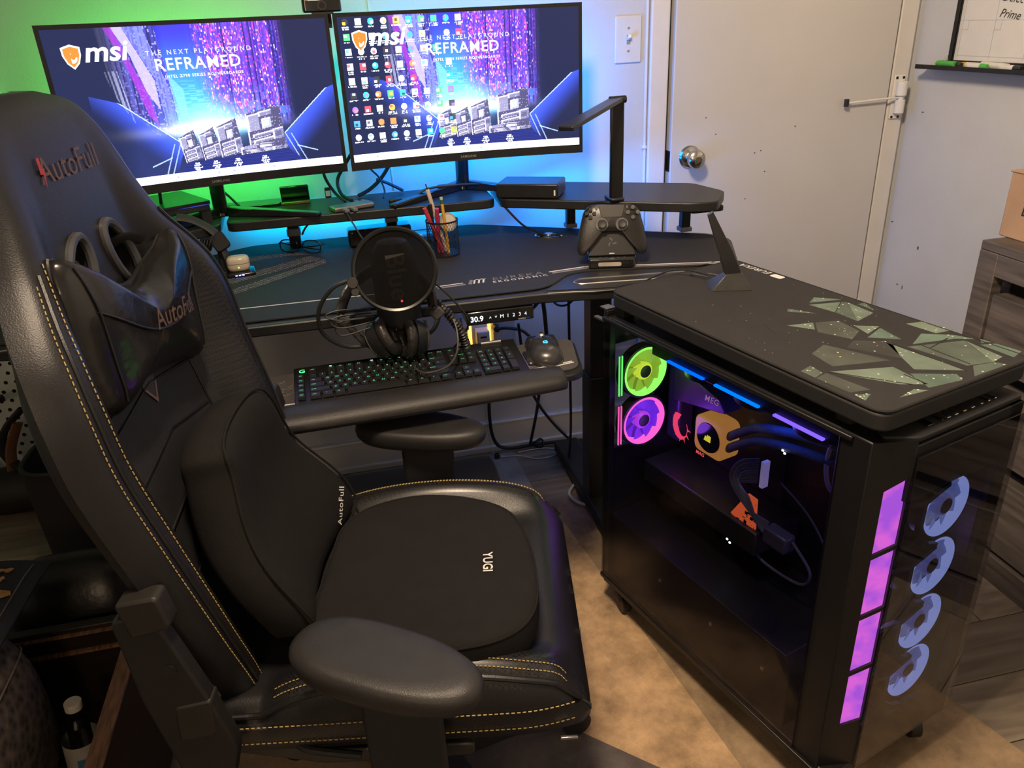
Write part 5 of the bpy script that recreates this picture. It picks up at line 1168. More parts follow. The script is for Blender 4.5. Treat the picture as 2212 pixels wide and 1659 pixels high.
hp = thing('headphones', 'black over-ear headphones hanging below the pop filter', 'headphones', (0.080, -0.775, 0.690))
PADL = mat('earpad_leather', (0.020, 0.018, 0.017), 0.32, bump=0.6, bs=160)
for s, cx_, cz_, ax in ((-1, -0.030, 0.058, Vector((1.0, -0.25, 0.50))), (1, 0.026, 0.052, Vector((-1.0, -0.38, 0.12)))):
    ax.normalize(); e1 = ax.orthogonal(); zq = Vector((0, 0, 1)); yq = (zq - ax * zq.dot(ax)).normalized(); xq = yq.cross(ax)
    Mh = Matrix.Identity(4)
    for i in range(3): Mh[i][0] = xq[i]; Mh[i][1] = yq[i]; Mh[i][2] = ax[i]; Mh[i][3] = (cx_, 0.0, cz_)[i]
    sq = Matrix.Diagonal((0.86, 1.10, 1, 1))
    cupm = MB().lathe([(0.0, -0.030), (0.022, -0.029), (0.034, -0.022), (0.039, -0.010), (0.040, 0.0), (0.0, 0.0)], 32).tf(Mh @ sq)
    cu_ = cupm.ob('ear_cup', mat('cup_plastic', (0.013, 0.013, 0.014), 0.36), hp)
    rib = []
    P = []
    for k in range(48):
        a_ = 2 * PI * k / 48; rr_ = 1.0 - 0.05 * (k % 4 == 0)
        P.append([(math.cos(a_) * (0.029 + 0.0115 * rr_ * math.cos(b_)), math.sin(a_) * (0.029 + 0.0115 * rr_ * math.cos(b_)), 0.010 + 0.0125 * rr_ * math.sin(b_)) for b_ in [2 * PI * j / 12 for j in range(12)]])
    MB().grid(P, True, True).tf(Mh @ sq).ob('ear_pad', PADL, cu_, smooth=1.2)
    MB().lathe([(0.030, -0.0285), (0.0315, -0.027), (0.030, -0.0255)], 32, caps=False).tf(Mh @ sq).ob('cup_ring', mat('cup_ring', (0.10, 0.095, 0.09), 0.3, 0.5), cu_)
    MB().b2((-0.003, -0.034, -0.033), (0.003, 0.034, -0.028)).tf(Mh).ob('cup_bar', mat('bar_grey', (0.06, 0.055, 0.05), 0.35), cu_, bevel=0.001)
    top = Vector((s * 0.105 - 0.005, 0.0, 0.125)) if s < 0 else Vector((0.075, 0.0, 0.115))
    mid = Mh @ Vector((0, 0.020, -0.034))
    MB().tube([Mh @ Vector((0, 0.0, -0.033)), Vector((s * 0.075, -0.004, 0.062 if s < 0 else 0.07)), top * 0.5 + Vector((s * 0.05, 0, 0.045)), top], lambda t: 0.008 - 0.001 * t, 10, sm=5, flat=0.55).ob('yoke', mat('yoke_black', (0.02, 0.02, 0.021), 0.3), hp)
    MB().box(top * 0.7 + Vector((s * 0.03, -0.004, 0.02)), (0.026, 0.012, 0.022), Matrix.Rotation(rad(-38 * s), 3, 'Y')).ob('slider_cover', mat('slider_grey', (0.055, 0.052, 0.050), 0.35), hp, bevel=0.004)
MB().tube([(-0.110, 0.0, 0.125), (-0.085, 0.02, 0.165), (-0.03, 0.055, 0.19), (0.03, 0.055, 0.185), (0.07, 0.02, 0.150), (0.075, 0.0, 0.115)], 0.013, 12, sm=6, flat=0.5).ob('headband', PADL, hp)
cord('headphone_cord', 'thin dark headphone cord looping over the keyboard top', [(0.105, -0.800, 0.690), (0.103, -0.838, 0.699), (0.120, -0.872, 0.702), (0.165, -0.862, 0.706), (0.193, -0.815, 0.720), (0.198, -0.772, 0.760), (0.175, -0.745, 0.800), (0.145, -0.745, 0.830)], 0.0024, mat('cord_grey', (0.035, 0.033, 0.031), 0.5))
lo = MB()
for k in range(3):
    lo.tube([(0.030, -0.775, 0.812 - 0.006 * k), (-0.03, -0.785, 0.822 - 0.012 * k), (-0.060 + 0.008 * k, -0.790, 0.815 - 0.014 * k), (-0.03, -0.792, 0.803 - 0.016 * k), (0.035, -0.782, 0.800 - 0.010 * k)], 0.0018, 6, sm=6)
tag(lo.ob('coiled_lead', RUBBER), 'bundle of thin looped lead left of the headphones', 'cable')
# ribbed hose
hs = [(0.105, -0.742, 0.842), (0.145, -0.752, 0.822), (0.180, -0.758, 0.788), (0.208, -0.756, 0.742), (0.221, -0.748, 0.700), (0.224, -0.742, 0.668)]
pts = catmull(hs, 22)
hoseo = MB().tube(pts, lambda t: 0.0088 + 0.0020 * math.sin(t * 2 * PI * 34), 12, sm=0).ob('ribbed_hose', mat('hose_black', (0.014, 0.014, 0.014), 0.35)); tag(hoseo, 'thick black ribbed hose bending from the microphone to the tray', 'cable sleeve')
cord('mic_lead', 'thin dark lead falling from the pop filter edge past the desk edge', [(0.160, -0.742, 0.850), (0.200, -0.748, 0.806), (0.228, -0.752, 0.760), (0.222, -0.735, 0.720), (0.195, -0.722, 0.684), (0.180, -0.72, 0.668)], 0.0022)

# ------------------------------------------------------------------ sockets and cables on the back wall
ol = thing('outlet_plate', 'wall socket plate glowing amber around its edge under the desk', 'socket', (0.375, 0.0, 0.420))
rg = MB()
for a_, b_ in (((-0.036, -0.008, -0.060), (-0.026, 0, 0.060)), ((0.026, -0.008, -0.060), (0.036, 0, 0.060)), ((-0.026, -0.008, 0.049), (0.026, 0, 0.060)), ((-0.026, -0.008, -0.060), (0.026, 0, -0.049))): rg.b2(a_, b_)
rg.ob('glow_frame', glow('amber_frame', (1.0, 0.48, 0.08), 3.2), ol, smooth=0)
MB().b2((-0.026, -0.007, -0.049), (0.026, 0, 0.049)).ob('plate', WHITEP, ol)
chg = thing('wall_charger', 'white plug-in wall charger in the glowing socket', 'charger', (0.379, -0.0075, 0.425))
MB().b2((-0.020, -0.045, -0.025), (0.020, 0.0, 0.025)).ob('charger_body', WHITEP, chg, bevel=0.004, seg=3)
MB().b2((-0.010, -0.0456, 0.004), (0.010, -0.0448, 0.010)).b2((-0.006, -0.0456, -0.016), (0.006, -0.0448, -0.006)).ob('usb_port', BLACK, chg)
ap = thing('power_adapter', 'grey-white plug adapter with black plug right of the socket', 'adapter', (0.455, 0.0, 0.432))
MB().b2((-0.038, -0.012, -0.045), (0.038, 0, 0.045)).ob('adapter_body', mat('adapter_white', (0.42, 0.42, 0.43), 0.45), ap, bevel=0.004)
MB().cyl((-0.03, -0.012, 0.012), (-0.03, -0.040, 0.016), 0.014, 0.010, 14).ob('plug', BLACK, ap, bevel=0.002)
MB().tube([(-0.03, -0.038, 0.016), (0.0, -0.055, 0.022), (0.05, -0.065, 0.008), (0.085, -0.07, -0.04), (0.10, -0.07, -0.10), (0.09, -0.06, -0.25), (0.06, -0.05, -0.41)], 0.0050, 10, sm=6).ob('power_cord', RUBBER, ap)
ap2 = MB().b2((0.318, -0.010, 0.445), (0.342, 0.0, 0.490)).ob('wall_box', mat('adapter_white', (0.42, 0.42, 0.43), 0.45), bevel=0.003); tag(ap2, 'small pale wall box left of the glowing socket', 'socket')
MB().b2((0.322, -0.0108, 0.452), (0.338, -0.0098, 0.483)).ob('socket_face', WHITEP, ap2)
G = 'black cords hanging under the desk'
cord('hanging_cord', 'thick black cord curving from the tray to the floor by the wall', [(0.405, -0.040, 0.385), (0.392, -0.060, 0.32), (0.382, -0.050, 0.16), (0.395, -0.045, 0.055), (0.44, -0.04, 0.016), (0.55, -0.04, 0.014), (0.66, -0.045, 0.012)], 0.0058, RUBBER, 10, group=G)
cord('hanging_cord', 'black cord slanting down right towards the desk leg', [(0.47, -0.15, 0.50), (0.50, -0.10, 0.30), (0.545, -0.07, 0.18), (0.60, -0.06, 0.09), (0.66, -0.08, 0.02)], 0.0048, RUBBER, 10, group=G)
cord('hanging_cord', 'thin black cord hanging straight down beside the desk leg', [(0.565, -0.38, 0.755), (0.572, -0.34, 0.62), (0.585, -0.30, 0.40), (0.60, -0.25, 0.18), (0.605, -0.20, 0.012)], 0.0040, RUBBER, 10, group=G)
cord('hanging_cord', 'black cord bundle dropping from the desk edge near the leg', [(0.445, -0.50, 0.757), (0.470, -0.46, 0.66), (0.492, -0.40, 0.52), (0.505, -0.34, 0.38)], 0.0055, RUBBER, 10, group=G)
cord('hanging_cord', 'black cord swagging under the keypad to the desk underside', [(0.335, -0.62, 0.755), (0.345, -0.61, 0.715), (0.385, -0.60, 0.698), (0.425, -0.59, 0.722), (0.440, -0.58, 0.757)], 0.0040, RUBBER, 10, group=G)
cord('hanging_cord', 'thin black cord looped under the desk near the blue lit wall', [(0.455, -0.58, 0.757), (0.470, -0.565, 0.705), (0.505, -0.55, 0.690), (0.540, -0.54, 0.715), (0.556, -0.53, 0.757)], 0.0026, RUBBER, 8, group=G)
cord('charger_lead', 'thin white lead hanging from the wall charger to the floor', [(0.395, -0.055, 0.41), (0.375, -0.05, 0.30), (0.372, -0.045, 0.15), (0.385, -0.05, 0.02), (0.42, -0.07, 0.006)], 0.0014, WHITEC, 6)
cord('floor_lead', 'thin white lead looped on the floor by the power brick', [(0.40, -0.075, 0.008), (0.47, -0.085, 0.006), (0.52, -0.115, 0.004), (0.575, -0.115, 0.004), (0.60, -0.085, 0.004), (0.56, -0.055, 0.004), (0.47, -0.060, 0.006)], 0.0020, WHITEC, 6)
MB_ = thing('lead_tag', 'small black tag on the white lead by the baseboard', 'tag', (0.395, -0.075, 0.004)); MB().b2((-0.009, -0.006, 0), (0.009, 0.006, 0.018)).ob('bead', GLOSS, MB_, bevel=0.003); MB().cyl((0, -0.0062, 0.009), (0, -0.0072, 0.009), 0.004, n=12).ob('cap', GLOSS, MB_)
kn_ = MB()
for t0 in (0, 0.8): kn_.tube([(0.545 + 0.018 * math.cos(t), -0.045 + 0.008 * math.sin(2 * t + t0), 0.020 + 0.014 * math.sin(t)) for t in [2 * PI * k / 12 for k in range(12)]], 0.0035, 8, closed=True, sm=3)
tag(kn_.ob('cable_tie', RUBBER), 'black looped cable tie around the cord on the floor', 'cable tie')
pb = thing('power_brick', 'black power brick and plug tangle on the floor by the desk leg', 'power brick', (0.655, -0.12, 0.0), rad(20))
MB().b2((-0.045, -0.03, 0.0), (0.045, 0.03, 0.035)).ob('brick', MATTE, pb, bevel=0.006)
MB().b2((-0.02, -0.075, 0.0), (0.03, -0.035, 0.045)).ob('plug', BLACK, pb, bevel=0.006)
MB().tube([(0.0, -0.07, 0.03), (-0.02, -0.12, 0.06), (0.0, -0.19, 0.09), (0.01, -0.27, 0.05), (0.02, -0.32, 0.012)], 0.0045, 8).tube([(0.03, -0.06, 0.02), (0.04, -0.12, 0.05), (0.0, -0.20, 0.04), (-0.01, -0.30, 0.015)], 0.004, 8).ob('cord', RUBBER, pb)
cord('leg_lead', 'white lead looped on the floor behind the computer case', [(0.60, -0.30, 0.012), (0.56, -0.36, 0.012), (0.575, -0.42, 0.014), (0.63, -0.44, 0.014), (0.67, -0.42, 0.014)], 0.0045, WHITEC, 8)
cord('floor_cable', 'thin black cord running over the rug edge to the computer', [(0.60, -0.28, 0.02), (0.585, -0.38, 0.02), (0.60, -0.48, 0.016), (0.64, -0.60, 0.016)], 0.0035, RUBBER, 8)
# cables behind the screens
G = 'cables behind the monitors'
cord('screen_cable', 'black cable dropping from the left monitor to the left wing', [(-0.42, -0.26, 1.04), (-0.425, -0.23, 0.99), (-0.435, -0.20, 0.945), (-0.44, -0.19, SZ + 0.031)], 0.0040, group=G)
cord('screen_cable', 'black cable slanting behind the left monitor neck', [(-0.335, -0.14, 1.05), (-0.320, -0.11, 0.985), (-0.285, -0.09, 0.935), (-0.262, -0.09, SZ + 0.004)], 0.0035, group=G)
cord('screen_cable', 'black cable at the inner end of the left monitor down to the hub', [(-0.035, -0.14, 1.04), (-0.033, -0.12, 0.975), (-0.012, -0.13, 0.930), (0.012, -0.165, SZ + 0.010)], 0.0040, group=G)
cord('screen_cable', 'thick black cable arching from between the monitors to the hub', [(0.055, -0.13, 1.04), (0.025, -0.10, 0.995), (0.000, -0.09, 0.955), (0.005, -0.11, 0.920), (0.030, -0.16, SZ + 0.010)], 0.0048, group=G)
cord('screen_cable', 'thin black cable curving right to left above the hub', [(0.092, -0.13, 1.03), (0.088, -0.10, 0.985), (0.110, -0.10, 0.955), (0.120, -0.13, 0.925), (0.112, -0.18, SZ + 0.014)], 0.0026, group=G)
cord('screen_cable', 'thick black cable sweeping under the right monitor to the shelf', [(0.150, -0.12, 1.04), (0.148, -0.09, 0.995), (0.120, -0.075, 0.950), (0.085, -0.07, 0.920), (0.05, -0.08, SZ + 0.006)], 0.0052, group=G)
cord('screen_cable', 'second thick cable lying from the sweep across the shelf', [(0.105, -0.075, 0.945), (0.135, -0.065, 0.930), (0.175, -0.06, SZ + 0.006)], 0.0042, group=G)
cord('screen_cable', 'thin cable between the shelf underside and the desk at left', [(-0.115, -0.10, 0.818), (-0.10, -0.09, 0.838), (-0.065, -0.08, 0.860), (-0.05, -0.07, SZ - 0.026)], 0.0026, group=G)
tagc = thing('cable_ferrite', 'small black tag clipped on a cable behind the hub', 'cable clip', (-0.018, -0.11, 0.925)); MB().b2((-0.020, -0.004, -0.012), (-0.004, 0.004, 0.016)).ob('clip', BLACK, tagc, bevel=0.002); MB().b2((-0.018, -0.0045, -0.006), (-0.006, -0.004, 0.008)).ob('sticker', WHITEP, tagc)

# ================================================================== computer case, caster base, riser
PCO = (0.505, -0.83, 0.0); PCR = rad(-73.5)
LL, WW, Z0, Z1 = 0.68, 0.32, 0.085, 0.762
CASE = mat('case_black_steel', (0.011, 0.011, 0.012), 0.38, 0.3, bump=0.08, bs=1200)
INNER = mat('case_inner_black', (0.012, 0.012, 0.013), 0.45)
cbs = thing('caster_base', 'black rolling base with casters under the computer case', 'caster base', PCO, PCR)
for y in (0.02, WW - 0.02): MB().b2((0.0, y - 0.018, 0.066), (LL - 0.01, y + 0.018, Z0)).ob('rail', DKMET, cbs, bevel=0.003)
for x in (0.05, 0.60): MB().b2((x - 0.02, 0.02, 0.066), (x + 0.02, WW - 0.02, Z0 - 0.002)).ob('crossbar', DKMET, cbs, bevel=0.003)
for x, y in ((0.045, 0.025), (0.045, WW - 0.025), (LL - 0.045, 0.025), (LL - 0.045, WW - 0.025)):
    a = random.uniform(-0.6, 0.6)
    Mw = Matrix.Translation((x, y, 0)) @ Matrix.Rotation(a, 4, 'Z')
    w_ = MB().cyl((0.012, -0.011, 0.0282), (0.012, 0.011, 0.0282), 0.0245, n=24).tf(Mw).ob('caster_wheel', BLACK, cbs, bevel=0.002)
    MB().b2((-0.020, -0.015, 0.034), (0.022, 0.015, 0.060)).tf(Mw).ob('caster_hood', MATTE, cbs, bevel=0.006)
    MB().cyl((0, 0, 0.055), (0, 0, 0.068), 0.009, n=14).tf(Mw).ob('caster_stem', STEEL, cbs)

pc = thing('computer_case', 'tall black glass-sided computer case with coloured fans inside', 'computer', (PCO[0], PCO[1], Z0), PCR)
def PL(m): return m.tf(Matrix.Translation((0, 0, -Z0)))   # local geometry written with floor heights
def pob(m, name, material, parent=None, **k): return PL(m).ob(name, material, parent or pc, **k)
# shell
pob(MB().b2((0.0, 0.0, Z0), (LL, WW, Z0 + 0.018)), 'bottom_panel', CASE, bevel=0.003)
pob(MB().prism(round_poly([(0.0, 0.0), (0.65, 0.0), (LL - 0.005, 0.055), (LL - 0.005, WW), (0.0, WW)], 0.006), Z1 - 0.012, Z1), 'top_panel', CASE, bevel=0.003)
pob(MB().b2((0.0, WW - 0.006, Z0 + 0.01), (LL - 0.02, WW, Z1 - 0.01)), 'right_panel', CASE, bevel=0.002)
rear = MB(); rear.b2((0.0, 0.0, Z0), (0.012, WW, 0.44)); rear.b2((0.0, 0.138, 0.44), (0.012, WW, Z1 - 0.01)); rear.b2((0.0, 0.0, 0.695), (0.012, 0.14, Z1 - 0.01)); rear.b2((0.0, 0.0, 0.44), (0.012, 0.010, Z1 - 0.01))
pob(rear, 'rear_panel', CASE)
for x, y in ((0.010, 0.006), (0.010, WW - 0.008)): pob(MB().b2((x - 0.010, y - 0.008, Z0), (x + 0.012, y + 0.008, Z1)), 'corner_post', CASE, bevel=0.002)
pob(MB().b2((0.594, -0.001, Z0), (0.652, 0.02, Z1)), 'front_pillar', CASE, bevel=0.003)
# chamfered corner with slanted lit windows between the bars
A_, B_ = Vector((0.652, 0.0, 0)), Vector((0.680, 0.060, 0)); dv_ = B_ - A_
def ch(t, z): p = A_ + dv_ * t; return (p.x, p.y, z)
nrm = Vector((dv_.y, -dv_.x, 0)).normalized()
def slab(pts, th, m_, name, **k):
    n = len(pts); V = [Vector(p) for p in pts]; V2 = [v - nrm * th for v in V]
    return pob(MB().add(V + V2, [tuple(range(n)), tuple(range(2 * n - 1, n - 1, -1))] + [(i, n + i, n + (i + 1) % n, (i + 1) % n) for i in range(n)]), name, m_, **k)
slab([ch(0, Z0), ch(0.42, Z0), ch(0.42, Z1), ch(0, Z1)], 0.004, CASE, 'chamfer_plate')
slab([ch(0.97, Z0), ch(1.0, Z0), ch(1.0, Z1), ch(0.97, Z1)], 0.004, CASE, 'chamfer_plate')
slab([ch(0.42, Z0), ch(0.97, Z0), ch(0.97, 0.212), ch(0.42, 0.200)], 0.004, CASE, 'chamfer_plate')
slab([ch(0.42, 0.678), ch(0.97, 0.700), ch(0.97, Z1), ch(0.42, Z1)], 0.004, CASE, 'chamfer_plate')
def mottled_glow(name, c1, c2, s, sc):
    m, nt, out_ = _new(name); e = nt.nodes.new('ShaderNodeEmission'); e.inputs[1].default_value = s
    n = nt.nodes.new('ShaderNodeTexNoise'); n.inputs['Scale'].default_value = sc; n.inputs['Detail'].default_value = 2
    tc = nt.nodes.new('ShaderNodeTexCoord'); nt.links.new(tc.outputs['Object'], n.inputs['Vector'])
    cr = nt.nodes.new('ShaderNodeValToRGB'); cr.color_ramp.elements[0].position = 0.38; cr.color_ramp.elements[1].position = 0.62
    cr.color_ramp.elements[0].color = c4(c1); cr.color_ramp.elements[1].color = c4(c2)
    nt.links.new(n.outputs[0], cr.inputs[0]); nt.links.new(cr.outputs[0], e.inputs[0]); nt.links.new(e.outputs[0], out_.inputs[0]); return m
MAG = mottled_glow('fan_magenta', (0.40, 0.09, 0.72), (0.72, 0.13, 0.70), 0.95, 26)
zw = [0.200, 0.318, 0.438, 0.558, 0.678]
for i in range(3): slab([ch(0.42, zw[i + 1] - 0.004), ch(0.97, zw[i + 1] + 0.014), ch(0.97, zw[i + 1] + 0.022), ch(0.42, zw[i + 1] + 0.004)], 0.004, CASE, 'window_bar')
slab([Vector(ch(0.40, 0.195)) - nrm * 0.006, Vector(ch(0.98, 0.207)) - nrm * 0.006, Vector(ch(0.98, 0.705)) - nrm * 0.006, Vector(ch(0.40, 0.683)) - nrm * 0.006], 0.002, MAG, 'diffuser_strip')
# front glass and frame
FG = glass('front_smoked_glass', (0.66, 0.66, 0.70), 0.03, 0.025)
pob(MB().b2((LL + 0.002, 0.058, Z0 + 0.01), (LL + 0.006, WW + 0.004, 0.735)), 'front_glass', FG, bevel=0.001)
fz = (0.585, 0.465, 0.345, 0.230)
grid_ = MB()
def bar(p, q2, w_=0.0045):
    p = Vector((LL - 0.012, *p)); q2 = Vector((LL - 0.012, *q2)); d = (q2 - p).normalized(); s = d.cross(Vector((1, 0, 0))) * w_
    V = [p - s, q2 - s, q2 + s, p + s]; grid_.add(V + [v + Vector((0.008, 0, 0)) for v in V], [(3, 2, 1, 0), (4, 5, 6, 7), (0, 1, 5, 4), (1, 2, 6, 5), (2, 3, 7, 6), (3, 0, 4, 7)])
for z in fz:
    bar((0.064, z + 0.058), (0.120, z + 0.045)); bar((0.120, z + 0.045), (0.120, z - 0.018)); bar((0.120, z - 0.018), (0.064, z - 0.050)); bar((0.120, z + 0.045), (0.175, z + 0.062)); bar((0.120, z - 0.018), (0.150, z - 0.048)); bar((0.150, z - 0.048), (0.175, z + 0.062 - 0.118))
pob(grid_, 'honeycomb_bars', CASE, smooth=0)
pob(MB().b2((LL - 0.012, 0.058, Z0), (LL, WW, 0.175)), 'front_lower_panel', CASE, bevel=0.002)
pob(MB().b2((LL - 0.012, 0.058, 0.655), (LL, WW, Z1 - 0.01)), 'front_upper_panel', CASE, bevel=0.002)
pob(MB().b2((LL - 0.012, WW - 0.036, Z0), (LL, WW, Z1 - 0.01)), 'front_side_panel', CASE, bevel=0.002)
def fan(cx, cy, cz, R, ring, bl, hub, name='fan', disc=None):
    """fan facing +x; frame, glowing ring, blades, hub as sub-parts"""
    M = Matrix.Translation((cx, cy, cz)) @ Matrix.Rotation(rad(90), 4, 'Y')
    f = pob(MB().lathe([(R, -0.012), (R + 0.006, -0.012), (R + 0.006, 0.012), (R, 0.012), (R, -0.012)], 40).tf(M), name, INNER)
    pob(MB().lathe([(R - 0.007, -0.006), (R + 0.001, -0.010), (R + 0.001, 0.013), (R - 0.005, 0.011), (R - 0.007, -0.006)], 40).tf(M), 'light_ring', ring, f)
    b = MB()
    for k in range(9):
        P = []
        for j in range(5):
            r_ = R * (0.32 + 0.60 * j / 4)
            P.append([(r_ * math.cos(2 * PI * k / 9 + t + 0.25 * j / 4), r_ * math.sin(2 * PI * k / 9 + t + 0.25 * j / 4), 0.004 - 0.010 * t / 0.72) for t in (0.0, 0.24, 0.48, 0.72)])
        b.grid(P)
    b.tf(M); pob(b, 'blade', bl, f, smooth=1.0)
    if disc: pob(MB().lathe([(R * 0.3, -0.010), (R - 0.002, -0.010)], 36, caps=False).tf(M), 'lit_frame', disc, f)
    h = pob(MB().lathe([(0.0, -0.008), (R * 0.36, -0.008), (R * 0.36, 0.008), (R * 0.31, 0.0115), (0.0, 0.0115)], 28).tf(M), 'hub', hub, f)
    pob(MB().lathe([(0.0, 0.0117), (R * 0.26, 0.0117), (R * 0.25, 0.0128), (0.0, 0.0130)], 24).tf(M), 'hub_cap', mat('hub_cap_black', (0.006, 0.006, 0.007), 0.4), f)
    return f
def shiny_glow(name, col, s): return mat(name, [x * 0.4 for x in col], 0.35, var=0.1, emit=col, es=s)
fan(0.040, 0.072, 0.632, 0.055, glow('ring_green', (0.30, 1.0, 0.12), 2.2), shiny_glow('blade_lime', (0.42, 0.62, 0.04), 0.75), shiny_glow('hub_lime', (0.75, 0.85, 0.06), 1.2), disc=glow('disc_lime', (0.33, 0.55, 0.04), 0.85))
fan(0.040, 0.072, 0.513, 0.055, glow('ring_pink', (0.95, 0.12, 0.55), 2.2), shiny_glow('blade_violet', (0.22, 0.03, 0.85), 0.75), shiny_glow('hub_violet', (0.55, 0.06, 0.80), 1.1), disc=glow('disc_violet', (0.20, 0.025, 0.72), 0.85))
for z in fz: fan(LL - 0.032, 0.205, z, 0.0545, glow('ring_ice', (0.30, 0.38, 0.80), 1.3), shiny_glow('blade_ice', (0.18, 0.24, 0.62), 0.55), shiny_glow('hub_ice', (0.16, 0.18, 0.50), 0.45), disc=mottled_glow('disc_ice', (0.13, 0.16, 0.40), (0.26, 0.29, 0.55), 0.75, 22))
# slim light bars by the rear fans
for z0_, z1_, c_, nm in ((0.592, 0.684, (0.15, 1.0, 0.15), 'g'), (0.473, 0.567, (1.0, 0.12, 0.45), 'p')):
    for y in (0.001, 0.008): pob(MB().b2((0.050, y, z0_), (0.053, y + 0.0022, z1_)), 'light_bar', glow('slim_bar_' + nm, c_, 1.8), smooth=0)
# radiator at the top with three lit bars
rad_ = pob(MB().b2((0.09, 0.055, 0.690), (0.585, 0.20, 0.722)), 'radiator', INNER, bevel=0.002)
for x0, x1, c_, nm in ((0.145, 0.249, (0.0, 0.10, 1.0), 'a'), (0.280, 0.390, (0.0, 0.14, 1.0), 'b'), (0.425, 0.530, (0.16, 0.08, 1.0), 'c')):
    pob(MB().b2((x0, 0.048, 0.6935), (x1, 0.0545, 0.6970)), 'light_bar', glow('rad_bar_' + nm, c_, 3.6), rad_, smooth=0)
    pob(MB().lathe([(0.052, 0.0), (0.056, 0.0), (0.056, 0.022), (0.052, 0.022), (0.052, 0.0)], 32, ((x0 + x1) / 2, 0.125, 0.668)), 'radiator_fan', INNER, rad_)
# tray, board, cooler
tray = pob(MB().b2((0.012, 0.218, 0.27), (0.56, 0.224, 0.70)), 'motherboard_tray', INNER)
bd = pob(MB().b2((0.03, 0.205, 0.30), (0.33, 0.212, 0.665)), 'motherboard', mat('pcb_black', (0.012, 0.012, 0.014), 0.4))
cv = pob(MB().prism(round_poly([(0.055, 0.545), (0.215, 0.575), (0.195, 0.600), (0.055, 0.632)], 0.004), -0.198, -0.150, Matrix.Rotation(rad(90), 4, 'X')), 'heatsink_cover', mat('cover_violet_lit', (0.10, 0.06, 0.16), 0.35, 0.5), bd, bevel=0.003)  # purple light on the covers is put into their base colour
pob(MB().b2((0.028, 0.155, 0.44), (0.070, 0.200, 0.625)), 'io_cover', mat('cover_violet_lit', (0.10, 0.06, 0.16), 0.35, 0.5), bd, bevel=0.006)
V, F = text_geo('MEG', 0.020, 0.2, 1.1, 0.01); M = frame((0.175, 0.1490, 0.592), (1, 0, 0.05), (0, 0, 1)); pob(MB().add([M @ v for v in V], F), 'lettering', glow('meg_print', (0.55, 0.25, 0.6), 0.8), bd, smooth=0)
curl = MB()
sp_ = [(0.030 * (1 - 0.35 * t) * math.cos(2.2 + 4.6 * t), 0.0, 0.034 * (1 - 0.30 * t) * math.sin(2.2 + 4.6 * t)) for t in [k / 16 for k in range(17)]]
curl.tube([(0.085 + p[0] * 0.8, 0.1535, 0.488 + p[2]) for p in sp_], lambda t: 0.0075 * (1 - 0.75 * t), 6, sm=2, flat=0.2)
for k in range(7):
    p = sp_[2 + 2 * k]; c_ = Vector((0.085 + p[0] * 0.8, 0.1535, 0.488 + p[2])); o_ = Vector((p[0], 0, p[2])).normalized()
    s_ = Vector((-o_.z, 0, o_.x)) * 0.003; curl.add([c_ - s_, c_ + s_, c_ + o_ * 0.013], [(0, 1, 2)])
pob(curl, 'lit_emblem', glow('emblem_red', (1.0, 0.06, 0.16), 1.6), bd)
pump = pob(MB().prism(round_poly([(-0.043, -0.043), (0.043, -0.043), (0.043, 0.043), (-0.043, 0.043)], 0.020, 6), -0.180, -0.132, Matrix.Translation((0.190, 0, 0.515)) @ Matrix.Rotation(rad(90), 4, 'X') @ Matrix.Translation((0, 0, 0))).tf(Matrix.Identity(4)), 'cooler_pump', shiny_glow('pump_amber', (0.85, 0.36, 0.07), 0.6), bevel=0.004, seg=3)
Mpz = Matrix.Translation((0.190, 0.132, 0.515)) @ Matrix.Rotation(rad(90), 4, 'X')
pob(MB().lathe([(0.0, 0.0), (0.034, 0.0), (0.033, 0.0018), (0.0, 0.0020)], 36).tf(Mpz), 'pump_face', GLOSS, pump)
sl = MB()
for k, (x_, h_) in enumerate(((-0.008, 0.010), (-0.002, 0.014), (0.004, 0.014))):
    sl.add([Mpz @ Vector(p) for p in ((x_ - 0.003, -0.008, 0.0024), (x_ + 0.005, -0.008, 0.0024), (x_ + 0.006, h_ - 0.008, 0.0024), (x_ + 0.001, h_ - 0.006, 0.0024))], [(0, 1, 2, 3)])
pob(sl, 'pump_emblem', glow('emblem_yellow', (0.85, 0.75, 0.05), 1.3), pump, smooth=0)
V, F = text_geo('MAG', 0.012, 0.2, 1, 0.02); M = frame((0.150, 0.150, 0.452), (1, 0, 0.0), (0, 0, 1)); pob(MB().add([M @ v for v in V], F), 'lettering', glow('red_print', (1.0, 0.12, 0.10), 1.5), bd, smooth=0)
HOSE = mat('sleeved_hose', (0.03, 0.05, 0.11), 0.6, bump=0.8, bs=600)
for k, dz in enumerate((0.012, -0.016)):
    pob(MB().tube([(0.232, 0.150, 0.520 + dz), (0.270, 0.140, 0.550 + dz), (0.330, 0.130, 0.590 + dz), (0.420, 0.130, 0.615 + dz * 1.1), (0.500, 0.135, 0.628 + dz * 1.2), (0.575, 0.16, 0.640 + dz)], 0.0095, 12, sm=6), 'coolant_hose', HOSE)
pob(MB().tube([(0.505 + 0.020 * math.cos(t), 0.128, 0.607 + 0.052 * math.sin(t)) for t in [rad(60) + rad(240) * k / 14 for k in range(15)]], 0.0042, 8, sm=2), 'cable_ring', mat('ring_pale', (0.25, 0.25, 0.35), 0.35), bd)
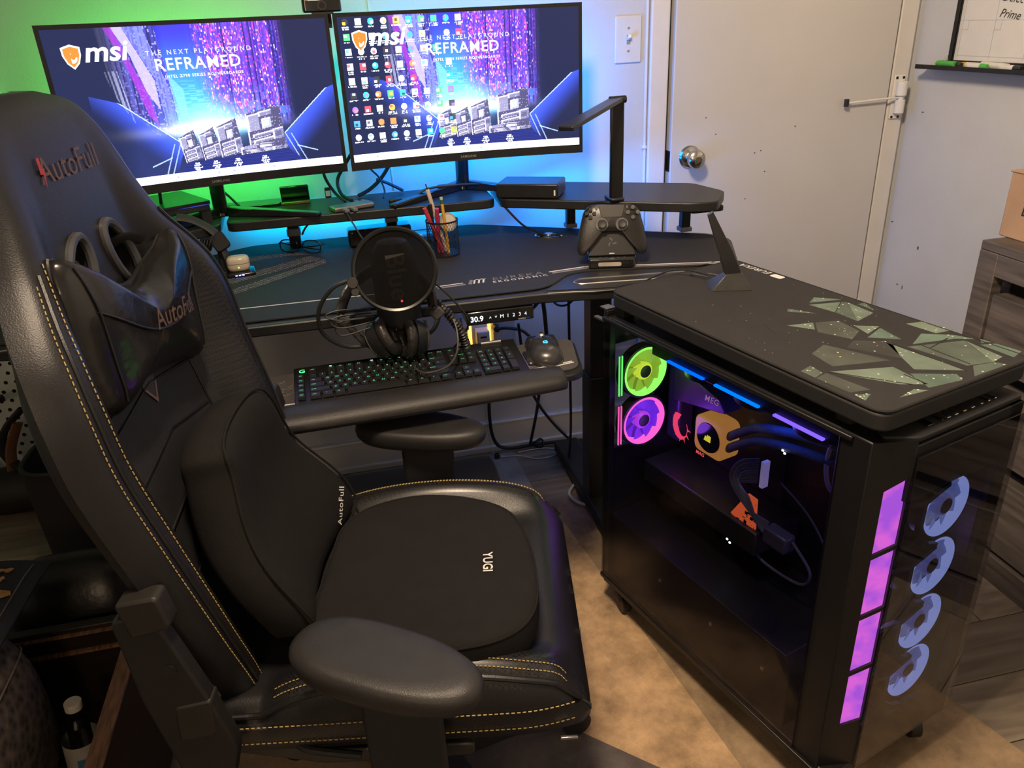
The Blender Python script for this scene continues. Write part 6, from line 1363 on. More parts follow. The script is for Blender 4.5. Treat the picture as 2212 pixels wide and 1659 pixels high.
# graphics card
gpu = pob(MB().b2((0.04, 0.085, 0.352), (0.385, 0.205, 0.405)), 'graphics_card', mat('gpu_shroud', (0.012, 0.012, 0.014), 0.35), bevel=0.004)
tri = [(0.305, 0.408), (0.345, 0.474), (0.368, 0.472), (0.372, 0.372)]
pob(MB().prism(tri, -0.100, -0.096, Matrix.Rotation(rad(90), 4, 'X')), 'lit_panel', shiny_glow('lit_panel_red', (0.85, 0.13, 0.04), 0.8), gpu)
ci = MB(); rr = random.Random(2)
for k in range(26):
    t = rr.random(); u_ = rr.random(); x_ = 0.318 + 0.05 * t; z_ = 0.395 + 0.07 * u_ * t
    ci.b2((x_, 0.0952, z_), (x_ + rr.choice((0.0012, 0.007)), 0.0959, z_ + rr.choice((0.0012, 0.007))))
pob(ci, 'circuit_lines', GLOSS, gpu, smooth=0)
ci = MB(); ci.add([(0.350, 0.0948, 0.384), (0.366, 0.0948, 0.380), (0.358, 0.0948, 0.404)], [(0, 1, 2)]); pob(ci, 'triangle_mark', glow('tri_pale', (1.0, 0.42, 0.22), 1.4), gpu, smooth=0)
pob(MB().b2((0.366, 0.10, 0.500), (0.374, 0.115, 0.556)), 'connector_label', mat('label_lilac', (0.50, 0.48, 0.62), 0.5, emit=(0.4, 0.35, 0.7), es=0.35), bd)
wires = MB(); rr = random.Random(4)
for k in range(14):
    o_ = 0.004 * k
    wires.tube([(0.352 - 0.0, 0.11, 0.552 - o_), (0.320 + rr.uniform(-.004, .004), 0.095, 0.535 - o_), (0.300 + 0.004 * k, 0.09, 0.490 - 0.3 * o_), (0.345 + 0.003 * k, 0.09, 0.450 - 0.5 * o_), (0.40, 0.10, 0.438 - 0.6 * o_)], 0.0017, 5, sm=4)
pob(wires, 'power_cables', mat('sleeved_wire', (0.05, 0.05, 0.085), 0.6), bd, kind='stuff')
pob(MB().b2((0.395, 0.09, 0.395), (0.450, 0.12, 0.430)), 'connector', mat('connector_blue_black', (0.035, 0.035, 0.06), 0.4), bd, bevel=0.004)
lw2 = MB().tube([(0.45, 0.11, 0.42), (0.49, 0.12, 0.37), (0.47, 0.12, 0.33), (0.38, 0.11, 0.335), (0.36, 0.10, 0.38)], 0.003, 6, sm=5).tube([(0.40, 0.12, 0.52), (0.46, 0.13, 0.48), (0.50, 0.14, 0.42), (0.50, 0.14, 0.36)], 0.002, 6, sm=5)
pob(lw2, 'loose_wire', mat('sleeved_wire', (0.05, 0.05, 0.085), 0.6), bd)
gm_ = MB()
for k in range(2):
    z_ = 0.43 + 0.17 * (k - 0.5)
    gm_.tube([(0.455, 0.2165, z_ - 0.06), (0.485, 0.2165, z_ - 0.055), (0.49, 0.2165, z_), (0.485, 0.2165, z_ + 0.055), (0.455, 0.2165, z_ + 0.06)], 0.002, 6, sm=3)
pob(gm_, 'cable_grommet', mat('grommet_edge', (0.05, 0.05, 0.07), 0.4), tray)
spk_ = MB()
for x_, z_ in ((0.268, 0.368), (0.276, 0.362), (0.262, 0.372), (0.300, 0.338), (0.308, 0.334), (0.395, 0.588), (0.400, 0.584)): spk_.box((x_, 0.098 if z_ < 0.5 else 0.12, z_), (0.004, 0.002, 0.003))
pob(spk_, 'status_light', glow('board_white_led', (0.8, 0.95, 1.0), 9.0), bd, smooth=0)
# shroud over the power supply
sv = [(0.012, Z0 + 0.018), (0.56, Z0 + 0.018), (0.56, 0.245), (0.545, 0.268), (0.012, 0.268)]
pob(MB().prism(sv, -0.222, -0.012, Matrix.Rotation(rad(90), 4, 'X')), 'power_supply_shroud', CASE, bevel=0.002)
for x_, z_ in ((0.20, 0.20), (0.36, 0.20), (0.50, 0.20)): pob(MB().cyl((x_, 0.012, z_), (x_, 0.009, z_), 0.004, n=12), 'thumb_screw', STEEL)
# side glass
SG = glass('side_smoked_glass', (0.72, 0.72, 0.77), 0.02, 0.012)
pob(MB().b2((0.002, -0.006, Z0 + 0.006), (0.600, -0.002, Z1 - 0.010)), 'side_glass', SG)
pob(MB().b2((0.0, -0.007, Z1 - 0.010), (0.62, 0.004, Z1 - 0.002)), 'glass_clamp_rail', CASE, bevel=0.002)
pob(MB().b2((0.0, -0.008, Z0), (0.655, 0.004, Z0 + 0.012)), 'glass_sill', CASE, bevel=0.002)
pob(MB().b2((-0.030, -0.006, Z1 - 0.014), (0.006, 0.004, Z1 - 0.010)), 'hinge_tab', STEEL)
pob(MB().b2((-0.014, -0.002, Z1 + 0.0125), (0.010, 0.020, Z1 + 0.0155)), 'hinge_tab', STEEL)
pob(MB().b2((0.0, -0.002, Z1 + 0.000), (0.012, 0.10, Z1 + 0.012)), 'top_rear_rail', CASE, bevel=0.002)
# ports on the sloping front edge of the top
io = pob(MB().prism(round_poly([(0.606, 0.05), (0.650, 0.02), (LL, 0.062), (LL, WW - 0.01), (0.606, WW - 0.01)], 0.008), Z1 - 0.004, Z1 + 0.004), 'port_panel', MATTE, bevel=0.002)
for k, y in enumerate((0.105, 0.132, 0.148, 0.166, 0.186, 0.206, 0.228, 0.246, 0.262)):
    w_ = (0.014, 0.004, 0.008, 0.008, 0.008, 0.008, 0.006, 0.005, 0.005)[k]
    mm = (GLOSS, GLOSS, STEEL, STEEL, mat('port_gold', (0.55, 0.40, 0.16), 0.3, 1.0), STEEL, STEEL, CHROME, CHROME)[k]
    pob(MB().b2((0.648, y - w_ / 2, Z1 + 0.003), (0.666, y + w_ / 2, Z1 + 0.0055)), 'port', mm, io, bevel=0.001)
    if 1 < k < 7: pob(MB().b2((0.651, y - w_ / 2 + 0.0015, Z1 + 0.0050), (0.663, y + w_ / 2 - 0.0015, Z1 + 0.0059)), 'port_slot', BLACK, io)

# riser standing on the case
RZ = 0.820
rs = thing('riser_table', 'low black riser board standing on top of the computer case', 'riser', (PCO[0], PCO[1], Z1), PCR)
rp = round_poly([(0.012, 0.002), (0.668, -0.012), (0.672, 0.330), (0.004, 0.352)], 0.028, 6)
MB().prism(rp, RZ - 0.034, RZ - 0.006).tf(Matrix.Translation((0, 0, -Z1))).ob('board', MATTE, rs, bevel=0.004, seg=3)
for x, y in ((0.03, 0.030), (0.03, 0.295), (0.585, 0.030), (0.585, 0.295)):
    MB().b2((x - 0.014, y - 0.016, Z1), (x + 0.014, y + 0.016, RZ - 0.033)).tf(Matrix.Translation((0, 0, -Z1))).ob('leg', MATTE, rs, bevel=0.003)
rm = thing('riser_mat', 'black cloth mat printed with green shards and white specks', 'mat', (PCO[0], PCO[1], RZ - 0.006), PCR)
rpm = round_poly([(0.014, 0.004), (0.666, -0.010), (0.670, 0.328), (0.006, 0.350)], 0.026, 6)
MB().prism(rpm, 0.0, 0.005).ob('cloth', mat('riser_cloth', (0.016, 0.0145, 0.014), 0.85, bump=0.4, bs=1500), rm)
MB().tube([(x, y, 0.0035) for x, y in rpm], 0.0024, 6, closed=True, sm=0).ob('stitched_edge', mat('mat_edge', (0.01, 0.01, 0.01), 0.9), rm)
SH = [[(0.284,0.288),(0.323,0.319),(0.3,0.257)],[(0.307,0.248),(0.331,0.305),(0.362,0.253)],[(0.363,0.254),(0.332,0.307),(0.338,0.315),(0.416,0.248)],[(0.339,0.315),(0.404,0.304),(0.415,0.249)],[(0.356,0.321),(0.359,0.337),(0.397,0.316)],[(0.3,0.201),(0.349,0.224),(0.31,0.188)],[(0.359,0.135),(0.375,0.182),(0.4,0.158)],[(0.377,0.185),(0.395,0.224),(0.447,0.213),(0.465,0.173),(0.411,0.153)],[(0.425,0.226),(0.452,0.258),(0.464,0.213)],[(0.474,0.199),(0.458,0.252),(0.511,0.236)],[(0.534,0.232),(0.513,0.284),(0.549,0.321),(0.579,0.332),(0.558,0.307)],[(0.505,0.205),(0.563,0.205),(0.643,0.206),(0.597,0.148)],[(0.536,0.217),(0.571,0.311),(0.647,0.267),(0.633,0.223)],[(0.572,0.312),(0.643,0.297),(0.647,0.267)],[(0.469,0.072),(0.454,0.117),(0.556,0.149),(0.54,0.106),(0.521,0.059)],[(0.484,0.136),(0.47,0.17),(0.506,0.216),(0.561,0.168)],[(0.53,0.036),(0.574,0.131),(0.641,0.118),(0.619,0.086)],[(0.506,0.006),(0.5,0.034),(0.529,0.028),(0.535,0.005)],[(0.537,0.005),(0.532,0.032),(0.607,0.037),(0.597,0.005)],[(0.603,0.13),(0.643,0.183),(0.66,0.171),(0.649,0.109)],[(0.606,0.004),(0.616,0.026),(0.626,0.002)],[(0.646,0.048),(0.64,0.088),(0.654,0.102)],[(0.638,0.23),(0.648,0.268),(0.664,0.275),(0.662,0.196)],[(0.47,0.303),(0.48,0.336),(0.534,0.343),(0.526,0.304)],[(0.581,0.338),(0.6,0.339),(0.592,0.323)],[(0.596,0.315),(0.607,0.339),(0.647,0.34),(0.654,0.308)]]
palg = [(0.095, 0.145, 0.11), (0.115, 0.155, 0.12), (0.07, 0.092, 0.072), (0.13, 0.17, 0.13), (0.085, 0.13, 0.10)]
for i, p in enumerate(SH):
    c_ = (0.028, 0.029, 0.025) if i in (15,) else ((0.055, 0.062, 0.05) if i in (7, 18, 14) else palg[i % 5])
    MB().flat([(x, y, 0.0052) for x, y in p]).ob('printed_shard', mat('shard_%d' % (i % 5 if i not in (7, 14, 15, 18) else 10 + i), c_, 0.75, var=0.25, vs_=18), rm, smooth=0)
# thin crossing lines and specks of the print
sp2 = MB(); rr = random.Random(8)
for k in range(120):
    p = rr.choice(SH); a_, b_, c_ = rr.sample(p, 3); r1, r2 = rr.random(), rr.random()
    if r1 + r2 > 1: r1, r2 = 1 - r1, 1 - r2
    x = a_[0] + (b_[0] - a_[0]) * r1 + (c_[0] - a_[0]) * r2; y = a_[1] + (b_[1] - a_[1]) * r1 + (c_[1] - a_[1]) * r2
    s = rr.choice((0.0008, 0.001, 0.0018)); sp2.flat([(x + s * math.cos(t), y + s * math.sin(t), 0.0056) for t in [PI * 2 * j / 6 for j in range(6)]])
for k in range(40):
    x, y = 0.16 + 0.34 * rr.random(), 0.02 + 0.31 * rr.random(); s = rr.choice((0.0006, 0.0009)); sp2.flat([(x + s * math.cos(t), y + s * math.sin(t), 0.0056) for t in [PI * 2 * j / 6 for j in range(6)]])
sp2.ob('printed_specks', mat('speck_white', (0.62, 0.62, 0.52), 0.7), rm, smooth=0, kind='stuff')
for a_, b_ in (((0.50, 0.21), (0.645, 0.205)), ((0.54, 0.24), (0.632, 0.232)), ((0.53, 0.036), (0.63, 0.10)), ((0.33, 0.11), (0.375, 0.09)), ((0.55, 0.30), (0.56, 0.24)), ((0.60, 0.12), (0.64, 0.118))):
    d = Vector((b_[0] - a_[0], b_[1] - a_[1], 0)).normalized(); n_ = Vector((-d.y, d.x, 0)) * 0.0012
    MB().flat([(a_[0] - n_.x, a_[1] - n_.y, 0.0055), (b_[0] - n_.x, b_[1] - n_.y, 0.0055), (b_[0] + n_.x, b_[1] + n_.y, 0.0055), (a_[0] + n_.x, a_[1] + n_.y, 0.0055)]).ob('printed_line', mat('riser_print_black', (0.012, 0.011, 0.011), 0.8), rm, smooth=0)
V, F = text_geo('EUREKA', 0.022, 0.2, 1.1, 0.01); M = frame((0.085, 0.334, 0.0053), (-1, 0, 0), (0, -1, 0)); MB().add([M @ v for v in V], F).ob('lettering', PRINTW, rm, smooth=0)
MB().prism(round_poly([(0.136, 0.322), (0.166, 0.322), (0.166, 0.340), (0.136, 0.340)], 0.006), 0.0050, 0.0053).ob('emblem', PRINTW, rm, smooth=0)

# wifi antenna
an = thing('wifi_antenna', 'angular black wireless antenna on a faceted base on the riser', 'antenna', (0.745, -0.900, RZ - 0.001), rad(-16))
MB().add([(-0.040, -0.035, 0), (0.040, -0.035, 0), (0.044, 0.030, 0), (-0.044, 0.030, 0), (-0.012, -0.022, 0.030), (0.022, -0.022, 0.032), (0.020, 0.010, 0.026), (-0.010, 0.010, 0.026)], [(0, 3, 2, 1), (4, 5, 6, 7), (0, 1, 5, 4), (1, 2, 6, 5), (2, 3, 7, 6), (3, 0, 4, 7)]).ob('base', mat('antenna_gunmetal', (0.06, 0.06, 0.055), 0.35, 0.6), an, smooth=0.3, bevel=0.001)
for s in (0, 1):
    MB().add([(-0.030 + 0.03 * s, 0.018, 0.012), (-0.022 + 0.03 * s, 0.012, 0.012), (-0.060 + 0.035 * s, 0.075, 0.004), (-0.066 + 0.035 * s, 0.075, 0.004), (-0.030 + 0.03 * s, 0.018, 0.0), (-0.022 + 0.03 * s, 0.012, 0.0), (-0.060 + 0.035 * s, 0.075, 0.0), (-0.066 + 0.035 * s, 0.075, 0.0)], [(0, 1, 2, 3), (7, 6, 5, 4), (0, 4, 5, 1), (1, 5, 6, 2), (2, 6, 7, 3), (3, 7, 4, 0)]).ob('base_fin', STEEL, an, smooth=0)
Ma = Matrix.Translation((0.010, 0.0, 0.018)) @ Matrix.Rotation(rad(-24), 4, 'Y')
MB().add([Ma @ Vector(p) for p in ((-0.017, -0.011, 0), (0.015, -0.009, 0), (0.015, 0.011, 0), (-0.017, 0.011, 0), (-0.011, -0.012, 0.055), (0.015, -0.009, 0.055), (0.015, 0.009, 0.055), (-0.011, 0.010, 0.055), (-0.004, -0.006, 0.142), (0.008, -0.004, 0.145), (0.008, 0.004, 0.145), (-0.004, 0.005, 0.142))], [(0, 3, 2, 1), (0, 1, 5, 4), (1, 2, 6, 5), (2, 3, 7, 6), (3, 0, 4, 7), (4, 5, 9, 8), (5, 6, 10, 9), (6, 7, 11, 10), (7, 4, 8, 11), (8, 9, 10, 11)]).ob('blade', mat('antenna_black', (0.016, 0.016, 0.016), 0.3), an, smooth=0.3, bevel=0.001)
cord('antenna_lead', 'thin lead arching from the antenna over the riser edge', [(0.735, -0.880, RZ + 0.002), (0.715, -0.845, RZ + 0.012), (0.675, -0.800, RZ + 0.012), (0.640, -0.775, RZ - 0.005), (0.612, -0.752, RZ - 0.028)], 0.0018)

# point lights added inside the case to strengthen the fans' glow
for nm_, p_, c_, w_ in (('case_fill_violet', (0.10, 0.075, 0.50), (0.35, 0.08, 1.0), 0.35), ('case_fill_green', (0.09, 0.07, 0.64), (0.35, 1.0, 0.15), 0.16), ('case_fill_blue', (0.38, 0.10, 0.66), (0.05, 0.12, 1.0), 0.45), ('case_fill_lilac', (0.61, 0.19, 0.42), (0.45, 0.30, 1.0), 0.25)):
    l_ = bpy.data.lights.new(nm_, 'POINT'); l_.color = c_; l_.energy = w_; l_.shadow_soft_size = 0.03
    o_ = bpy.data.objects.new(nm_, l_); link(o_, pc); o_.location = (p_[0], p_[1], p_[2] - Z0)

# ================================================================== gaming chair
LEATHER = mat('black_leatherette', (0.0105, 0.010, 0.0115), 0.38, bump=0.18, bs=600)
SUEDE = mat('black_perforated_cloth', (0.014, 0.014, 0.016), 0.65, bump=0.3, bs=900)
CARB2 = woven('bolster_carbon_vinyl', (0.018, 0.017, 0.018), (0.006, 0.006, 0.007), 240, 0.33, bump=0.35, coat=0.12)
STITCH = mat('yellow_thread', (0.46, 0.34, 0.12), 0.6)
COPPER = mat('copper_embroidery', (0.15, 0.085, 0.055), 0.45, 0.3, bump=0.6, bs=900)
REDT = mat('red_embroidery', (0.35, 0.03, 0.03), 0.5)
chair = thing('gaming_chair', 'black leather gaming chair with yellow stitching facing the computer case', 'chair', (0.03, -1.23, 0.0), rad(-11))
zt = [0.40, 0.50, 0.58, 0.66, 0.75, 0.865, 0.95, 1.00, 1.04, 1.086, 1.14, 1.19, 1.23, 1.258, 1.272]
sc_t = [-0.235, -0.258, -0.278, -0.298, -0.322, -0.350, -0.360, -0.364, -0.368, -0.372, -0.377, -0.383, -0.391, -0.402, -0.415]
hw_t = [0.200, 0.232, 0.258, 0.274, 0.285, 0.292, 0.288, 0.272, 0.246, 0.208, 0.181, 0.166, 0.145, 0.112, 0.055]
bo_t = [0.030, 0.050, 0.062, 0.068, 0.072, 0.072, 0.068, 0.058, 0.044, 0.026, 0.014, 0.006, 0.002, 0.0, 0.0]
def bsurf(z, e):
    """front surface of the backrest: height z, e in -1..1 across"""
    sc, w, b = finterp(z, zt, sc_t), finterp(z, zt, hw_t), finterp(z, zt, bo_t)
    a = abs(e)
    s = sc + b * float(sstep(0.48, 0.80, a)) - 0.036 * max(0.0, (a - 0.87) / 0.13) ** 2.2 + 0.008 * (1 - a * a)
    return Vector((s, w * e, z))
def bback(z, e):
    sc, w = finterp(z, zt, sc_t), finterp(z, zt, hw_t)
    return Vector((sc - 0.018 + 0.045 * abs(e) ** 5 * min(1.0, max(0.0, (1.10 - z) / 0.1)) - 0.030 * (1 - abs(e) ** 2.5) * min(1.0, (1.285 - z) / 0.10), w * e, z))
zz = list(np.linspace(0.40, 1.20, 62)) + list(np.linspace(1.206, 1.272, 16))
es = list(np.linspace(-1, 1, 61))
P = []
for z in zz:
    P.append([bsurf(z, e) for e in es] + [bback(z, e) for e in reversed(es[1:-1])])
mb = MB().grid(P, False, True); n_ = len(P[0]); mb.add(P[0], [tuple(range(n_))]); mb.add(P[-1], [tuple(range(n_ - 1, -1, -1))])
back = mb.ob('backrest', LEATHER, chair, smooth=1.0)
back.data.materials.append(CARB2); back.data.materials.append(SUEDE)
# bolsters take the carbon vinyl, the middle the cloth
for p in back.data.polygons:
    c = p.center; w = finterp(c.z, zt, hw_t); e = abs(c.y) / w
    sc = finterp(c.z, zt, sc_t)
    if c.x < sc - 0.03: continue
    if c.z < 1.075 - 0.10 * (1 - min(1, (e - 0.55) / 0.4) if e > 0.55 else 0) and 0.56 < e < 0.81: p.material_index = 1
    elif c.z < 0.985 and e < 0.6: p.material_index = 2
# harness openings
cut = MB()
for s in (-1, 1):
    M = Matrix.Translation((-0.38, s * 0.060, 1.052)) @ Matrix.Rotation(rad(90), 4, 'Y') @ Matrix.Rotation(rad(28 * s), 4, 'Z')
    cut.lathe([(0.0, -0.2), (1.0, -0.2), (1.0, 0.2), (0.0, 0.2)], 28, M=M @ Matrix.Diagonal((0.052, 0.026, 1, 1)))
co = cut.ob('cutter', None, chair, smooth=0)
bo = back.modifiers.new('openings', 'BOOLEAN'); bo.object = co; bo.operation = 'DIFFERENCE'; bo.solver = 'EXACT'
bpy.context.view_layer.update()
me2 = bpy.data.meshes.new_from_object(back.evaluated_get(bpy.context.evaluated_depsgraph_get())); me2.name = 'backrest'
back.modifiers.clear(); back.data = me2; bpy.data.objects.remove(co)
me2.polygons.foreach_set('use_smooth', [True] * len(me2.polygons)); me2.set_sharp_from_angle(angle=0.9)
TRIMG = mat('opening_trim', (0.055, 0.055, 0.060), 0.35)
for s in (-1, 1):
    pts = []
    for k in range(24):
        t = 2 * PI * k / 24; x_, y_ = 0.054 * math.cos(t), 0.028 * math.sin(t); a = rad(28 * s)
        # local x of the ellipse maps to -z after the 90 deg turn about y
        lx, ly = x_ * math.cos(a) - y_ * math.sin(a), x_ * math.sin(a) + y_ * math.cos(a)
        yy, z_ = s * 0.060 + ly, 1.052 - lx
        p = bsurf(z_, yy / finterp(z_, zt, hw_t)); pts.append(p + Vector((0.002, 0, 0)))
    MB().tube(pts, 0.0065, 8, closed=True, sm=0).ob('opening_trim', TRIMG, chair)
def on_back(V, F, yc, zc, off=0.002, flip=1):
    """lay flat geometry (x right-in-view, y up) on the backrest; viewer's right is +Y"""
    return [bsurf(zc + p[1], (yc + p[0]) / finterp(zc + p[1], zt, hw_t)) + Vector((off, 0, 0)) for p in V], F
V, F = text_geo('AutoFull', 0.044, 0.12, 1.02, -0.002)
nb = MB(); nb.add(*on_back([(p[0], p[1]) for p in V], F, 0.012, 1.186)); nb.ob('embroidered_lettering', COPPER, chair, smooth=0)
bolt = [(-0.072, 0.016), (-0.066, 0.016), (-0.069, 0.003), (-0.064, 0.003), (-0.074, -0.020), (-0.071, -0.003), (-0.076, -0.003)]
V2, F2 = on_back(bolt, [(0, 1, 2, 6), (2, 3, 5, 6), (3, 4, 5)], 0.012, 1.186, 0.003); MB().add(V2, F2).ob('embroidered_bolt', REDT, chair, smooth=0)
bdg = [(-0.022, 0.030), (0.022, 0.030), (0.020, -0.005), (0.0, -0.032), (-0.020, -0.005)]
V2, F2 = on_back(bdg, [tuple(range(5))], 0.0, 0.875, 0.0015); MB().add(V2, F2).ob('embroidered_badge', mat('badge_grey', (0.05, 0.048, 0.048), 0.6), chair, smooth=0)
V2, F2 = on_back([(-0.020, -0.005), (0.0, -0.032), (0.020, -0.005), (0.016, -0.004), (0.0, -0.025), (-0.016, -0.004)], [(0, 1, 4, 5), (1, 2, 3, 4)], 0.0, 0.875, 0.0025); MB().add(V2, F2).ob('badge_edge', mat('badge_pale', (0.25, 0.15, 0.15), 0.6), chair, smooth=0)
def stitches(path, parent, ln=0.0048, gap=0.0078, r=0.0008, name='stitching'):
    m = MB(); acc = 0.0; P = [Vector(p) for p in path]; L = [0.0]
    for a, b in zip(P, P[1:]): L.append(L[-1] + (b - a).length)
    def at(d):
        i = max(0, min(len(L) - 2, next((k - 1 for k in range(1, len(L)) if L[k] >= d), len(L) - 2)))
        t = (d - L[i]) / max(1e-9, L[i + 1] - L[i]); return P[i].lerp(P[i + 1], t)
    d = 0.0
    while d + ln < L[-1]:
        m.tube([at(d), at(d + ln)], r, 5, sm=0); d += gap
    return m.ob(name, STITCH, parent, kind='stuff')
for s in (-1, 1):
    for ee, m0, z0_, z1_ in ((0.80, 0, 0.42, 1.10), (0.90, 0, 0.42, 1.085)) if s < 0 else ():
        stitches([bsurf(z, s * ee) + Vector((0.0012, -0.0004 * s, 0)) for z in np.linspace(z0_, z1_, 60)], chair)
    MB().tube([bsurf(z, s * 0.86) + Vector((0.0005, 0, 0)) for z in np.linspace(0.42, 1.09, 40)], 0.003, 6, sm=0).ob('piping', LEATHER, chair)
    MB().tube([bsurf(z, s * 0.50) + Vector((0.0008, 0, 0)) for z in np.linspace(0.50, 0.98, 30)], 0.0022, 6, sm=0).ob('seam', LEATHER, chair)
for k in range(4):
    z_ = 0.60 + 0.075 * k
    MB().tube([bsurf(z_ + 0.05 * (1 - abs(e)) - 0.0, e) + Vector((0.0010, 0, 0)) for e in np.linspace(-0.48, 0.48, 15)], 0.0022, 6, sm=0).ob('seam', LEATHER, chair)

# seat
def seat_z(x, y):
    e = abs(y) / 0.255
    z = 0.485 + 0.006 * math.sin((x + 0.2) * 4)
    arch = max(0.0, 1 - ((x - 0.03) / 0.21) ** 2) ** 0.6 if abs(x - 0.03) < 0.21 else 0.0
    z += 0.048 * float(sstep(0.62, 0.86, e)) * arch - 0.030 * max(0.0, (e - 0.88) / 0.12) ** 2
    z -= 0.030 * max(0.0, (x - 0.215) / 0.045) ** 2 if x > 0.215 else 0
    return z
P = []
xs = np.linspace(-0.25, 0.26, 46); ys = np.linspace(-1, 1, 49)
def halfw(x): return 0.255 - 0.018 * max(0.0, (x - 0.16) / 0.10) ** 2 if x > 0.16 else 0.255
for x in xs:
    w = halfw(x); row_ = [(x, w * e, seat_z(x, 0.255 * e)) for e in ys]
    row_ += [(x, w * 1.012, 0.455), (x, w * 1.0, 0.425), (x, w * 0.94, 0.395), (x, 0.0, 0.388), (x, -w * 0.94, 0.395), (x, -w * 1.0, 0.425), (x, -w * 1.012, 0.455)]
    P.append(row_)
mb = MB().grid(P, False, True); n_ = len(P[0])
fr_ = [(0.272, p[1] * 0.985, p[2] - 0.02 if p[2] > 0.44 else p[2] + 0.012) for p in P[-1]]
mb.grid([P[-1], fr_], False, True); mb.add(fr_, [tuple(range(n_ - 1, -1, -1))]); mb.add(P[0], [tuple(range(n_))])
seat = mb.ob('seat', LEATHER, chair, smooth=1.0)
seat.data.materials.append(CARB2)
for p in seat.data.polygons:
    if abs(p.center.y) > 0.20 and (p.center.z < 0.46 and p.center.z > 0.42 or (p.center.z > 0.50)): p.material_index = 1
for s in (-1, 1):
    stitches([(x, s * (halfw(x) * 1.014 + 0.001), 0.461) for x in np.linspace(-0.24, 0.25, 40)], chair)
    stitches([(x, s * (halfw(x) * 1.002 + 0.001), 0.427) for x in np.linspace(-0.24, 0.25, 40)], chair)
    stitches([(x, s * 0.255 * 0.93 * (halfw(x) / 0.255), seat_z(x, 0.255 * 0.93) + 0.001) for x in np.linspace(-0.17, 0.24, 40)], chair, ln=0.0035, gap=0.006, r=0.0008)
    stitches([(x, s * 0.255 * 0.89 * (halfw(x) / 0.255), seat_z(x, 0.255 * 0.89) + 0.001) for x in np.linspace(-0.17, 0.24, 40)], chair, ln=0.0035, gap=0.006, r=0.0008)
    MB().tube([(x, s * (halfw(x) * 0.97), seat_z(x, 0.255 * 0.97) + 0.002) for x in np.linspace(-0.24, 0.255, 30)], 0.0045, 8, sm=0).ob('piping', LEATHER, chair)
V, F = text_geo('AutoFull', 0.050, 0.1, 1.0, 0.01); M = frame((0.2728, -0.02, 0.432), (0, 1, 0), (0, 0, 1)); MB().add([M @ v for v in V], F).ob('front_lettering', mat('front_white_print', (0.5, 0.48, 0.46), 0.5), chair, smooth=0)
MB().b2((0.225, -0.2575, 0.400), (0.250, -0.2525, 0.405)).ob('zip_pull', STEEL, chair, bevel=0.001)

# armrests
ARM = mat('armpad_rubber', (0.022, 0.021, 0.021), 0.40, bump=0.25, bs=900)
for s, c_, rz_, z_ in ((-1, (0.006, -0.312), -24, 0.622), (1, (0.004, 0.305), -14, 0.618)):
    o_ = []
    for k in range(48):
        t = 2 * PI * k / 48; r_ = Matrix.Rotation(rad(rz_), 2)
        x_ = 0.132 * math.copysign(abs(math.cos(t)) ** 0.82, math.cos(t)); y_ = (0.056 + 0.007 * math.cos(t) * -1) * math.copysign(abs(math.sin(t)) ** 0.85, math.sin(t)); o_.append((x_, y_))
    M = Matrix.Translation((c_[0], c_[1], z_)) @ Matrix.Rotation(rad(rz_), 4, 'Z')
    P = [[(x_ * q_, y_ * (q_ if q_ > 0.9 else q_), h) for x_, y_ in o_] for q_, h in ((0.0, -0.030), (0.80, -0.030), (0.93, -0.027), (0.985, -0.018), (1.0, -0.008), (0.985, 0.0), (0.93, 0.006), (0.82, 0.0085), (0.6, 0.0090), (0.3, 0.0085), (0.0, 0.0085))]
    MB().grid(P, False, True).tf(M).ob('arm_pad', ARM, chair, smooth=1.2)
    ax = (c_[0] + 0.0, c_[1] * 0.965)
    MB().prism(round_poly([(-0.050, -0.018), (0.050, -0.018), (0.050, 0.018), (-0.050, 0.018)], 0.010), 0.36, z_ - 0.028, Matrix.Translation((ax[0] + 0.012, ax[1], 0))).ob('arm_post', MATTE, chair, bevel=0.004)
    MB().b2((ax[0] - 0.028, min(ax[1], s * 0.05), 0.345), (ax[0] + 0.052, max(ax[1], s * 0.05), 0.372)).ob('arm_bracket', DKMET, chair, bevel=0.004)
    # hinge covers joining back and seat
    hy = s * 0.272
    Mh_ = Matrix.Translation((0, hy + s * 0.016, 0)) @ Matrix.Rotation(rad(90), 4, 'X')
    MB().prism(round_poly([(-0.318, 0.700), (-0.262, 0.690), (-0.225, 0.56), (-0.205, 0.47), (-0.225, 0.40), (-0.285, 0.42), (-0.310, 0.56)], 0.018), -0.012, 0.012, Mh_).ob('hinge_cover', mat('hinge_plastic', (0.010, 0.009, 0.009), 0.55), chair, bevel=0.004, seg=3)
    MB().prism(round_poly([(-0.305, 0.722), (-0.252, 0.730), (-0.244, 0.682), (-0.296, 0.668)], 0.008), -0.015, 0.015, Mh_).ob('hinge_cap', mat('hinge_cap_plastic', (0.017, 0.015, 0.013), 0.5), chair, bevel=0.004)
    MB().prism(round_poly([(-0.272, 0.552), (-0.222, 0.562), (-0.226, 0.500), (-0.278, 0.490)], 0.008), -0.014, 0.014, Mh_).ob('hinge_cap', mat('hinge_cap_plastic', (0.017, 0.015, 0.013), 0.5), chair, bevel=0.004)
    MB().cyl((-0.262, hy + s * 0.028, 0.615), (-0.262, hy + s * 0.030, 0.615), 0.008, n=16).ob('hinge_screw', BLACK, chair)
    MB().prism(round_poly([(-0.27, 0.385), (-0.12, 0.345), (0.10, 0.345), (0.10, 0.370), (-0.11, 0.372), (-0.25, 0.42)], 0.01), -0.006, 0.006, Matrix.Translation((0, s * 0.222, 0)) @ Matrix.Rotation(rad(90), 4, 'X')).ob('side_bracket', mat('bracket_grey', (0.06, 0.055, 0.05), 0.4, 0.5), chair, bevel=0.003)
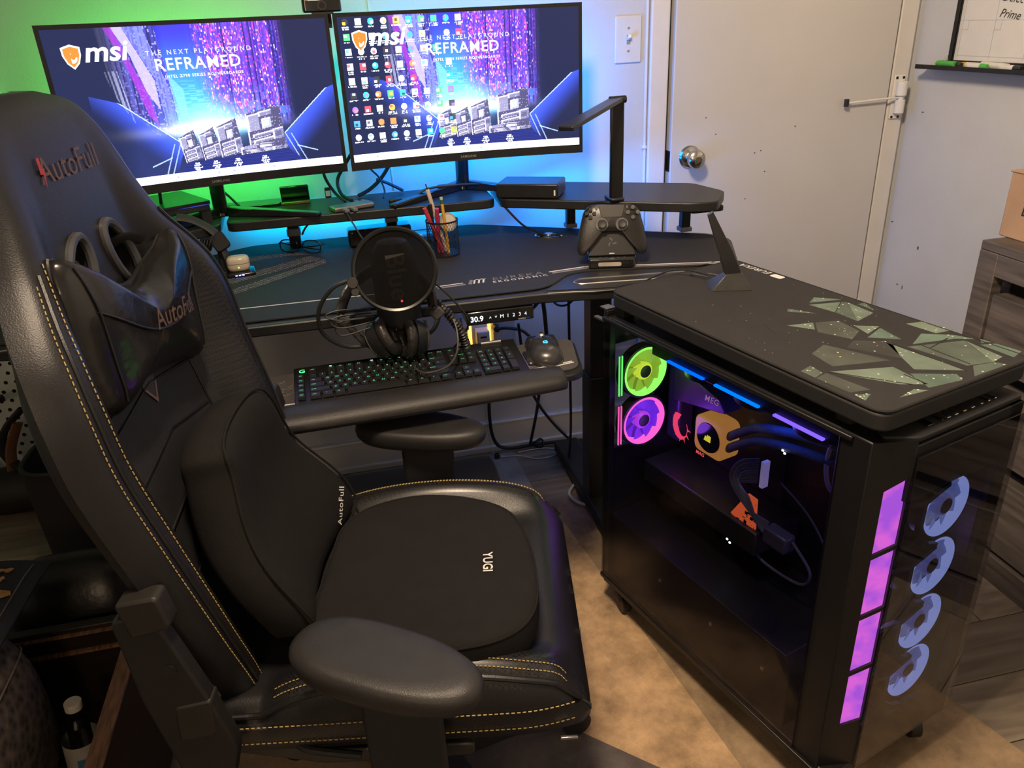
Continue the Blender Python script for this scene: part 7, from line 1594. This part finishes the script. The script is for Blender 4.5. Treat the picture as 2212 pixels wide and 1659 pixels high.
MB().tube([(-0.15, -0.225, 0.41), (-0.14, -0.245, 0.40), (-0.06, -0.25, 0.385)], 0.006, 8).ob('recline_lever', DKMET, chair)
# mechanism, lift and base
MB().b2((-0.14, -0.11, 0.325), (0.13, 0.11, 0.362)).ob('tilt_plate', DKMET, chair, bevel=0.006)
MB().b2((-0.15, -0.20, 0.360), (0.15, 0.20, 0.392)).ob('seat_frame', DKMET, chair, bevel=0.004)
MB().cyl((0, 0, 0.10), (0, 0, 0.33), 0.026, n=24).ob('gas_lift', MATTE, chair)
MB().lathe([(0.0, 0.075), (0.042, 0.075), (0.040, 0.125), (0.028, 0.135), (0.0, 0.135)], 28).ob('base_hub', MATTE, chair)
for k in range(5):
    a = rad(20 + 72 * k); M = Matrix.Rotation(a, 4, 'Z')
    MB().add([M @ Vector(p) for p in ((0.03, -0.028, 0.075), (0.03, 0.028, 0.075), (0.03, 0.026, 0.125), (0.03, -0.026, 0.125), (0.31, -0.018, 0.066), (0.31, 0.018, 0.066), (0.31, 0.016, 0.088), (0.31, -0.016, 0.088))], [(0, 3, 2, 1), (4, 5, 6, 7), (0, 1, 5, 4), (1, 2, 6, 5), (2, 3, 7, 6), (3, 0, 4, 7)]).ob('base_arm', MATTE, chair, bevel=0.005)
    w_ = MB()
    for q_ in (-0.013, 0.013): w_.cyl((0.295, q_ - 0.008, 0.038), (0.295, q_ + 0.008, 0.038), 0.0295, n=24)
    w_.cyl((0.295, -0.02, 0.038), (0.295, 0.02, 0.038), 0.008, n=12).cyl((0.295, 0, 0.045), (0.295, 0, 0.070), 0.007, n=12)
    w_.tf(M).ob('caster', BLACK, chair)

# ------------------------------------------------------------------ cushions on the chair
PVC = mat('gloss_black_pu', (0.012, 0.011, 0.011), 0.22, bump=1.0, bs=22)
np_ = thing('neck_pillow', 'glossy black neck pillow with copper lettering tied to the chair back', 'pillow', (0.03, -1.23, 0.0), rad(-11))
out = [(-0.165, 0.098), (-0.10, 0.066), (0.0, 0.038), (0.10, 0.066), (0.165, 0.098), (0.180, 0.030), (0.172, -0.045), (0.150, -0.105), (0.08, -0.095), (0.0, -0.090), (-0.08, -0.095), (-0.150, -0.105), (-0.172, -0.045), (-0.180, 0.030)]
out = [(p.x, p.y) for p in catmull([(x, y, 0) for x, y in out], 5, True)]
Mpl = Matrix.Translation((-0.345, 0.004, 0.982)) @ Matrix(((0, -0.10, 0.995, 0), (1, 0, 0, 0), (0, 0.995, 0.10, 0), (0, 0, 0, 1))) @ Matrix.Rotation(rad(-7), 4, 'Z')
def wrk(x, y): return 0.004 * math.sin(40 * x + 25 * y) * math.exp(-((y - 0.02) / 0.05) ** 2) + 0.35 * x * x
pil = inflate(out, 0.052, 0.022, 2.0, bow=lambda x, y: wrk(x, y)); pil.tf(Mpl).ob('pillow_cover', PVC, np_, smooth=1.4)
def pil_pt(x, y, off=0.0015):
    # radial parameter of the outline for the dome height
    th_ = math.atan2(y + 0.0, x); best = 1e9; r0 = 0.1
    for k in range(len(out)):
        a_ = math.atan2(out[k][1] + 0.012, out[k][0]); dd = abs((a_ - math.atan2(y + 0.012, x) + PI) % (2 * PI) - PI)
        if dd < best: best = dd; r0 = math.hypot(out[k][0], out[k][1] + 0.012)
    s = min(0.999, math.hypot(x, y + 0.012) / r0)
    return Mpl @ Vector((x, y, 0.052 * math.sqrt(1 - s * s) + wrk(x, y) + off))
V, F = text_geo('AutoFull', 0.044, 0.12, 1.0, 0.008); MB().add([pil_pt(p[0] * 0.86 + 0.024, p[1] * 0.9 - 0.010, 0.0045) for p in V], F).ob('embroidered_lettering', COPPER, np_, smooth=0)
MB().tube([Mpl @ Vector((x * 0.998, y * 0.998, wrk(x, y))) for x, y in out], 0.0028, 6, closed=True, sm=0).ob('piping', LEATHER, np_)
for s in (-1, 1): MB().tube([pil_pt(s * (0.155 - 0.02 * t), 0.085 - 0.175 * t) for t in [k / 10 for k in range(11)]], 0.0018, 6, sm=2).ob('seam', LEATHER, np_)
MB().tube([pil_pt(-0.15 + 0.30 * t, 0.028 - 0.055 * math.sin(PI * t)) for t in [k / 14 for k in range(15)]], 0.0018, 6, sm=2).ob('seam', LEATHER, np_)
for s in (-1, 1): MB().tube([(-0.345, s * 0.10, 1.06), (-0.36, s * 0.075, 1.07), (-0.385, s * 0.062, 1.062), (-0.43, s * 0.06, 1.065)], 0.010, 8, flat=0.2).ob('strap', MATTE, np_)

FOAMC = mat('black_knit_cover', (0.0095, 0.0085, 0.008), 0.85, bump=0.5, bs=1100, spec=0.25)
lc = thing('lumbar_cushion', 'black memory foam lumbar cushion with small white lettering on the chair', 'cushion', (0.03, -1.23, 0.0), rad(-11))
lo_ = [(-0.120, 0.150), (0.0, 0.158), (0.090, 0.150), (0.125, 0.105), (0.148, 0.03), (0.178, -0.06), (0.188, -0.145), (0.165, -0.192), (0.0, -0.190), (-0.180, -0.170), (-0.212, -0.13), (-0.205, -0.05), (-0.168, 0.04), (-0.140, 0.11)]
lo_ = [(p.x, p.y) for p in catmull([(x, y, 0) for x, y in lo_], 5, True)]
Ml = Matrix.Translation((-0.236, 0.010, 0.672)) @ Matrix.Diagonal((1, 0.92, 0.90, 1)) @ Matrix(((0, -0.27, 0.963, 0), (1, 0, 0, 0), (0, 0.963, 0.27, 0), (0, 0, 0, 1)))
def lbow(x, y): return 0.9 * x * x - 0.012 * math.cos(PI * min(1, abs(y) / 0.16)) 
inflate(lo_, 0.050, 0.042, 5.0, bow=lbow).tf(Ml).ob('foam', FOAMC, lc, smooth=1.2)
MB().tube([Ml @ Vector((x * 0.985, y * 0.985, 0.037 + lbow(x, y))) for x, y in lo_], 0.0022, 6, closed=True, sm=0).ob('seam', FOAMC, lc)
V, F = text_geo('AutoFull', 0.022, 0.1, 1.1, 0.01); MB().add([Ml @ Vector((0.118 + p[0] * 0.80 - p[1] * 0.75, -0.142 + p[0] * 0.52 + p[1] * 0.52, 0.0505 + lbow(0.118 + p[0] * 0.80 - p[1] * 0.75, -0.142 + p[0] * 0.52 + p[1] * 0.52))) for p in V], F).ob('lettering', PRINTW, lc, smooth=0)

sc2 = thing('seat_cushion', 'thick black seat cushion with white letters lying on the chair seat', 'cushion', (0.03, -1.23, 0.0), rad(-11))
so = [(-0.122, 0.00), (-0.116, 0.070), (-0.080, 0.122), (0.0, 0.152), (0.09, 0.140), (0.165, 0.095), (0.196, 0.02), (0.208, -0.08), (0.200, -0.165), (0.160, -0.215), (0.08, -0.236), (-0.04, -0.236), (-0.105, -0.212), (-0.126, -0.15), (-0.125, -0.07)]
so = [(p.x, p.y - 0.0) for p in catmull([(x, y, 0) for x, y in so], 5, True)]
def srow(k, z): return [(0.02 + (x - 0.02) * k, -0.04 + (y + 0.04) * k, z) for x, y in so]
P = [srow(0.0, 0.498), srow(0.90, 0.498), srow(0.97, 0.501), srow(0.995, 0.509), srow(1.0, 0.520), srow(1.0, 0.545), srow(0.995, 0.553), srow(0.975, 0.559), srow(0.92, 0.562), srow(0.7, 0.562), srow(0.4, 0.560), srow(0.0, 0.559)]
MB().grid(P, False, True).ob('foam', FOAMC, sc2, smooth=1.0)
MB().tube(srow(0.990, 0.5565), 0.0018, 6, closed=True, sm=0).ob('seam', FOAMC, sc2)
V, F = text_geo('YUGI', 0.021, 0.0, 1.0, 0.02); MB().add([(0.132 + p[1], -0.055 - p[0], 0.5634) for p in V], [f[::-1] for f in F]).ob('lettering', PRINTW, sc2, smooth=0)

# ================================================================== things on the left
WOODD = mat('dark_stained_wood', (0.022, 0.014, 0.010), 0.45, var=0.4, vs_=9, stretch=(2, 1, 10))
WORN = mat('worn_brown_wood', (0.20, 0.105, 0.06), 0.55, var=0.5, vs_=16, bump=0.2, bs=60, stretch=(12, 1.5, 4))
cr_ = thing('storage_crate', 'open dark wooden crate with worn brown top edges at lower left', 'crate', (-0.71, -1.18, 0.0))
MB().b2((-0.24, -0.42, 0.0), (0.225, 0.30, 0.016)).ob('bottom_board', WOODD, cr_)
for nm, a_, b_ in (('side_panel', (0.200, -0.42, 0.016), (0.230, 0.30, 0.296)), ('side_panel', (-0.24, -0.42, 0.016), (-0.218, 0.30, 0.296)), ('end_panel', (-0.218, 0.278, 0.016), (0.203, 0.30, 0.260)), ('end_panel', (-0.218, -0.42, 0.016), (0.203, -0.398, 0.260))): MB().b2(a_, b_).ob(nm, WOODD, cr_, bevel=0.002)
MB().b2((0.2005, -0.42, 0.296), (0.2295, 0.30, 0.301)).ob('worn_edge', WORN, cr_, bevel=0.001)
MB().b2((-0.2395, -0.42, 0.296), (-0.2185, 0.30, 0.300)).ob('worn_edge', WORN, cr_, bevel=0.001)
MB().b2((-0.20, 0.270, 0.20), (0.19, 0.278, 0.206)).b2((-0.20, 0.270, 0.245), (0.19, 0.278, 0.249)).ob('panel_moulding', WORN, cr_)
# water bottle
bt = thing('water_bottle', 'clear plastic water bottle with white cap standing in the crate', 'bottle', (-0.618, -1.085, 0.0165))
PETM = glass('clear_pet', (0.86, 0.87, 0.86), 0.06, 0.10)
tl = Matrix.Rotation(rad(4), 4, 'Y') @ Matrix.Rotation(rad(-3), 4, 'X')
MB().lathe([(0.0, 0.0), (0.028, 0.0), (0.032, 0.006), (0.032, 0.03), (0.030, 0.035), (0.032, 0.040), (0.032, 0.132), (0.030, 0.150), (0.020, 0.175), (0.0125, 0.186), (0.0125, 0.200), (0.0, 0.200)], 32).tf(tl).ob('bottle_body', PETM, bt)
MB().lathe([(0.0, 0.1985), (0.0150, 0.1985), (0.0152, 0.2125), (0.0142, 0.214), (0.0, 0.214)], 30).tf(tl).ob('cap', mat('cap_white', (0.62, 0.57, 0.50), 0.4), bt)
P = [[tl @ Vector((0.0326 * math.cos(a_), 0.0326 * math.sin(a_), z_)) for a_ in [rad(150) + rad(285) * k / 36 for k in range(37)]] for z_ in (0.062, 0.132)]
lb = MB().grid(P).ob('paper_label', mat('label_pale', (0.42, 0.40, 0.36), 0.5), bt)
P = [[tl @ Vector((0.0330 * math.cos(a_), 0.0330 * math.sin(a_), z_)) for a_ in [rad(265) + rad(70) * k / 12 for k in range(13)]] for z_ in (0.070, 0.104)]
MB().grid(P).ob('label_print', mat('label_blue', (0.06, 0.20, 0.32), 0.5), lb)
# black mesh bag and printed cloth
bag = thing('mesh_bag', 'stuffed black mesh fabric bag leaning in the crate', 'bag', (-0.775, -1.20, 0.018))
P = []
for k in range(25):
    t = k / 24; y_ = -0.19 + 0.40 * t; en = max(0.0, 1 - (2 * t - 1) ** 6) ** 0.5
    P.append([(0.132 * en * math.copysign(abs(math.cos(a_)) ** 0.7, math.cos(a_)), y_, 0.202 + 0.202 * (0.25 + 0.75 * en) * math.copysign(abs(math.sin(a_)) ** 0.75, math.sin(a_))) for a_ in [2 * PI * j / 32 for j in range(32)]])
MESHF = woven('mesh_fabric', (0.014, 0.012, 0.011), (0.20, 0.15, 0.125), 62, 0.8, 'voronoi', 0.8)
bm_ = MB().grid(P, False, True); bm_.add(P[0], [tuple(range(32))]); bm_.add(P[-1], [tuple(range(31, -1, -1))]); bm_.ob('bag_body', MESHF, bag, smooth=1.2)
MB().tube([Vector(P[k][3]) + Vector((0.003, 0, 0.002)) for k in range(2, 23)], 0.0016, 5, sm=1).ob('seam', mat('pale_thread', (0.20, 0.16, 0.13), 0.7), bag)
MB().tube([Vector(P[k][13]) + Vector((-0.003, 0, 0.004)) for k in range(2, 23)], 0.004, 6, sm=1).ob('piping', MATTE, bag)
cl2 = thing('printed_cloth', 'navy cloth with gold scroll ornament draped over the mesh bag', 'cloth', (-0.770, -1.06, 0.428))
def drape(x, y): return 0.004 + 0.012 * math.sin(9 * x + 3) * math.sin(7 * y) - 1.6 * max(0.0, x - 0.03) ** 2 - 1.2 * max(0.0, y - 0.10) ** 2
P = [[(-0.15 + 0.27 * i / 24, -0.16 + 0.36 * j / 30, drape(-0.15 + 0.27 * i / 24, -0.16 + 0.36 * j / 30)) for j in range(31)] for i in range(25)]
m_ = MB().grid(P); m_.grid([[(p[0], p[1], p[2] - 0.003) for p in r_] for r_ in P]); cl_o = m_.ob('cloth', mat('navy_cloth', (0.020, 0.022, 0.030), 0.8, bump=0.3, bs=300), cl2, smooth=1.2)
GOLD = mat('gold_print', (0.42, 0.23, 0.06), 0.6, var=0.35, vs_=60)
orn = MB()
def scroll(cx, cy, r, a0, turns, w, sg=1):
    pts = []
    for k in range(26):
        t = k / 25; a_ = a0 + sg * turns * 2 * PI * t; rr_ = r * (1 - 0.75 * t); pts.append((cx + rr_ * math.cos(a_), cy + rr_ * math.sin(a_)))
    V = []
    for k, p in enumerate(pts):
        q2 = pts[min(k + 1, 25)]; q0 = pts[max(k - 1, 0)]; d = Vector((q2[0] - q0[0], q2[1] - q0[1], 0)).normalized(); n_ = Vector((-d.y, d.x, 0)) * w * (1 - 0.6 * k / 25) * (1 + 0.45 * math.sin(k * 2.1))
        for s in (1, -1): x_, y_ = p[0] + s * n_.x, p[1] + s * n_.y; V.append((x_, y_, drape(x_, y_) + 0.0045))
    orn.add(V, [(2 * k, 2 * k + 1, 2 * k + 3, 2 * k + 2) for k in range(25)])
scroll(0.050, 0.050, 0.040, 0.4, 1.1, 0.009); scroll(-0.045, -0.055, 0.045, 2.6, 1.2, 0.009, -1); scroll(0.055, -0.045, 0.038, 3.4, 1.1, 0.008); scroll(-0.06, 0.10, 0.045, 5.5, 1.0, 0.009, -1); scroll(0.055, 0.125, 0.028, 1.0, 0.9, 0.007); scroll(0.02, -0.12, 0.03, 2.0, 1.0, 0.007)
orn.ob('gold_ornament', GOLD, cl2, smooth=0)
MB().tube([(0.095, -0.15 + 0.33 * k / 20, drape(0.095, -0.15 + 0.33 * k / 20) + 0.0015) for k in range(21)], 0.0012, 5, sm=0).ob('hem_stitch', mat('pale_thread', (0.20, 0.16, 0.13), 0.7), cl2)
bp2 = thing('leather_bolster', 'dark shiny leather bolster lying behind the printed cloth', 'bolster', (-0.635, -0.745, 0.0))
P = []
for k in range(21):
    t = k / 20; en = max(0.02, 1 - (2 * t - 1) ** 4) ** 0.5; x_ = -0.19 + 0.30 * t
    P.append([(x_, 0.10 * en * math.cos(a_), 0.165 + 0.165 * en * math.sin(a_)) for a_ in [2 * PI * j / 28 for j in range(28)]])
b_ = MB().grid(P, False, True); b_.add(P[0], [tuple(range(28))]); b_.add(P[-1], [tuple(range(27, -1, -1))]); b_.ob('bolster_body', mat('shiny_dark_leather', (0.010, 0.009, 0.009), 0.35, bump=0.3, bs=90), bp2, smooth=1.2)
MB().tube([Vector(p) + Vector((0.001, 0, 0)) for p in P[18]], 0.003, 6, closed=True, sm=0).ob('piping', LEATHER, bp2)
# waste bin / dark hamper behind the chair
hm_ = thing('fabric_hamper', 'tall black fabric hamper on the floor behind the chair back', 'hamper', (-0.745, -0.30, 0.0))
hp_ = superoval(0.135, 0.115, 3.2, 36)
P = [[(x * s_, y * s_, z_) for x, y in hp_] for s_, z_ in ((0.0, 0.0), (0.90, 0.0), (0.96, 0.01), (1.0, 0.16), (1.03, 0.30), (1.0, 0.36), (0.98, 0.36), (0.94, 0.20), (0.90, 0.02), (0.0, 0.018))]
MB().grid(P, False, True).ob('hamper_body', mat('black_canvas', (0.007, 0.007, 0.008), 0.9, bump=0.4, bs=600), hm_)
MB().tube([(x * 1.0, y * 1.0, 0.358) for x, y in hp_], 0.006, 8, closed=True, sm=0).ob('rim', MATTE, hm_)
# white perforated panel in the alcove and a bag before it
pn = thing('perforated_panel', 'pale perforated metal panel leaning in the alcove', 'panel', (-1.35, 0.235, 0.0))
MB().b2((-0.40, 0.0, 0.03), (0.33, 0.012, 0.46)).ob('sheet', mat('pale_enamel', (0.55, 0.60, 0.58), 0.4, var=0.03), pn, bevel=0.002)
MB().b2((-0.42, -0.01, 0.0), (0.35, 0.022, 0.03)).ob('bottom_rail', mat('rail_grey', (0.16, 0.16, 0.15), 0.4), pn, bevel=0.003)
ho = MB()
for i in range(24):
    for j in range(13): ho.cyl((-0.38 + 0.030 * i + 0.015 * (j % 2), -0.0008, 0.055 + 0.031 * j), (-0.38 + 0.030 * i + 0.015 * (j % 2), 0.002, 0.055 + 0.031 * j), 0.0062, n=10)
ho.ob('hole_grid', mat('slot_black', (0.004, 0.004, 0.004), 0.9), pn, smooth=0, kind='stuff')
bk = thing('black_backpack', 'black backpack with arched straps and an orange pocket in the alcove', 'backpack', (-1.07, 0.065, 0.0))
P = []
for k in range(17):
    t = k / 16; en = max(0.03, 1 - (2 * t - 1) ** 4) ** 0.5; x_ = -0.17 + 0.34 * t
    P.append([(x_, 0.075 * en * math.cos(a_), 0.075 + 0.075 * en * math.sin(a_)) for a_ in [2 * PI * j / 24 for j in range(24)]])
b_ = MB().grid(P, False, True); b_.add(P[0], [tuple(range(24))]); b_.add(P[-1], [tuple(range(23, -1, -1))]); b_.ob('bag_body', mat('black_nylon', (0.012, 0.010, 0.009), 0.6, bump=0.3, bs=300), bk, smooth=1.2)
MB().tube([(-0.09, 0.0, 0.12), (-0.115, -0.01, 0.22), (-0.10, -0.01, 0.31), (-0.04, 0.0, 0.37), (0.02, 0.01, 0.38)], 0.016, 10, flat=0.5).ob('strap', MATTE, bk)
MB().tube([(0.02, 0.0, 0.12), (-0.02, -0.012, 0.20), (0.0, -0.012, 0.28), (0.06, 0.0, 0.34)], 0.013, 10, flat=0.5).ob('strap', MATTE, bk)
MB().tube([(-0.02, -0.005, 0.13), (0.0, -0.01, 0.22), (0.04, -0.005, 0.30)], 0.017, 10, flat=0.4).ob('cord_lining', mat('copper_brown_cord', (0.14, 0.06, 0.03), 0.6, bump=0.8, bs=160), bk)
MB().lathe([(0.0, -0.01), (0.045, -0.008), (0.05, 0.0), (0.045, 0.008), (0.0, 0.01)], 24).tf(Matrix.Translation((-0.165, -0.02, 0.21)) @ Matrix.Rotation(rad(80), 4, 'X')).ob('orange_pocket', mat('orange_leather', (0.26, 0.09, 0.02), 0.5), bk)
